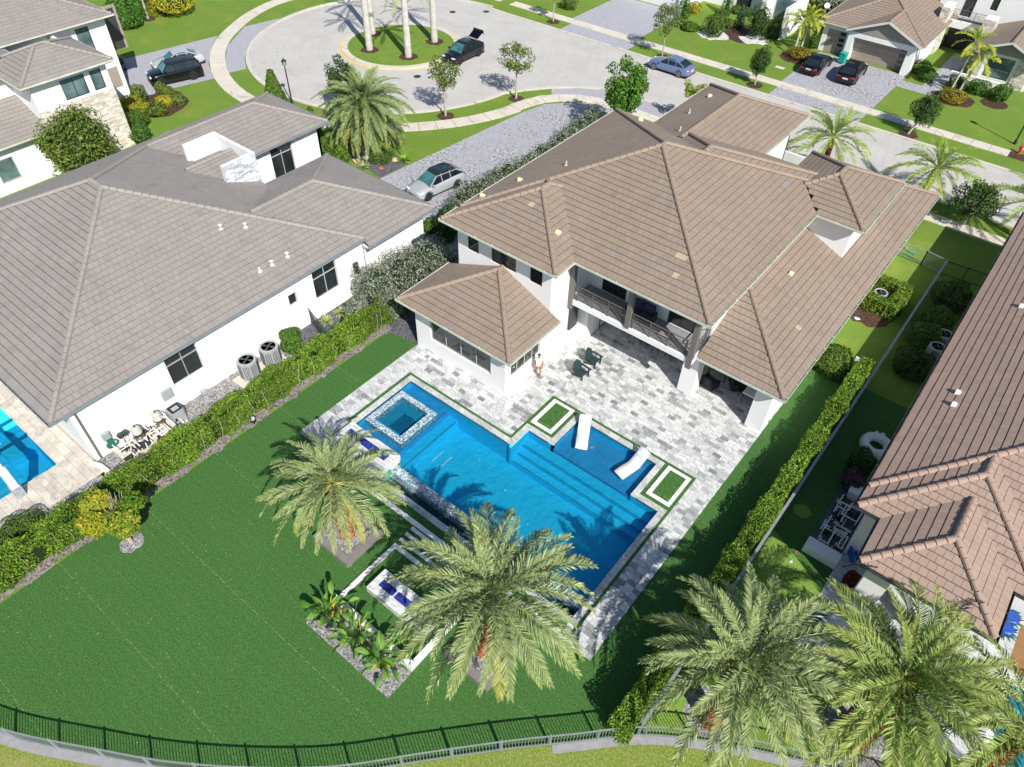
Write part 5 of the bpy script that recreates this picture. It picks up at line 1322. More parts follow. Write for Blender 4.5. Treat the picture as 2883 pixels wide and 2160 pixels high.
tree('small yellow green tree between the blue car and the dark rear roof', (-26.2, 58.2), 4.2, 1.0, 1800, .19, [(.25, .32, .04), (.2, .3, .03), (.34, .38, .05)], .05, clumps=22)
tree('olive green round tree covering the stone wall of the top left house', (-56.6, 19.3), 5.4, 2.75, 15000, .22, G_OLIVE, .16, hc=2.9, zr=2.4, clumps=110, core=True)
tree('dark leafy tree behind the full round date palm', (-50.6, 39.6), 4.9, 1.5, 3200, .2, G_DK, .09, hc=3.2, zr=1.7, clumps=34)
tree('dark bushy tree behind the right green feather palm', (-2.6, 57.6), 3.6, 1.6, 4600, .18, G_DK, .09, hc=2.0, zr=1.5, clumps=50)
g_ = at(*Rg(1, 1280, 165)); tree('slim pale trunk tree cut by the top edge on the far left lawn', g_, 5.5, 1.4, 1600, .22, G_MID, .09, clumps=20); mulch(g_, .8)
# yellow topiary tree on the lawn
g_ = (-25.1, 3.5); t = thing('tree', 'yellow and green clipped tree with bare twigs standing on the artificial lawn', 'tree', (*g_, 0)); mulch(g_, .55, .012, 'gravel')
b = MB(); b.tube([(g_[0], g_[1], 0), (g_[0]-.1, g_[1], .9), (g_[0]-.2, g_[1]+.05, 1.4)], [.11, .09, .08], 8)
for i in range(26):
    a = random.uniform(0, 6.3); f = random.uniform(.3, 1.1); b.tube([(g_[0]-.2, g_[1]+.05, 1.3), (g_[0]-.55+.5*f*math.cos(a), g_[1]+.05+.5*f*math.sin(a), 1.85), (g_[0]-.75+.9*f*math.cos(a), g_[1]+.1+.8*f*math.sin(a), 2.35)], [.03, .015, .008], 4)
b.build('trunk', 'bark', t)
for (dx, dy, dz, r), cl in zip(((.55, .1, 2.0, .72), (-.35, -.75, 1.9, .62), (-1.25, -.1, 2.0, .62), (.1, .85, 2.15, .55)), (G_YT+G_FIC[1:3]*2, G_YT, G_YT+[(.3, .33, .03)]*2, G_FIC+G_YT[2:3])):
    foliage(t, 2600, (g_[0]+dx-.2, g_[1]+dy, dz), (r, r, r*.85), .15, cl, .75, 'crown')
# silver buttonwoods between the houses
t = thing('silver_bush', 'large silvery grey bush filling the gap between the left and main houses', 'bush', (-28.6, 24.6, 0))
for c, r in (((-29.0, 23.2, 1.6), 1.25), ((-28.3, 24.9, 1.7), 1.5), ((-28.0, 26.8, 1.8), 1.6), ((-26.6, 25.4, 1.5), 1.3), ((-27.4, 23.0, 1.1), .9), ((-26.0, 27.5, 1.6), 1.4), ((-28.9, 21.3, .9), .75)):
    foliage(t, 3600, c, (r, r, r*1.1), .17, G_SIL, .5, 'foliage', jit=1.1, aspect=.4)
t = thing('silver_bush', 'row of silvery grey shrubs along the dark left roof edge above the driveway', 'bush', (-30.5, 42, 0))
for i in range(15):
    v = 32.5+i*1.3; u = -31.2-.35*math.sin(i*.5)+random.uniform(-.25, .25); r = random.uniform(.95, 1.4)
    foliage(t, 1500, (u, v, 1.35), (r*.85, r, r*1.15), .17, G_SIL, .5, 'foliage', jit=1.1, aspect=.4)

# ------------------------------------------------------------------ fences
def picket_fence(pts, label, h=1.05, mat='metal_fence', post_every=1.9, gap=.115, base=None, lim=300, name='metal_fence'):
    P_ = [pts[0]]
    L_ = [0]
    for a, c in zip(pts[:-1], pts[1:]): L_.append(L_[-1]+math.dist(a, c))
    def pt(s_):
        s_ = min(max(s_, 0), L_[-1]-1e-6); i = max(k for k in range(len(L_)) if L_[k] <= s_); f = (s_-L_[i])/(L_[i+1]-L_[i]); return (pts[i][0]+(pts[i+1][0]-pts[i][0])*f, pts[i][1]+(pts[i+1][1]-pts[i][1])*f)
    t = thing(name, label, 'fence', (*pt(L_[-1]/2), 0)); off = wloc(t); tot = L_[-1]; n = max(1, round(tot/post_every))
    for i in range(n+1):
        p = pt(tot*i/n); MB().box(p[0]-.035, p[0]+.035, p[1]-.035, p[1]+.035, 0, h+.05).build('post', mat, t)
    for z, hh in ((h-.03, .05), (.14, .035)):
        b = MB()
        for i in range(n*3): b.bar((*pt(tot*i/n/3), z), (*pt(tot*(i+1)/n/3), z), .045, hh)
        b.build('rail', mat, t)
    k = int(tot/gap); me = None; items = []
    for i in range(k):
        s_ = (i+.5)*tot/k; p = pt(s_); items.append(p)
    items.sort(key=lambda p: (0 if inframe((p[0], p[1], .5)) else 1, proj((p[0], p[1], .5))[2]))
    pm = MB().box(-.009, .009, -.009, .009, .05, h-.02); mesh = bpy.data.meshes.new('picket'); mesh.from_pydata(pm.v, [], pm.f); mesh.materials.append(M[mat])
    rest = MB()
    for i, p in enumerate(items):
        if i < lim:
            o = bpy.data.objects.new('picket', mesh); C.objects.link(o); o.parent = t; o.location = (p[0]-off.x, p[1]-off.y, 0)
        else: rest.box(p[0]-.009, p[0]+.009, p[1]-.009, p[1]+.009, .05, h-.02)
    if rest.v: rest.build('picket_row', mat, t)['kind'] = 'stuff'
    return t
picket_fence(FENCE, 'curved grey picket fence along the bottom edge of the artificial lawns', gap=.125)
b = MB()
for a, c in zip(FENCE[:-1], FENCE[1:]):
    if a[0] < -14.8 or a[0] > -4.6:
        d = Vector((c[0]-a[0], c[1]-a[1], 0)).normalized(); n_ = Vector((d.y, -d.x, 0)); w1 = .32
        b.add([(a[0], a[1], .03), (a[0]+n_.x*w1, a[1]+n_.y*w1, .03), (c[0]+n_.x*w1, c[1]+n_.y*w1, .03), (c[0], c[1], .03)], [(0, 1, 2, 3)])
struct('fence_footing', b, simple('grey_footing', (.30, .30, .31), .9))
side = [tuple(at(*Rg(8, 1555, 595), 1.2)), tuple(at(*Rg(8, 860, 1657), 1.2)), tuple(at(2160+0/3.068, 1080+1330/3.0681, .8)), (-2.05, 11.3)]
side[2] = (side[1][0]*.35+side[3][0]*.65, 20.); 
t = picket_fence(side, 'straight grey fence with broad top rail between low hedge and shaded yard', h=1.2, gap=.16)
b = MB()
for a, c in zip(side[:-1], side[1:]): b.bar((*a, 1.21), (*c, 1.21), .13, .05)
b.build('top_rail', 'metal_fence', t)
g0 = at(*Rg(8, 1190, 430), 1.2); g1 = at(*Rg(8, 1390, 510), 1.2); g2 = at(*Rg(8, 1555, 590), 1.2); g3 = at(*Rg(8, 1940, 720), 1.2)
picket_fence([tuple(g0), tuple(g1)], 'short grey fence closing the side lawn beside the long tiled roof', h=1.15, post_every=2.5, gap=.12)
picket_fence([tuple(g1), tuple(g2)], 'grey gate panel joining the side lawn fence to the broad railed fence', h=1.2, post_every=1.6, gap=.13, name='gate')
picket_fence([tuple(g2), tuple(g3)], 'dark fence crossing the shaded strip beside the rose tiled roof', h=1.15, mat='metal_dark', post_every=1.5, gap=.12)
a_ = at(*Rg(6, 475, 1130)); picket_fence([(a_[0], a_[1]), (-28.3, 18.45)], 'dark grey gate panel between the left house wall and the hedge', h=1.25, mat='gutter_dark', post_every=1.3, gap=.13, name='gate')

# ------------------------------------------------------------------ machinery
def condenser(name, label, x, y, w_=.85, h=.95, rz=0, group=None):
    t = thing(name, label, 'air conditioner', (x, y, .08), rz, group); r = w_/2
    oct_ = [(r*sx*(1 if k else .72), r*sy*(.72 if k else 1)) for sx, sy, ks in ((1, -1, (1, 0)), (1, 1, (1, 0)), (-1, 1, (1, 0)), (-1, -1, (1, 0))) for k in (ks if sx*sy < 0 else ks)]
    oct_ = []
    for a in range(8):
        an = PI/8+a*PI/4; oct_.append((r*1.12*math.cos(an), r*1.12*math.sin(an)))
    MB().prism(oct_, 0, h).build('housing', 'ac_grey', t, world=False)
    for i in range(8):
        a = oct_[i]; c = oct_[(i+1) % 8]
        b = MB()
        for k in range(1, 5):
            f = k/5; x_, y_ = a[0]+(c[0]-a[0])*f, a[1]+(c[1]-a[1])*f; b.box(x_-.012, x_+.012, y_-.012, y_+.012, .06, h-.1)
        b.build('side_grille', 'shutter', t, world=False)
    MB().lathe([(r*.93, h), (r*1.0, h+.03), (r*.98, h+.06), (r*.80, h+.06), (r*.78, h+.012)], 20).build('top_rim', 'ac_grey', t, world=False)
    MB().lathe([(r*.79, h+.001), (r*.79, h+.012)], 20).build('fan_well', 'ac_dark', t, world=False)
    f_ = MB()
    for k in range(4):
        an = k*PI/2+.4; f_.add([(.06*math.cos(an), .06*math.sin(an), h+.03), (r*.7*math.cos(an-.25), r*.7*math.sin(an-.25), h+.02), (r*.7*math.cos(an+.3), r*.7*math.sin(an+.3), h+.045), (.06*math.cos(an+.8), .06*math.sin(an+.8), h+.035)], [(0, 1, 2, 3)])
    f_.lathe([(.09, h+.02), (.09, h+.07), (.03, h+.08)], 10); f_.build('fan', 'shutter', t, world=False)
    return t
sheet('condenser_pad', [rect(-30.45, -29.15, 13.0, 16.2)], .02, 'pad')
condenser('air_conditioner', 'grey condenser on the pad by the white wall, nearer the louvred window', -29.95, 13.95, 1.05, 1.15)
condenser('air_conditioner', 'grey condenser on the pad by the white wall, nearer the clipped bush', -29.9, 15.45, 1.05, 1.15)
p = at(*Rg(8, 985, 870), .9); condenser('air_conditioner', 'condenser ringed by a clipped hedge beside the brown tiled roof', p[0], p[1], .85, .8)
p = at(*Rg(8, 1530, 1240), .9); condenser('air_conditioner', 'shaded condenser beside the rose tiled roof, farther of the pair', p[0], p[1], .95, .9)
p = at(*Rg(8, 1470, 1350), .9); condenser('air_conditioner', 'shaded condenser beside the rose tiled roof, nearer of the pair', p[0], p[1], .95, .9)
# pool machinery by the left house
sheet('equipment_pad', [rect(-30.85, -29.35, 5.9, 9.6)], .02, 'pad')
def filter_tank(label, x, y, h=1.1, r=.24):
    t = thing('pool_filter', label, 'pool filter', (x, y, .02))
    MB().lathe([(r*.8, 0), (r, .08), (r, h*.52), (r*1.06, h*.52), (r*1.06, h*.58), (r, h*.58), (r, h*.85), (r*.7, h*.96), (r*.25, h)], 16).build('tank', 'tank', t, world=False, smooth=True)
    MB().lathe([(r*1.1, h*.52), (r*1.12, h*.55), (r*1.1, h*.58)], 16).build('clamp_ring', 'black', t, world=False)
    MB().lathe([(.05, h), (.05, h+.09), (.02, h+.12)], 8).build('valve', 'black', t, world=False)
    return t
filter_tank('tall beige pool filter among the white pipes, farther along the wall', -30.35, 8.45, 1.2)
filter_tank('tall beige pool filter among the white pipes, nearer the house corner', -30.4, 7.25, 1.05)
t = thing('pool_heater', 'pale grey pool heater with a dark top beside the white pipes', 'pool heater', (-30.2, 9.35, .02))
MB().box(-.36, .36, -.36, .36, 0, .85).build('cabinet', 'ac_grey', t, world=False, bevel=.05); MB().box(-.2, .34, -.3, .3, .85, .92).build('top_panel', 'black', t, world=False); MB().box(.02, .28, -.18, .18, .92, .97).build('exhaust', 'ac_grey', t, world=False)
def pipe_maze(label, x0, x1, y0, y1, n, seed, z=.3):
    t = thing('pipework', label, 'pipes', ((x0+x1)/2, (y0+y1)/2, 0)); r_ = random.Random(seed)
    for i in range(n):
        x, y, zz = r_.uniform(x0, x1), r_.uniform(y0, y1), r_.choice((.12, .22, .32, .45)); pts = [(x, y, zz)]
        for k in range(r_.choice((2, 3, 4))):
            ax = r_.choice((0, 1, 1, 0, 2)); d = r_.uniform(.25, .9)*r_.choice((-1, 1)); q = list(pts[-1]); q[ax] += d if ax < 2 else abs(d)*.4
            q[0] = min(max(q[0], x0), x1); q[1] = min(max(q[1], y0), y1); q[2] = min(max(q[2], .06), .75); pts.append(tuple(q))
        o = MB()
        for a, c in zip(pts[:-1], pts[1:]):
            if math.dist(a, c) > .05: o.tube([a, c], .034, 7)
        for a in pts[1:-1]: o.ball(a, .045, 7, 5)
        if o.v: o.build('pipe', 'pvc', t)
    for i in range(n//3):
        x, y = r_.uniform(x0, x1), r_.uniform(y0, y1); o = MB(); o.tube([(x, y-.18, .2), (x, y+.16, .2)], [.11, .11], 10); o.ball((x, y+.16, .2), .12, 8, 6); o.build('pump', 'black', t)
    for i in range(n//3):
        x, y = r_.uniform(x0, x1), r_.uniform(y0, y1); MB().box(x-.05, x+.05, y-.05, y+.05, .3, .48).build('valve', 'black', t)
    return t
pipe_maze('tangle of white pipes, pumps and valves on the pad by the left house', -30.75, -29.45, 6.0, 9.3, 26, 3)
pipe_maze('tangle of white pool pipes in the shade under the rose tiled eave', -.25, .95, 24.2, 27.4, 24, 5)
sheet('dark_gravel_bed_east', [rect(-.42, 1.05, 23.6, 28.3)], .008, 'lava')
MB_ = MB().box(-.5, 1.1, 23.35, 24.0, 0, .5); t = thing('block_wall', 'low white block at the end of the shaded pipework', 'low wall', (.3, 23.7, 0)); MB_.build('block', 'stucco', t)
t = thing('utility_box', 'white storage box beside the shaded pool pipework under the rose tiled eave', 'box', (.2, 28.0, 0)); MB().box(-.05, .75, 27.7, 28.3, 0, .55).build('body', 'pvc', t, bevel=.03); MB().box(-.07, .77, 27.68, 28.32, .55, .6).build('lid', 'pvc', t)
def wall_box(label, cat, x, y0, y1, z0, z1, mat, d=.18, name='electrical_box'):
    t = thing(name, label, cat, (x, (y0+y1)/2, z0)); MB().box(x, x+d, y0, y1, z0, z1).build('cabinet', mat, t, bevel=.015); MB().box(x+d, x+d+.012, y0+.03, y1-.03, z0+.03, z1-.03).build('door', mat, t); return t
wall_box('grey electrical box on the white wall above the pool heater', 'electrical box', -30.88, 9.25, 9.8, 1.1, 1.75, 'ac_grey')
wall_box('small pale electrical box on the white wall above the green hose reel', 'electrical box', -30.88, 5.75, 6.15, 1.0, 1.45, 'ac_grey')
wall_box('dark meter cabinet on the wall behind the silvery bush', 'electrical box', -30.88, 23.0, 23.35, 1.6, 2.4, 'shutter')
wall_box('tall grey meter cabinet standing by the yellow hose', 'electrical box', -30.88, 22.6, 23.0, .2, 1.3, 'ac_grey', .3)
t = thing('hose_reel', 'dark green hose reel on the left house wall near its corner', 'hose reel', (-30.8, 6.0, .6))
b = MB()
for i in range(5): b.tube([( -30.72+.02*i, 6.0+.28*math.cos(a), .62+.22*math.sin(a)) for a in np.linspace(0, 2*PI, 14)], .022, 6)
b.build('hose', 'green_plastic', t); MB().box(-30.88, -30.76, 5.85, 6.15, .4, .9).build('bracket', 'green_plastic', t)
for lb, y in (('round dark drum valve on a stand by the pipes, nearer the corner', 6.5), ('round dark drum valve on a stand by the pipes, nearer the filters', 6.75)):
    t = thing('valve_drum', lb, 'valve', (-30.6, y, 0)); MB().tube([(-30.6, y, 0), (-30.6, y, .8)], .03, 7).build('stand', 'pvc', t); MB().tube([(-30.7, y, .88), (-30.5, y, .88)], .15, 12).build('drum', 'shutter', t)
t = thing('hose_coil', 'bright yellow coiled hose on the dark gravel by the left wall', 'hose', (-30.5, 22.45, 0)); b = MB()
for i in range(4): b.tube([(-30.5+.17*math.cos(a), 22.45+.17*math.sin(a), .04+.05*i) for a in np.linspace(0, 2*PI, 14)], .03, 6)
b.build('coil', 'yellow', t)
t = thing('garden_wall', 'low curved white wall ending at the left house corner', 'low wall', (-29.8, 5, 0)); MB().tube([(-30.8, 4.75, .15), (-30.3, 4.95, .15), (-29.7, 5.0, .15), (-29.3, 4.75, .15)], .14, 8).build('wall_top', 'white_marble', t)
t = thing('landscape_light', 'black cylindrical floodlight on the lawn edge beside the long hedge', 'garden light', (-26.75, 11.75, 0))
MB().tube([(-26.75, 11.75, 0), (-26.75, 11.75, .25)], .03, 8).build('stake', 'black', t); MB().tube([(-26.78, 11.76, .22), (-26.6, 11.68, .62)], .14, 14).build('housing', 'black', t); MB().tube([(-26.6, 11.68, .621), (-26.597, 11.677, .63)], .12, 14).build('lens', 'ac_grey', t)
t = thing('wall_conduit', 'dark capped pipe box low on the white wall under the louvred window', 'pipe box', (-30.8, 11.4, 0)); MB().box(-30.88, -30.6, 11.2, 11.55, .05, .3).build('cover', 'ac_grey', t, bevel=.03)

# ------------------------------------------------------------------ small plants
def clump(name, label, cat, c, r, zr, n, size, cols, group=None, shell=.78, lumps=3, core=True, jit=.6, z0=None):
    t = thing(name, label, cat, (c[0], c[1], 0), group=group)
    foliage(t, n, (c[0], c[1], z0 if z0 is not None else zr*.85), (r, r, zr), size, cols, shell, 'foliage', lumps=lumps, zmin=.02, core=core, jit=jit); return t
for i, (px, py, r) in enumerate(((110, 1245, .62), (270, 1190, .6), (10, 1360, .5))):
    p = at(*( px/3.0681, 1080+py/3.0681), .5); clump('round_shrub', ('round clipped ball shrub by the left terrace, middle one', 'round clipped ball shrub by the left terrace, nearest the hedge', 'round clipped ball shrub cut by the left edge')[i], 'shrub', p, r, .6, 2400, .07, G_BOX, 'ball shrubs by the left terrace', shell=.93, lumps=0)
p = at(*Rg(6, 270, 1250), .5); clump('shrub', 'upright clipped green bush beside the nearer condenser gravel', 'shrub', (-29.75, 16.9), .62, .95, 3000, .13, [(.07, .16, .02), (.1, .2, .025), (.05, .1, .015)], shell=.85)
def rosette(label, c, n=34, L_=.5, col=((.28, .34, .14), (.36, .40, .18), (.20, .28, .10)), up=.5, name='agave_plant', w=.06, group=None, mat='leaf', cat='plant'):
    t = thing(name, label, cat, (c[0], c[1], 0), group=group); V = []; T = []
    for i in range(n):
        a = i*2.4; e = up*random.uniform(.2, 2.0); l = L_*random.uniform(.8, 1.15); d = np.array([math.cos(a)*math.cos(e), math.sin(a)*math.cos(e), math.sin(e)]); s_ = np.array([-math.sin(a), math.cos(a), 0])*w
        m_ = d*l*.5; tip = d*l+np.array([0, 0, -.05]); z_ = np.array([0, 0, .08]); V.append([z_-s_*.6, z_+s_*.6, m_+s_+z_, m_-s_+z_]); V.append([m_-s_+z_, m_+s_+z_, tip+s_*.05+z_, tip-s_*.05+z_]); cc = np.array(random.choice(col)); T += [cc, cc*1.15]
    link('leaves', quads_mesh('leaves', np.array(V), np.clip(np.array(T), 0, 1)), mat, t); return t
for i, (v, u) in enumerate(((22.1, -30.1), (20.95, -30.1), (19.8, -30.15))):
    rosette(('spiky pale yucca nearest the yellow hose', 'spiky pale yucca in the middle of the row of three', 'spiky pale yucca next to the dark gate panel')[i], (u, v), 44, .58, group='yuccas along the left wall', cat='plant')
for i, (x, y) in enumerate(((2300, 1715), (2835, 1765), (2850, 1735))):
    p = at(x, y, .4); t = rosette(('dark spiky plant in a blue pot on the shaded white terrace', 'blue green spiky plant in a bright blue pot at the right edge', 'blue green spiky plant beside the bright blue pot, farther one')[i], p, 36, .62, ((.03, .09, .08), (.02, .16, .14), (.05, .2, .17)), w=.07, name='potted_plant')
    MB().lathe([(.22, 0), (.34, .1), (.34, .32), (.28, .36)], 16, (p[0], p[1], .04)).build('pot', 'blue', t)
# bird of paradise clumps
def banana(label, c, n=26, L_=.7, cols=((.09, .22, .03), (.14, .29, .045), (.06, .15, .022), (.18, .33, .06)), yellow=4):
    t = thing('bird_of_paradise', label, 'plant', (c[0], c[1], 0), group='bird of paradise plants in the gravel bed')
    for i in range(n):
        a = i*2.4+random.uniform(-.3, .3); e = random.uniform(.7, 1.45); st = random.uniform(.35, 1.25); V = []; T = []
        col = np.array(random.choice(cols)) if i >= yellow else np.array(random.choice(((.55, .42, .03), (.6, .28, .05), (.42, .42, .05))))
        d = np.array([math.cos(a)*math.cos(e), math.sin(a)*math.cos(e), math.sin(e)]); s_ = np.array([-math.sin(a), math.cos(a), 0]); r0 = np.array([random.uniform(-.2, .2), random.uniform(-.2, .2), 0])
        p = r0+d*st; V.append([r0-s_*.02, r0+s_*.02, p+s_*.015, p-s_*.015]); T.append(col*.8)
        ln = L_*random.uniform(.6, 1.1)*(.8 if i < yellow else 1); w = ln*.19; k = 6; ang = e-.1; prev = p
        tilt = random.uniform(-1.1, 1.1)
        for j in range(k):
            f0, f1 = j/k, (j+1)/k; ang -= .22; dd = np.array([math.cos(a)*math.cos(ang), math.sin(a)*math.cos(ang), math.sin(ang)]); q = prev+dd*ln/k
            w0 = w*math.sin(PI*(f0*.9+.06))**.8; w1 = w*math.sin(PI*(f1*.92+.06))**.8 if j < k-1 else .01
            upn = np.cross(dd, s_); up_ = upn if upn[2] > 0 else -upn
            for sg in (-1, 1):
                sv = s_*sg*math.cos(tilt)+np.array([0, 0, sg*math.sin(tilt)])+up_*.35
                V.append([prev, prev+sv*w0, q+sv*w1, q] if sg > 0 else [prev, q, q+sv*w1, prev+sv*w0]); T.append(col*(1.12 if sg > 0 else .92))
            prev = q
        me = quads_mesh('leaf', np.array(V), np.clip(np.array(T), 0, 1)); link('leaf', me, 'leaf', t)
    return t
banana('bird of paradise clump at the left end of the gravel bed, tallest leaves', (-14.95, 7.0), 40, .72)
banana('bird of paradise clump in the middle of the gravel bed', (-13.35, 6.9), 38, .62)
banana('bird of paradise clump at the right end of the gravel bed by the wall corner', (-11.75, 6.9), 38, .7)
# rock garden by the round palm
clump('shrub', 'group of clipped green mounds in the rock garden, tallest left mound', 'shrub', at(*Rg(2, 1040, 1375), .3), .55, .5, 1500, .08, G_BOX, 'clipped mounds in the rock garden', shell=.93, lumps=0)
clump('shrub', 'clipped green mound in the rock garden, right of the tallest', 'shrub', at(*Rg(2, 1115, 1385), .3), .45, .45, 1200, .08, G_BOX, 'clipped mounds in the rock garden', shell=.93, lumps=0)
clump('shrub', 'clipped green mound in the rock garden behind the other two', 'shrub', at(*Rg(2, 1085, 1320), .3), .6, .45, 1500, .08, G_BOX, 'clipped mounds in the rock garden', shell=.93, lumps=0)
clump('shrub', 'clipped green mound in the rock garden nearest the tan urn', 'shrub', at(*Rg(2, 1160, 1340), .3), .45, .45, 1200, .08, G_BOX, 'clipped mounds in the rock garden', shell=.93, lumps=0)
bp_ = at(*Rg(2, 1070, 1440)); sheet('rock_garden_bed', [[tuple(at(*Rg(2, *q))) for q in ((800, 1330), (1010, 1250), (1340, 1400), (1080, 1540), (960, 1460), (820, 1390))]], .007, 'lava')
def boulder(label, p, r, col='stone_tan'):
    t = thing('boulder', label, 'rock', (p[0], p[1], 0)); b = MB(); b.ball((p[0], p[1], r*.15), (r*.9, r*.6, r*.42), 8, 5); b.v = [(x+random.uniform(-.2, .2)*r, y+random.uniform(-.2, .2)*r, z+random.uniform(-.14, .14)*r) for x, y, z in b.v]; b.build('rock', col, t)
M['stone_tan'] = simple('tan_boulder', (.62, .42, .24), .9, var=.25, scale=4); M['stone_white'] = simple('white_boulder', (.7, .7, .7), .8); M['stone_rust'] = simple('rust_boulder', (.35, .12, .06), .9, var=.3, scale=5)
boulder('tan boulder in the rock garden behind the spiky grass tuft', at(*Rg(2, 865, 1400)), .42); boulder('tan boulder at the right end of the rock garden', at(*Rg(2, 1195, 1385)), .38)
boulder('white rock behind the clipped mounds of the rock garden', at(*Rg(2, 950, 1370)), .38, 'stone_white'); boulder('rust red rock in the dark gravel of the rock garden', at(*Rg(2, 1080, 1460)), .3, 'stone_rust')
rosette('pale spiky grass tuft in front of the tan boulder', at(*Rg(2, 935, 1455)), 40, .6, ((.4, .45, .22), (.3, .38, .16))); rosette('bright green strappy tuft at the lawn corner by the driveway', at(*Rg(2, 1285, 1400)), 40, .75, ((.16, .34, .04), (.25, .42, .06)))
rosette('green fan leaved plant under the dark front window', (-42.6, 26.6), 30, .9, ((.12, .22, .05), (.2, .3, .08)))
def column(label, p, r, h, cols, n=3000, size=.16):
    t = thing('column_shrub', label, 'shrub', (p[0], p[1], 0)); P = []; 
    z = rng.uniform(0, 1, n); a = rng.uniform(0, 2*PI, n); rr = r*np.clip(np.where(z < .25, .75+z, 1.28-z*1.1), .05, 1)*rng.uniform(.75, 1.08, n)
    P = np.stack([p[0]+rr*np.cos(a), p[1]+rr*np.sin(a), z*h], 1); Nn = np.stack([np.cos(a), np.sin(a), .6+0*a], 1)
    link('foliage', quads_mesh('foliage', leaf_quads(P, Nn, size, None, .5, .6)-np.array(wloc(t)), palette(n, cols)), 'leaf', t)
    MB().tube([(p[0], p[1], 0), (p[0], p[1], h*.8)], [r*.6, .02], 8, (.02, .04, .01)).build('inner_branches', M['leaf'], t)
cg = [(.09, .17, .02), (.14, .23, .03), (.06, .12, .015)]
column('tall conical green shrub left of the street lamp behind the grey roof', (-54.2, 35.3), 1.15, 4.3, cg, 5000, .2); column('narrow conical shrub between the grey roof corner and the round palm', (-47.6, 33.9), .85, 3.6, cg, 3400, .18)
column('narrow dark shrub hugging the white front wall corner', (-46.2, 33.4), .7, 2.6, cg, 2200, .17); column('low shrub at the foot of the front wall near the round palm', (-44.6, 33.8), .8, 1.9, cg, 2200, .17)
# ring hedge round the condenser and neighbours
rc = at(*Rg(8, 1010, 900), .6)
t = thing('hedge', 'clipped square hedge wrapped round the condenser beside the brown roof', 'hedge', (*rc, 0))
for x0, x1, y0, y1 in ((-5.1, -2.9, rc[1]-1.5, rc[1]-.8), (-3.6, -2.8, rc[1]-.8, rc[1]+.9), (-5.1, -2.9, rc[1]+.9, rc[1]+1.55)):
    P, Nn = box_foliage(x0, x1, y0, y1, .05, 1.15, 2400, .14, None, .06); V = leaf_quads(P, Nn+np.array([0, 0, .25]), .15, None, .6, .6)-np.array(wloc(t)); link('foliage', quads_mesh('foliage', V, palette(len(V), G_YEL[1:3]+G_FIC)), 'leaf', t)
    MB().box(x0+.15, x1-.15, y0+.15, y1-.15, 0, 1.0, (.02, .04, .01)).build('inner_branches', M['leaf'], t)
clump('shrub', 'dense dark green round bush beside the brown tiled roof and the white flood light', 'shrub', at(*Rg(8, 560, 1480), .6), 1.05, 1.0, 4200, .15, [(.05, .11, .015), (.09, .16, .02), (.14, .22, .03)], shell=.8)
for lb, x, y, r, zr, cl in (('bushy round shrub in the shade below the dark fence', 1600, 930, 1.3, .95, G_DK), ('long shaded shrub beside the paired condensers', 1350, 1250, 1.0, .8, G_MID), ('shaded shrub in front of the paired condensers', 1250, 1480, 1.2, .8, G_DK), ('shaded shrub at the far end of the paired condensers', 1480, 1120, 1.0, .8, G_MID)):
    clump('shrub', lb, 'shrub', at(*Rg(8, x, y), .6), r, zr, 3000, .16, cl)
clump('shrub', 'dark shaded bush beside the white inflatable ring', 'shrub', at(2160+800/3.068, 1080+690/3.068, .5), .62, .75, 2400, .14, G_DK); clump('shrub', 'shaded purple leaved bush above the white pipework', 'shrub', at(2160+730/3.068, 1080+840/3.068, .4), .55, .6, 2000, .14, [(.10, .05, .08), (.15, .08, .11), (.07, .04, .05)])
clump('shrub', 'red leaved shrub strip on the shaded white terrace', 'shrub', at(2160+720/3.068, 1620+60/3.068, .3), .42, .5, 1500, .14, [(.22, .03, .03), (.12, .02, .02)])
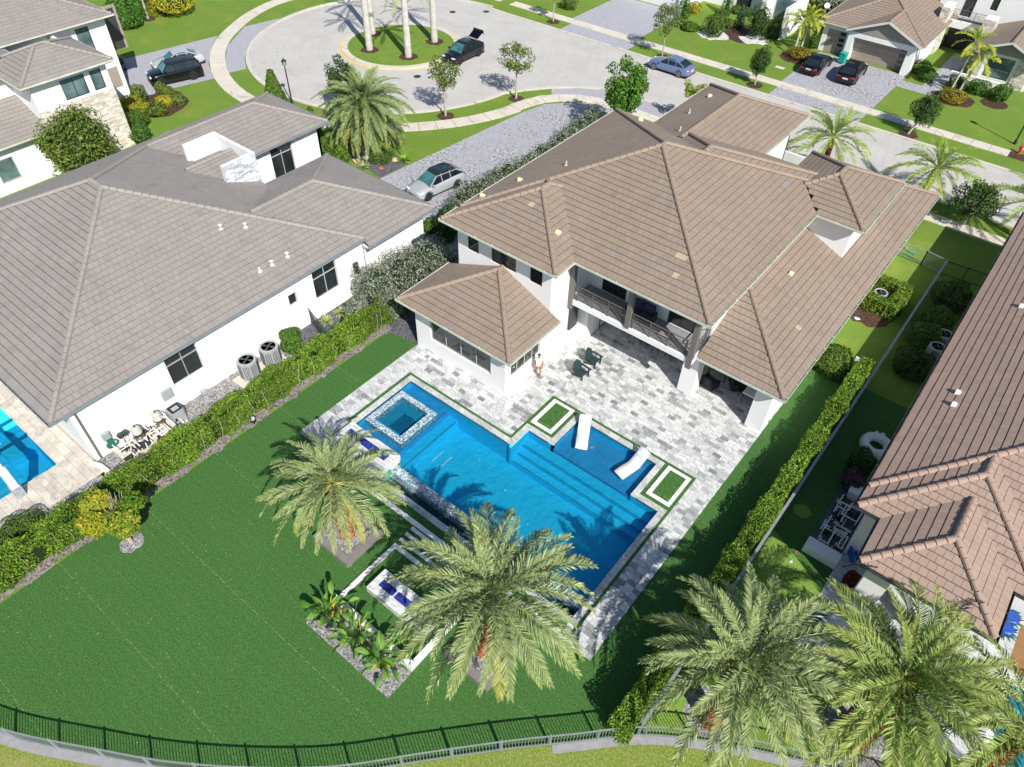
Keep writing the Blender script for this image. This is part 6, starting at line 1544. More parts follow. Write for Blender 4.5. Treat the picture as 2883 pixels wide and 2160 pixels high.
for lb, (R_, x, y), r, zr, cl in (
    ('round olive shrub at the corner of the top left driveway', (1, 1195, 830), .75, .8, G_OLIVE), ('yellow low shrub beside the round olive shrub', (1, 1130, 900), .9, .5, G_YEL), ('clipped shrub end next to the black sport utility vehicle', (1, 1390, 770), .5, .5, G_OLIVE),
    ('row shrub with bronze tips, second from the black vehicle', (1, 1460, 810), .5, .5, G_OLIVE), ('bronze green shrub, farthest from the black vehicle', (1, 1540, 870), .55, .5, G_OLIVE), ('bright yellow green shrub row in the walled bed', (1, 1420, 880), .8, .45, G_YEL), ('bright yellow shrub at the near end of the walled bed', (1, 1240, 950), .8, .45, G_YEL),
    ('open olive bush on the front lawn with a bare stem', (1, 1360, 960), .85, .65, G_OLIVE), ('red flowered green shrub along the stone wall', (1, 1200, 1050), .8, .9, G_MID), ('green shrub at the grey roof edge by the stone wall', (1, 1220, 1180), .9, .8, G_MID),
    ('dense green shrub mass at the top edge left of the pale trunk', (1, 1080, 110), 2.3, 1.2, [(.06, .17, .02), (.1, .24, .03)]), ('lower green shrub mass below the balcony screen', (1, 1090, 180), 1.6, 1.0, [(.05, .14, .02), (.09, .2, .03)]), ('yellow flowering shrub mass at the top edge', (1, 1480, 50), 2.6, 1.1, G_YEL),
    ('orange and green flower bed ringing the twin palms across the street', (4, 290, 470), 1.3, .55, [(.35, .16, .02), (.3, .22, .02), (.1, .16, .02)]), ('orange and yellow flower bed under the leaning palms at top right', (4, 1600, 840), 1.2, .5, [(.4, .2, .02), (.35, .28, .02), (.1, .16, .02)]),
    ('yellow green hedge clump beside the garage wall at top right', (4, 1330, 600), .9, .7, G_FIC), ('green shrub with white flowers beside the walkway at top right', (4, 1380, 660), .9, .65, G_MID), ('clipped shrub row in front of the white planter wall', (4, 1650, 730), 1.0, .6, G_MID), ('right part of the clipped shrub row by the white planter wall', (4, 1820, 770), 1.1, .6, G_MID), ('rounded green shrub below the big tinted window', (4, 2010, 820), .9, .8, G_MID),
    ('large round clipped shrub ringed with white pebbles across the street', (3, 1750, 250), 1.15, 1.15, G_BOX), ('green clipped shrub behind the large round one', (3, 1800, 165), .8, .8, G_BOX), ('small clipped ball shrub near the top edge, left one', (3, 1940, 95), .5, .5, G_BOX), ('small clipped ball shrub near the top edge, right one', (3, 2035, 115), .5, .5, G_BOX),
    ('dark tall bush with a dense crown beside the white wall at top', (3, 2130, 230), 1.2, 1.9, G_DK), ('low hedge row left of the large round shrub', (3, 1540, 240), .9, .45, G_FIC), ('low hedge row right of the thin street tree', (3, 1440, 200), .8, .5, G_OLIVE), ('round shrub cut by the top edge left of the northern driveway', (3, 500, 35), 1.0, .9, G_OLIVE),
    ('yellow shrub along the white wall at the top edge', (3, 1580, 80), .9, .6, G_YEL), ('small bronze bush right of the large round shrub', (3, 1880, 215), .6, .5, G_OLIVE), ('yellow variegated bush at the corner of the white wall near the twin palms', (4, 100, 220), .8, .7, G_YEL), ('dark green tuft in front of the twin palms lawn', (4, 60, 290), .8, .8, G_DK), ('small clipped shrub left of the single garage door', (4, 400, 380), .5, .8, G_MID), ('grey green tree crown mass behind the satellite dish', (4, 560, 40), 1.8, 1.6, G_SIL),
    ('green bush between the silver bush and the grey eave', (6, 1510, 310), .55, .6, G_MID), ('dark shaded bush tight in the corner of the main house wall', (6, 1650, 330), .9, 1.6, G_DK)):
    clump('shrub', lb, 'shrub', at(*Rg(R_, x, y), zr*.6), r, zr, int(900+900*r), .15 if r < 1.5 else .22, cl, shell=.8)
sheet('pebble_edge', [disc(tuple(at(*Rg(3, 1740, 300))), 1.6, 0, wob=.2), disc(tuple(at(*Rg(3, 2100, 340))), 1.5, 0, wob=.25)], .008, 'pebble')
sheet('front_beds', [disc(tuple(at(*Rg(4, 1600, 850))), 1.9, 0), disc(tuple(at(*Rg(4, 1960, 900))), 1.2, 0), disc(tuple(at(*Rg(4, 260, 500))), 1.7, 0), disc(tuple(at(*Rg(3, 1950, 280))), 2.8, 0, wob=.25), disc(tuple(at(*Rg(1, 1380, 900))), 2.6, 0), disc(tuple(at(*Rg(8, 880, 1030))), 1.6, 0)], .0075, 'mulch')
column('upright grey green cypress at the white wall, left one', at(*Rg(3, 1480, 160)), .8, 3.2, G_MID, 1500); column('upright cypress beside the walkway near the top edge', at(*Rg(3, 1850, 130)), .7, 3.4, G_MID, 1500); column('slim blue green conifer right of the large round shrub', at(*Rg(3, 1960, 240)), .6, 2.4, [(.05, .1, .06), (.08, .14, .09)], 1200)
S_CO = palm_set('k', 2.1, [(.16, .30, .03), (.24, .38, .04), (.34, .42, .05)], (.5, .45, .06), 6, .5, -.5, nl=34, lw=.05)
for lb, b_, h in (('twin stemmed small palm left of the tan garage, left stem', (-26.2, 81.0), 3.1), ('twin stemmed small palm left of the tan garage, right stem', (-25.6, 81.1), 3.6), ('leaning small palm in front of the stone entrance, taller one', tuple(at(*Rg(4, 1580, 790))), 4.8), ('leaning small palm in front of the stone entrance, shorter one', tuple(at(*Rg(4, 1650, 800))), 3.5)):
    palm(lb, b_, (b_[0]+(.35 if 'leaning' in lb else .1), b_[1]+.1, h), 16, S_CO, 1., .09, 'royal_bark', boots=False, group='small palms across the street', yellows=3)

# ------------------------------------------------------------------ cars (x forward)
def car(label, cat, loc, rz, kind, body, glassm='car_glass', roofm=None, L_=4.6, W_=1.86, hatch=False, rim='rim', lights=True, name='parked_car'):
    H_ = {'suv': 1.66, 'bigsuv': 1.78, 'sedan': 1.44, 'pickup': 1.85}[kind]
    prof = {  # along length (0 front .. 1 rear): hood/belt heights, and cabin greenhouse
        'suv': dict(belt=[(0, .62), (.03, .80), (.12, .92), (.27, 1.02), (.5, 1.06), (.8, 1.10), (.95, 1.08), (1, .92)], cab=[(.23, 1.0), (.41, 1.57), (.50, 1.64), (.68, 1.61), (.82, 1.50), (.975, 1.10)]),
        'bigsuv': dict(belt=[(0, .70), (.02, .95), (.1, 1.05), (.25, 1.12), (.5, 1.14), (.85, 1.16), (.98, 1.14), (1, .95)], cab=[(.25, 1.12), (.36, 1.68), (.42, 1.76), (.80, 1.76), (.92, 1.70), (.985, 1.14)]),
        'sedan': dict(belt=[(0, .52), (.03, .68), (.12, .80), (.28, .90), (.55, .94), (.84, .97), (.96, .95), (1, .80)], cab=[(.27, .90), (.42, 1.36), (.50, 1.43), (.62, 1.42), (.74, 1.30), (.90, .97)]),
        'pickup': dict(belt=[(0, .75), (.02, 1.05), (.1, 1.12), (.25, 1.2), (.5, 1.22), (.62, 1.22), (.98, 1.22), (1, 1.1)], cab=[(.24, 1.2), (.33, 1.76), (.38, 1.84), (.56, 1.84), (.60, 1.7), (.62, 1.22)])}[kind]
    t = thing(name, label, cat, loc, rz); W2 = W_/2; hl = L_/2
    def bz(f): return np.interp(f, [a for a, _ in prof['belt']], [b for _, b in prof['belt']])
    fs = [0, .015, .05, .1, .16, .25, .35, .45, .55, .65, .75, .85, .93, .97, .99, 1.0]
    b = MB(); secs = []
    for f in fs:
        wf = W2*(1-.20*max(0, (.10-f)/.10)**1.7-.13*max(0, (f-.92)/.08)**1.7); z1 = bz(f); z0 = .24+.12*max(0, (.05-f)/.05)+.12*max(0, (f-.95)/.05)
        crown = .035
        secs.append([(hl-f*L_, y, z) for y, z in ((-wf*.93, z0), (-wf, z0+.12), (-wf, (z0+z1)/2+.05), (-wf*.965, z1-.10), (-wf*.90, z1-.02), (-wf*.5, z1+crown), (0, z1+crown+.01), (wf*.5, z1+crown), (wf*.90, z1-.02), (wf*.965, z1-.10), (wf, (z0+z1)/2+.05), (wf, z0+.12), (wf*.93, z0))])
    k = 13; vs = [p for s_ in secs for p in s_]
    fc = [(i*k+j, (i+1)*k+j, (i+1)*k+(j+1) % k, i*k+(j+1) % k) for i in range(len(secs)-1) for j in range(k)]
    fc += [tuple(range(k)), tuple((len(secs)-1)*k+j for j in range(k))[::-1]]
    b.add(vs, fc); bo = b.build('body', body, t, world=False, smooth=True)
    # greenhouse: windows and roof skin
    cab = prof['cab']; n = len(cab); yb = W2*.90; yt = W2*.66
    low = cab[0][1]-.02; Lp = []; top = max(z for _, z in cab)
    def yz(z): return yb+(yt-yb)*max(0, (z-low))/(top-low)
    P_ = [(hl-f*L_, z) for f, z in cab]
    g = MB(); sidev = [(x, -yz(z), z) for x, z in P_]; sidev2 = [(x, yz(z), z) for x, z in P_]
    g.add(sidev+[(P_[-1][0], -yz(low), low-.02), (P_[0][0], -yz(low), low-.02)], [tuple(range(n+2))[::-1]])
    g.add(sidev2+[(P_[-1][0], yz(low), low-.02), (P_[0][0], yz(low), low-.02)], [tuple(range(n+2))])
    gs = g.build('side_windows', glassm, t, world=False)
    for nm, i0, i1, mm in (('windscreen', 0, 1, 'windscreen' if glassm != 'car_glass' or True else glassm), ('rear_window', n-2, n-1, glassm)):
        q = MB(); q.add([(P_[i0][0], -yz(P_[i0][1])*.97, P_[i0][1]), (P_[i0][0], yz(P_[i0][1])*.97, P_[i0][1]), (P_[i1][0], yz(P_[i1][1])*.97, P_[i1][1]), (P_[i1][0], -yz(P_[i1][1])*.97, P_[i1][1])], [(0, 1, 2, 3)]); q.build(nm, mm, t, world=False)
    rf = MB()
    for i in range(1, n-2):
        a, c = P_[i], P_[i+1]
        for y0, y1, dz0, dz1 in ((-1, -.5, 0, .025), (-.5, .5, .025, .025), (.5, 1, .025, 0)):
            rf.add([(a[0], y0*yz(a[1]), a[1]+dz0+.004), (c[0], y0*yz(c[1]), c[1]+dz0+.004), (c[0], y1*yz(c[1]), c[1]+dz1+.004), (a[0], y1*yz(a[1]), a[1]+dz1+.004)], [(0, 1, 2, 3)])
    rf.build('roof', roofm or body, t, world=False, smooth=True)
    pl = MB()
    for s_ in (-1, 1):
        for i in (0,): pl.bar((P_[i][0], s_*yz(P_[i][1]), P_[i][1]), (P_[i+1][0], s_*yz(P_[i+1][1]), P_[i+1][1]), .07, .06)
        pl.bar((P_[-2][0], s_*yz(P_[-2][1]), P_[-2][1]), (P_[-1][0], s_*yz(P_[-1][1]), P_[-1][1]), .10, .08)
        pl.bar((P_[1][0], s_*yz(P_[1][1]), P_[1][1]), (P_[-2][0], s_*yz(P_[-2][1]), P_[-2][1]), .06, .05)
        for f in (.5, .68) if kind != 'pickup' else (.45,):
            x = hl-f*L_; zt = np.interp(f, [a for a, _ in cab], [z for _, z in cab]); pl.bar((x, s_*yz(low), low), (x+.04, s_*yz(zt)*1.0, zt), .06, .04)
    pl.build('pillars', body, t, world=False)
    wr = .36 if kind in ('suv', 'sedan') else .41
    for fx in (.185, .79):
        for s_ in (-1, 1):
            x = hl-fx*L_; y0 = s_*(W2-.20); y1 = s_*(W2+.012)
            ty = MB().tube([(x, y0, wr), (x, y1-s_*.03, wr), (x, y1, wr)], [wr, wr, wr*.93], 20).build('wheel', 'rubber', t, world=False)
            rm = MB(); rm.tube([(x, y1, wr), (x, y1+s_*.006, wr)], [wr*.14, wr*.12], 10)
            for q in range(5):
                a = q*2*PI/5; rm.bar((x, y1+s_*.004, wr), (x+wr*.66*math.cos(a), y1+s_*.004, wr+wr*.66*math.sin(a)), .055, .02, up=(0, 1, 0))
            o = rm.build('rim', rim, ty, world=False)
            rm = MB(); m_ = 18
            for q in range(m_):
                a = q*2*PI/m_; c = (q+1)*2*PI/m_; rm.add([(x+wr*.62*math.cos(a), y1+s_*.005, wr+wr*.62*math.sin(a)), (x+wr*.72*math.cos(a), y1+s_*.005, wr+wr*.72*math.sin(a)), (x+wr*.72*math.cos(c), y1+s_*.005, wr+wr*.72*math.sin(c)), (x+wr*.62*math.cos(c), y1+s_*.005, wr+wr*.62*math.sin(c))], [(0, 1, 2, 3)])
            rm.build('rim_ring', rim, ty, world=False)
            # arch
            ar = MB(); pts = [(x+wr*1.13*math.cos(a), s_*(W2+.004), max(.26, wr+wr*1.13*math.sin(a))) for a in np.linspace(-.25, PI+.25, 12)]; ar.tube(pts, .028, 6); ar.build('wheel_arch', 'rubber' if kind != 'sedan' else body, t, world=False)
    for s_ in (-1, 1):
        xm = P_[0][0]-.25; b = MB(); b.box(xm-.09, xm+.06, min(s_*W2*.93, s_*(W2+.17)), max(s_*W2*.93, s_*(W2+.17)), bz(.28)+.02, bz(.28)+.15); b.build('mirror', body, t, world=False, bevel=.02)
        b = MB(); b.box(hl-.16, hl-.02, min(s_*W2*.48, s_*W2*.86), max(s_*W2*.48, s_*W2*.86), bz(.03)-.12, bz(.03)+.0); b.build('headlight', 'lamp_white', t, world=False, bevel=.02)
        b = MB(); b.box(-hl-.004, -hl+.10, min(s_*W2*.45, s_*W2*.90), max(s_*W2*.45, s_*W2*.90), bz(.985)-.20, bz(.985)-.08); b.build('tail_light', 'lamp_red', t, world=False, bevel=.015)
    MB().box(hl-.06, hl+.006, -W2*.5, W2*.5, .34, bz(.01)-.14).build('grille', 'black', t, world=False, bevel=.02)
    MB().box(-hl-.012, -hl+.02, -.27, .27, .62, .76).build('number_plate', 'plate', t, world=False)
    MB().box(-hl+.02, hl-.02, -W2*.96, W2*.96, .20, .30).build('sill', 'black', t, world=False, bevel=.03)
    if kind == 'pickup': MB().box(-hl+.1, -hl+L_*.37, -W2*.8, W2*.8, .9, 1.262).build('truck_bed', 'black', t, world=False)
    if kind in ('suv', 'bigsuv'):
        for s_ in (-1, 1): MB().bar((P_[1][0]-.2, s_*yt*.92, top+.045), (P_[-2][0]+.1, s_*yt*.92, top+.01), .035, .03).build('roof_rail', 'black', t, world=False)
    if hatch:
        b = MB(); x0 = P_[-2][0]; b.add([(x0, -yt, top-.05), (x0, yt, top-.05), (x0-.85, yt*1.05, top+.42), (x0-.85, -yt*1.05, top+.42)], [(0, 1, 2, 3), (3, 2, 1, 0)]); b.bar((x0-.85, -yt, top+.40), (x0-1.05, -yt, top+.12), .04).bar((x0-.85, yt, top+.40), (x0-1.05, yt, top+.12), .04); b.bar((x0-.85, -yt*1.05, top+.42), (x0-.85, yt*1.05, top+.42), .10, .3)
        b.build('open_tailgate', body, t, world=False)
        MB().box(-hl+.06, -hl+.7, -W2*.75, W2*.75, .6, 1.0).build('load_space', 'black', t, world=False)
    return t
D90 = -PI/2
car('light grey sport utility vehicle with black glass roof on the long paved driveway', 'car', (-35.75, 35.75, 0), D90+math.radians(-8), 'suv', 'car_grey', roofm='car_glass', L_=4.62)
car('large black sport utility vehicle on the top left driveway', 'car', (-68.1, 34.1, 0), D90-math.radians(17), 'bigsuv', 'car_black', L_=4.9, W_=1.95)
car('silver sedan parked behind the large black vehicle on the top left driveway', 'car', (-70.6, 36.0, 0), D90-math.radians(15), 'sedan', 'car_silver', L_=4.85, rim='rim_silver')
car('dark pickup truck half hidden by the white wall at top left', 'pickup truck', (-74.6, 29.6, 0), D90-math.radians(12), 'pickup', 'car_navy', L_=5.4, W_=1.95)
car('dark hatchback with raised tailgate beside the round island', 'car', (-51.05, 56.1, 0), D90, 'suv', 'car_navy', L_=4.7, hatch=True)
car('steel blue sedan parked at the far kerb of the street', 'car', (-33.4, 67.45, 0), PI, 'sedan', 'car_blue', L_=4.7, rim='rim_silver')
car('black low sedan in front of the single garage door', 'car', (-22.55, 77.9, 0), PI/2+.02, 'sedan', 'car_black', L_=4.8)
car('black sport utility vehicle beside the green waste bin in front of the double garage', 'car', (-19.0, 78.15, 0), PI/2+.06, 'suv', 'car_black', L_=4.75)

# ------------------------------------------------------------------ street furniture
def lamp(label, p, h):
    t = thing('street_lamp', label, 'street lamp', (p[0], p[1], 0))
    MB().lathe([(.13, 0), (.12, .35), (.07, .45), (.05, h-.1), (.07, h)], 10).build('post', 'metal_dark', t, world=False)
    MB().lathe([(.07, h), (.17, h+.04), (.20, h+.36), (.19, h+.38)], 6).build('lantern_glass', 'ac_grey', t, world=False)
    MB().lathe([(.27, h+.38), (.05, h+.56), (.02, h+.66)], 6).build('lantern_roof', 'metal_dark', t, world=False)
    b = MB()
    for k in range(6):
        a = k*PI/3; b.bar((.17*math.cos(a), .17*math.sin(a), h+.04), (.205*math.cos(a), .205*math.sin(a), h+.38), .02)
    b.build('lantern_frame', 'metal_dark', t, world=False)
lamp('black street lamp with a lantern head behind the grey tiled roof', at(822.7, 291.7), 3.45); lamp('black street lamp at the right edge of the far lawn', at(*Rg(4, 2135, 1245)), 3.6)
p = at(*Rg(3, 950, 925)); MB_ = None
t = thing('waste_bin', 'teal wheeled waste bin between the black cars and the garages', 'waste bin', (*at(*Rg(4, 640, 545)), 0), -.1)
MB().prism([(-.32, -.36), (.32, -.36), (.32, .36), (-.32, .36)], .12, .98).build('body', 'teal', t, world=False, bevel=.04); MB().box(-.35, .35, -.4, .38, .98, 1.06).build('lid', 'teal', t, world=False, bevel=.03)
for s_ in (-1, 1): MB().tube([(s_*.33, .3, .13), (s_*.26, .3, .13)], .13, 12).build('wheel', 'rubber', t, world=False)
t = thing('fire_hydrant', 'red and white hydrant cut by the right edge beside the pavement', 'hydrant', (*at(2868, 432), 0)); MB().lathe([(.16, 0), (.12, .08), (.12, .5), (.15, .55), (.11, .68), (.03, .76)], 12).build('barrel', 'red', t, world=False); MB().tube([(-.22, 0, .42), (.22, 0, .42)], .06, 8).build('outlet', 'pvc', t, world=False)
p = at(*Rg(4, 110, 585)); t = thing('meter_cover', 'pale rectangular utility cover in the lawn left of the black cars', 'utility cover', (*p, 0)); MB().box(-.45, .45, -.25, .25, 0, .03).build('cover', 'pad', t, world=False)
for lb, q in (('round dark manhole cover on the turning circle right of the island', Rg(2, 1700, 105)), ('small dark manhole cover below the island kerb', Rg(2, 1395, 662)), ('dark drain cover near the far kerb of the turning circle', Rg(2, 1990, 102))):
    p = at(*q); t = thing('manhole_cover', lb, 'manhole cover', (*p, 0)); MB().lathe([(.36, .004), (.36, .014), (.30, .014)], 20).build('cover', 'metal_dark', t, world=False)
p = at(*Rg(4, 515, 60), 2.8); t = thing('satellite_dish', 'pale satellite dish on a pole at the corner of the brown roof at top', 'satellite dish', (p[0], p[1], 0)); MB().tube([(0, 0, 0), (0, 0, 2.8)], .03, 6).build('pole', 'ac_grey', t, world=False); MB().tube([(0, 0, 2.85), (.02, -.06, 2.9), (.05, -.14, 2.98)], [.04, .24, .30], 16).build('dish', 'pvc', t, world=False)
t = thing('dish_antenna', 'small dark dish aerial casting its shadow on the pavement by the dark roof hip', 'antenna', (*at(*Rg(3, 1030, 975)), 0)); MB().tube([(0, 0, 0), (0, 0, 1.2)], .03, 6).build('pole', 'metal_dark', t, world=False); MB().box(-.2, .2, -.03, .03, 1.1, 1.4).build('panel', 'metal_dark', t, world=False)

# ------------------------------------------------------------------ pool and patio furniture
def adirondack(label, loc, rz):
    t = thing('adirondack_chair', label, 'chair', loc, rz, 'dark green garden chairs on the patio')
    for i in range(6): MB().box(-.27+i*.095, -.27+i*.095+.085, -.26, .26, .28+.018*i, .30+.018*i).build('seat_slat', 'adirondack', t, world=False)
    for i in range(7):
        y = -.27+i*.09; h = .72-.035*abs(i-3)**1.6; MB().bar((-.27, y, .27), (-.27-.26*h/.72, y*1.12, .27+h), .082, .02, up=(1, 0, .35)).build('back_slat', 'adirondack', t, world=False)
    for s_ in (-1, 1):
        MB().box(-.42, .38, min(s_*.28, s_*.42), max(s_*.28, s_*.42), .53, .555).build('armrest', 'adirondack', t, world=False)
        MB().box(.22, .33, min(s_*.27, s_*.30), max(s_*.27, s_*.30), 0, .53).build('leg', 'adirondack', t, world=False)
        MB().bar((.3, s_*.285, .34), (-.5, s_*.285, .06), .03, .13).build('leg', 'adirondack', t, world=False)
    MB().bar((-.40, -.3, .5), (-.40, .3, .5), .06, .03).build('back_brace', 'adirondack', t, world=False)
    return t
a1 = adirondack('dark green adirondack chair on the patio, nearer the pool', (-15.25, 26.15, .05), -.12)
adirondack('dark green adirondack chair on the patio, nearer the house', (-15.3, 27.45, .05), .0)
def lounger(label, loc, rz):
    t = thing('pool_lounger', label, 'sun lounger', loc, rz, 'white in-water loungers on the sun shelf')
    n = 20; top = []; 
    for i in range(n+1):
        f = i/n; x = -.95+1.9*f; z = .30+.26*math.sin((f-.0)*PI*1.05)*(1-f)*.4+(.62*max(0, (.42-f)/.42)**1.15)+.07*math.sin(f*PI*2+2.6); top.append((x, z))
    vs = []; w2 = .33
    for x, z in top: vs += [(x, -w2, z), (x, -w2*.92, z+.05), (x, w2*.92, z+.05), (x, w2, z), (x, w2, z-.07), (x, -w2, z-.07)]
    k = 6; fs = [(i*k+j, i*k+(j+1) % k, (i+1)*k+(j+1) % k, (i+1)*k+j) for i in range(n) for j in range(k)]+[tuple(range(k))[::-1], tuple(n*k+j for j in range(k))]
    MB().add(vs, fs).build('shell', 'lounger', t, world=False, smooth=True)
    MB().box(-.55, .75, -.26, .26, 0, .28).build('base', 'lounger', t, world=False, bevel=.05)
    x, z = top[3]; MB().box(x-.16, x+.12, -.24, .24, z+.05, z+.10).build('headrest', 'lounger', t, world=False, bevel=.02)
    return t
lounger('white in-water lounger lying straight on the sun shelf, left one', (-12.6, 22.55, -.33), math.atan2(-2.0, 1.1)); lounger('white curved in-water lounger at an angle near the right grass square', (-9.45, 22.45, -.33), math.atan2(-2.0, -.42))
t = thing('loveseat', 'navy cushioned wicker loveseat on the balcony', 'sofa', (-13.6, 28.95, 3.65), .0)
b = MB(); b.box(-.75, .75, -.35, .4, 0, .3); b.build('frame', 'wicker', t, world=False, bevel=.03)
for s_ in (-1, 1): MB().box(min(s_*.75, s_*.85), max(s_*.75, s_*.85), -.35, .4, 0, .55).build('armrest', 'wicker', t, world=False, bevel=.03); MB().box(min(s_*.02, s_*.73), max(s_*.02, s_*.73), -.38, .25, .3, .44).build('seat_cushion', 'sofa', t, world=False, bevel=.04); MB().box(min(s_*.02, s_*.73), max(s_*.02, s_*.73), .2, .38, .42, .95).build('back_cushion', 'sofa', t, world=False, bevel=.05)
def stool(label, x, y, rz=0):
    t = thing('bar_chair', label, 'chair', (x, y, .05), rz, 'dark chairs in a row under the balcony')
    MB().box(-.22, .22, -.22, .22, .42, .48).build('seat', 'wicker', t, world=False, bevel=.02); MB().box(-.22, .22, .19, .23, .48, .92).build('backrest', 'wicker', t, world=False, bevel=.015)
    for a in (-1, 1):
        for c in (-1, 1): MB().bar((a*.19, c*.19, .42), (a*.22, c*.22, 0), .03).build('leg', 'metal_dark', t, world=False)
    return t
tb = thing('dining_table', 'long dark dining table in the shade under the balcony', 'table', (-13.4, 31.7, .05)); MB().box(-1.5, 1.5, -.5, .5, .72, .77).build('tabletop', 'wood', tb, world=False)
for a in (-1.35, 1.35):
    for c in (-.4, .4): MB().box(a-.04, a+.04, c-.04, c+.04, 0, .72).build('leg', 'metal_dark', tb, world=False)
for i, w_ in enumerate(('leftmost', 'second from the left', 'third from the left', 'rightmost')): stool(w_+' dark dining chair in the row under the balcony', -14.7+i*.85, 30.85, PI)
def wicker_chair(label, x, y, rz):
    t = thing('wicker_armchair', label, 'chair', (x, y, .05), rz); MB().box(-.38, .38, -.36, .36, .05, .36).build('seat', 'wicker', t, world=False, bevel=.04); MB().box(-.38, .38, .28, .42, .3, .85).build('backrest', 'wicker', t, world=False, bevel=.04)
    for s_ in (-1, 1): MB().box(min(s_*.36, s_*.46), max(s_*.36, s_*.46), -.36, .38, .05, .58).build('armrest', 'wicker', t, world=False, bevel=.03)
    MB().box(-.33, .33, -.34, .26, .36, .46).build('cushion', 'sofa', t, world=False, bevel=.03); return t
wicker_chair('dark wicker armchair beside the lanai column, in front of the tan table', -9.15, 30.3, 2.9); wicker_chair('dark wicker armchair in the middle of the covered lanai', -7.9, 31.2, 2.2)
t = thing('side_table', 'tan topped table in the shade of the covered lanai', 'table', (-9.1, 31.35, .05)); MB().box(-.6, .6, -.4, .4, .7, .76).build('tabletop', 'wood', t, world=False)
for a in (-.5, .5):
    for c in (-.32, .32): MB().bar((a, c, 0), (a, c, .7), .05).build('leg', 'metal_dark', t, world=False)
t = thing('serving_table', 'white topped table carrying a red bowl at the right end of the lanai', 'table', (-6.75, 30.75, .05)); MB().box(-.42, .42, -.6, .6, .82, .9).build('tabletop', 'white_marble', t, world=False)
for a in (-.36, .36):
    for c in (-.5, .5): MB().bar((a, c, 0), (a, c, .82), .04).build('leg', 'metal_dark', t, world=False)
t = thing('red_bowl', 'red bowl and cloth on the white topped lanai table', 'bowl', (-6.85, 31.05, .96)); MB().lathe([(.05, 0), (.2, .08), (.24, .14)], 14).build('bowl', 'red', t, world=False)
t = thing('folding_chair', 'black folding chair next to the white topped lanai table', 'chair', (-7.4, 30.9, .05), .5); MB().box(-.22, .22, -.22, .22, .42, .45).build('seat', 'black', t, world=False); MB().box(-.22, .22, .2, .23, .5, .85).build('backrest', 'black', t, world=False)
for a in (-.21, .21): MB().bar((a, -.25, 0), (a, .22, .85), .025).build('leg', 'metal_dark', t, world=False); MB().bar((a, .25, 0), (a, -.2, .45), .025).build('leg', 'metal_dark', t, world=False)
p = at(2160+940/3.0681, 1080+540/3.0681, .25); t = thing('inflatable_ring', 'big white inflatable ring lying in the shaded side yard', 'pool float', (p[0], p[1], 0))
b = MB(); R0, r0, n1, n2 = .62, .27, 24, 10; vs = [((R0+r0*math.cos(c))*math.cos(a), (R0+r0*math.cos(c))*math.sin(a), .28+r0*math.sin(c)) for a in np.linspace(0, 2*PI, n1, endpoint=False) for c in np.linspace(0, 2*PI, n2, endpoint=False)]
b.add(vs, [(i*n2+j, ((i+1) % n1)*n2+j, ((i+1) % n1)*n2+(j+1) % n2, i*n2+(j+1) % n2) for i in range(n1) for j in range(n2)]); b.build('ring', 'pvc', t, world=False, smooth=True); b = MB(); b.ball((0, .8, .42), .15, 8, 6).ball((-.3, .78, .4), .12, 8, 6); b.build('handle', 'pvc', t, world=False, smooth=True); MB().ball((.55, -.62, .3), (.4, .34, .25), 12, 8).build('pillow', 'pvc', t, world=False, smooth=True)
p = at(2160+205/3.0681, 1080+1540/3.0681); t = thing('golf_flag', 'little orange golf flag in its hole on the putting lawn', 'flag', (p[0], p[1], 0)); MB().tube([(0, 0, 0), (0, 0, .95)], .012, 6).build('pole', 'pvc', t, world=False); MB().add([(0, 0, .93), (.26, .05, .87), (0, 0, .78), (0, .004, .93), (.26, .054, .87), (0, .004, .78)], [(0, 1, 2), (5, 4, 3), (0, 3, 4, 1), (1, 4, 5, 2)]).build('flag', 'orange', t, world=False); MB().lathe([(.07, .006), (.07, .03)], 12).build('cup', 'pvc', t, world=False)
p = at(2160+760/3.0681, 1080+1500/3.0681, .5); t = thing('exercise_frame', 'bright blue folded chair frame on the shaded terrace by the rose tiled eave', 'chair', (p[0], p[1], .04), .6)
MB().box(-.25, .3, -.28, .28, .38, .44).build('seat', 'blue', t, world=False); MB().box(-.3, -.24, -.28, .28, .44, .95).build('backrest', 'blue', t, world=False)
for s_ in (-1, 1): MB().bar((-.5, s_*.3, 0), (.4, s_*.3, .7), .03).build('leg', 'blue', t, world=False); MB().bar((.5, s_*.3, 0), (-.3, s_*.3, .9), .03).build('leg', 'blue', t, world=False)
t = thing('swimming_pool', 'turquoise edged pool behind the palm at the lower right edge', 'swimming pool', (10.5, 20, 0)); MB().box(8.6, 13, 16.5, 23.2, 0, .05).build('pool_rim', 'white_marble', t); MB().box(8.9, 12.7, 16.8, 22.9, .05, .058).build('pool_bottom', 'pool_deep', t); MB().add([(8.9, 16.8, .07), (12.7, 16.8, .07), (12.7, 22.9, .07), (8.9, 22.9, .07)], [(0, 1, 2, 3)]).build('water_surface', 'water', t)
sheet('timber_deck', [rect(8.6, 14, 23.5, 26.0)], .045, 'wood')
def toy(label, px, mat, n=5): 
    p = at(*Rg(*px)); t = thing('garden_toy', label, 'toy', (p[0], p[1], 0)); 
    for i in range(n): MB().tube([(-.35+i*.16, -.05*i, .06), (-.28+i*.16, .12-.05*i, .14), (-.2+i*.16, -.05*i, .06)], .035, 6).build('loop', mat, t, world=False)
toy('turquoise looped toy on the grass behind the short side fence', (8, 1230, 520), 'teal'); toy('orange looped toy on the grass beside the turquoise one', (8, 1200, 490), 'orange', 3); toy('dark green toy lying on the grass beside the brown tiled eave', (8, 585, 1335), 'teal', 4)
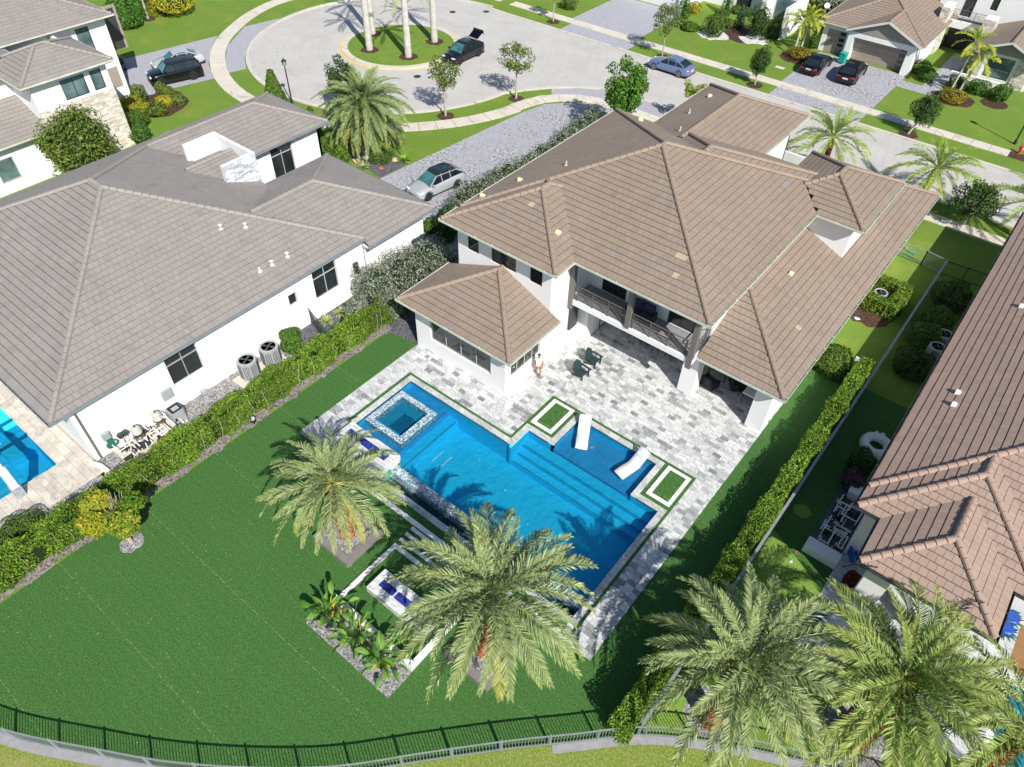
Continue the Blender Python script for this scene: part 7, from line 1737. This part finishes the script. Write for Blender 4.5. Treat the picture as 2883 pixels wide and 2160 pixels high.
t = thing('flood_light', 'white flood light on a tripod by the end of the low hedge', 'light stand', (*at(*Rg(8, 730, 1600)), 0)); MB().box(-.28, .28, -.06, .06, 1.2, 1.5).build('lamp_head', 'pvc', t, world=False, bevel=.02); 
for k in range(3): MB().bar((0, 0, 1.2), (.45*math.cos(k*2.1), .45*math.sin(k*2.1), 0), .02).build('leg', 'ac_grey', t, world=False)
p = at(*Rg(8, 650, 1405)); boulder('white rock at the edge of the dark bush beside the brown roof', p, .25, 'stone_white'); p = at(*Rg(8, 775, 1100)); boulder('small white stone on the thin grass below the ring hedge', p, .2, 'stone_white')
# ------------------------------------------------------------------ the person by the wing wall
def person(label, x, y, rz):
    t = thing('person', label, 'person', (x, y, .05), rz)
    J = {'pelvis': (0, 0, .92), 'waist': (.01, 0, 1.05), 'chest': (.03, 0, 1.28), 'neck': (.04, 0, 1.47), 'head0': (.05, 0, 1.56), 'hipL': (0, .09, .88), 'kneeL': (.13, .10, .50), 'ankL': (.05, .10, .08), 'toeL': (.20, .11, .04), 'hipR': (0, -.09, .88), 'kneeR': (.02, -.10, .48), 'ankR': (-.17, -.10, .12), 'toeR': (-.05, -.11, .03), 'shL': (.03, .18, 1.40), 'elL': (-.05, .23, 1.12), 'wrL': (.10, .22, .92), 'shR': (.03, -.18, 1.40), 'elR': (.06, -.24, 1.12), 'wrR': (.24, -.20, 1.0)}
    R_ = {'pelvis': .135, 'waist': .125, 'chest': .15, 'neck': .06, 'head0': .055, 'hipL': .09, 'kneeL': .058, 'ankL': .04, 'toeL': .035, 'hipR': .09, 'kneeR': .058, 'ankR': .04, 'toeR': .035, 'shL': .062, 'elL': .042, 'wrL': .03, 'shR': .062, 'elR': .042, 'wrR': .03}
    E_ = [('pelvis', 'waist'), ('waist', 'chest'), ('chest', 'neck'), ('neck', 'head0'), ('pelvis', 'hipL'), ('hipL', 'kneeL'), ('kneeL', 'ankL'), ('ankL', 'toeL'), ('pelvis', 'hipR'), ('hipR', 'kneeR'), ('kneeR', 'ankR'), ('ankR', 'toeR'), ('chest', 'shL'), ('shL', 'elL'), ('elL', 'wrL'), ('chest', 'shR'), ('shR', 'elR'), ('elR', 'wrR')]
    def skin(name, keys, edges, mat, grow=0, extra=None):
        me = bpy.data.meshes.new(name); ks = list(keys); me.from_pydata([J[k] for k in ks], [(ks.index(a), ks.index(c)) for a, c in edges if a in ks and c in ks], [])
        o = bpy.data.objects.new(name, me); C.objects.link(o); md = o.modifiers.new('s', 'SKIN'); md.use_smooth_shade = True
        for i, k in enumerate(ks): me.skin_vertices[0].data[i].radius = (R_[k]+grow,)*2; me.skin_vertices[0].data[i].use_root = (i == 0)
        ss = o.modifiers.new('ss', 'SUBSURF'); ss.levels = 1; ss.render_levels = 1
        dg = bpy.context.evaluated_depsgraph_get(); me2 = bpy.data.meshes.new_from_object(o.evaluated_get(dg)); bpy.data.objects.remove(o); me2.name = name
        me2.materials.clear(); me2.materials.append(M[mat]); me2.polygons.foreach_set('use_smooth', [True]*len(me2.polygons)); ob = bpy.data.objects.new(name, me2); C.objects.link(ob); ob.parent = t; return ob
    body = skin('body', J.keys(), E_, 'skin')
    J['slL'] = (-.01, .205, 1.25); J['slR'] = (.045, -.21, 1.25); R_['slL'] = R_['slR'] = .05
    J['shoL'] = (.08, .095, .62); J['shoR'] = (.01, -.095, .62); R_['shoL'] = R_['shoR'] = .075
    skin('t_shirt', ['waist', 'chest', 'neck', 'shL', 'slL', 'shR', 'slR', 'pelvis'], [('pelvis', 'waist'), ('waist', 'chest'), ('chest', 'neck'), ('chest', 'shL'), ('shL', 'slL'), ('chest', 'shR'), ('shR', 'slR')], 'tee', .022)
    skin('shorts', ['pelvis', 'hipL', 'shoL', 'hipR', 'shoR'], [('pelvis', 'hipL'), ('hipL', 'shoL'), ('pelvis', 'hipR'), ('hipR', 'shoR')], 'shorts', .024)
    h = MB().ball((.07, 0, 1.68), (.098, .078, .118), 14, 10); h.ball((.165, 0, 1.665), (.02, .013, .02), 6, 4); h.build('head', 'skin', t, world=False, smooth=True)
    MB().ball((.05, 0, 1.715), (.105, .088, .105), 12, 8).build('hair', 'hair', t, world=False, smooth=True)
    for s_ in (-1, 1):
        MB().ball((.155, s_*.032, 1.69), (.012, .014, .009), 6, 4).build('eye', 'black', t, world=False); MB().ball((.06, s_*.08, 1.675), (.02, .01, .03), 6, 4).build('ear', 'skin', t, world=False)
        wr = J['wrL' if s_ > 0 else 'wrR']; hd = MB(); hd.ball((wr[0]+.03, wr[1], wr[2]-.05), (.035, .022, .045), 8, 6)
        for k in range(4): hd.tube([(wr[0]+.03+.016*(k-1.5), wr[1], wr[2]-.08), (wr[0]+.04+.018*(k-1.5), wr[1]-s_*.01, wr[2]-.12-(.012 if k in (1, 2) else 0)), (wr[0]+.05+.018*(k-1.5), wr[1]-s_*.025, wr[2]-.14)], [.009, .008, .006], 6)
        hd.tube([(wr[0]+.06, wr[1], wr[2]-.05), (wr[0]+.08, wr[1]-s_*.01, wr[2]-.08), (wr[0]+.085, wr[1]-s_*.02, wr[2]-.10)], [.011, .01, .007], 6); hd.build('hand', 'skin', t, world=False, smooth=True)
    MB().tube([(.155, -.025, 1.625), (.163, 0, 1.622), (.155, .025, 1.625)], .006, 5).build('mouth', 'shorts', t, world=False)
    return t
person('person in white t-shirt and rust shorts walking on the patio by the wing wall', -17.2, 24.55, -.9)
# scattered leaves
lv = MB()
for i in range(170):
    x, y = random.uniform(-26, -14), random.uniform(-3, 10); s_ = random.uniform(.02, .05); a = random.uniform(0, 6.3)
    lv.add([(x, y, .02), (x+s_*math.cos(a), y+s_*math.sin(a), .03), (x+s_*1.6*math.cos(a+.7), y+s_*1.6*math.sin(a+.7), .02)], [(0, 1, 2)], random.choice(((.5, .4, .08), (.55, .3, .08), (.45, .45, .15))))
o = lv.build('fallen_leaves', M['tinted']); tag(o, 'small fallen leaves scattered over the artificial lawn', 'leaves', kind='stuff')
# tidy labels that run long
for o in bpy.data.objects:
    if 'label' in o and len(o['label'].split()) > 16: print('LONG', o.name, o['label'])
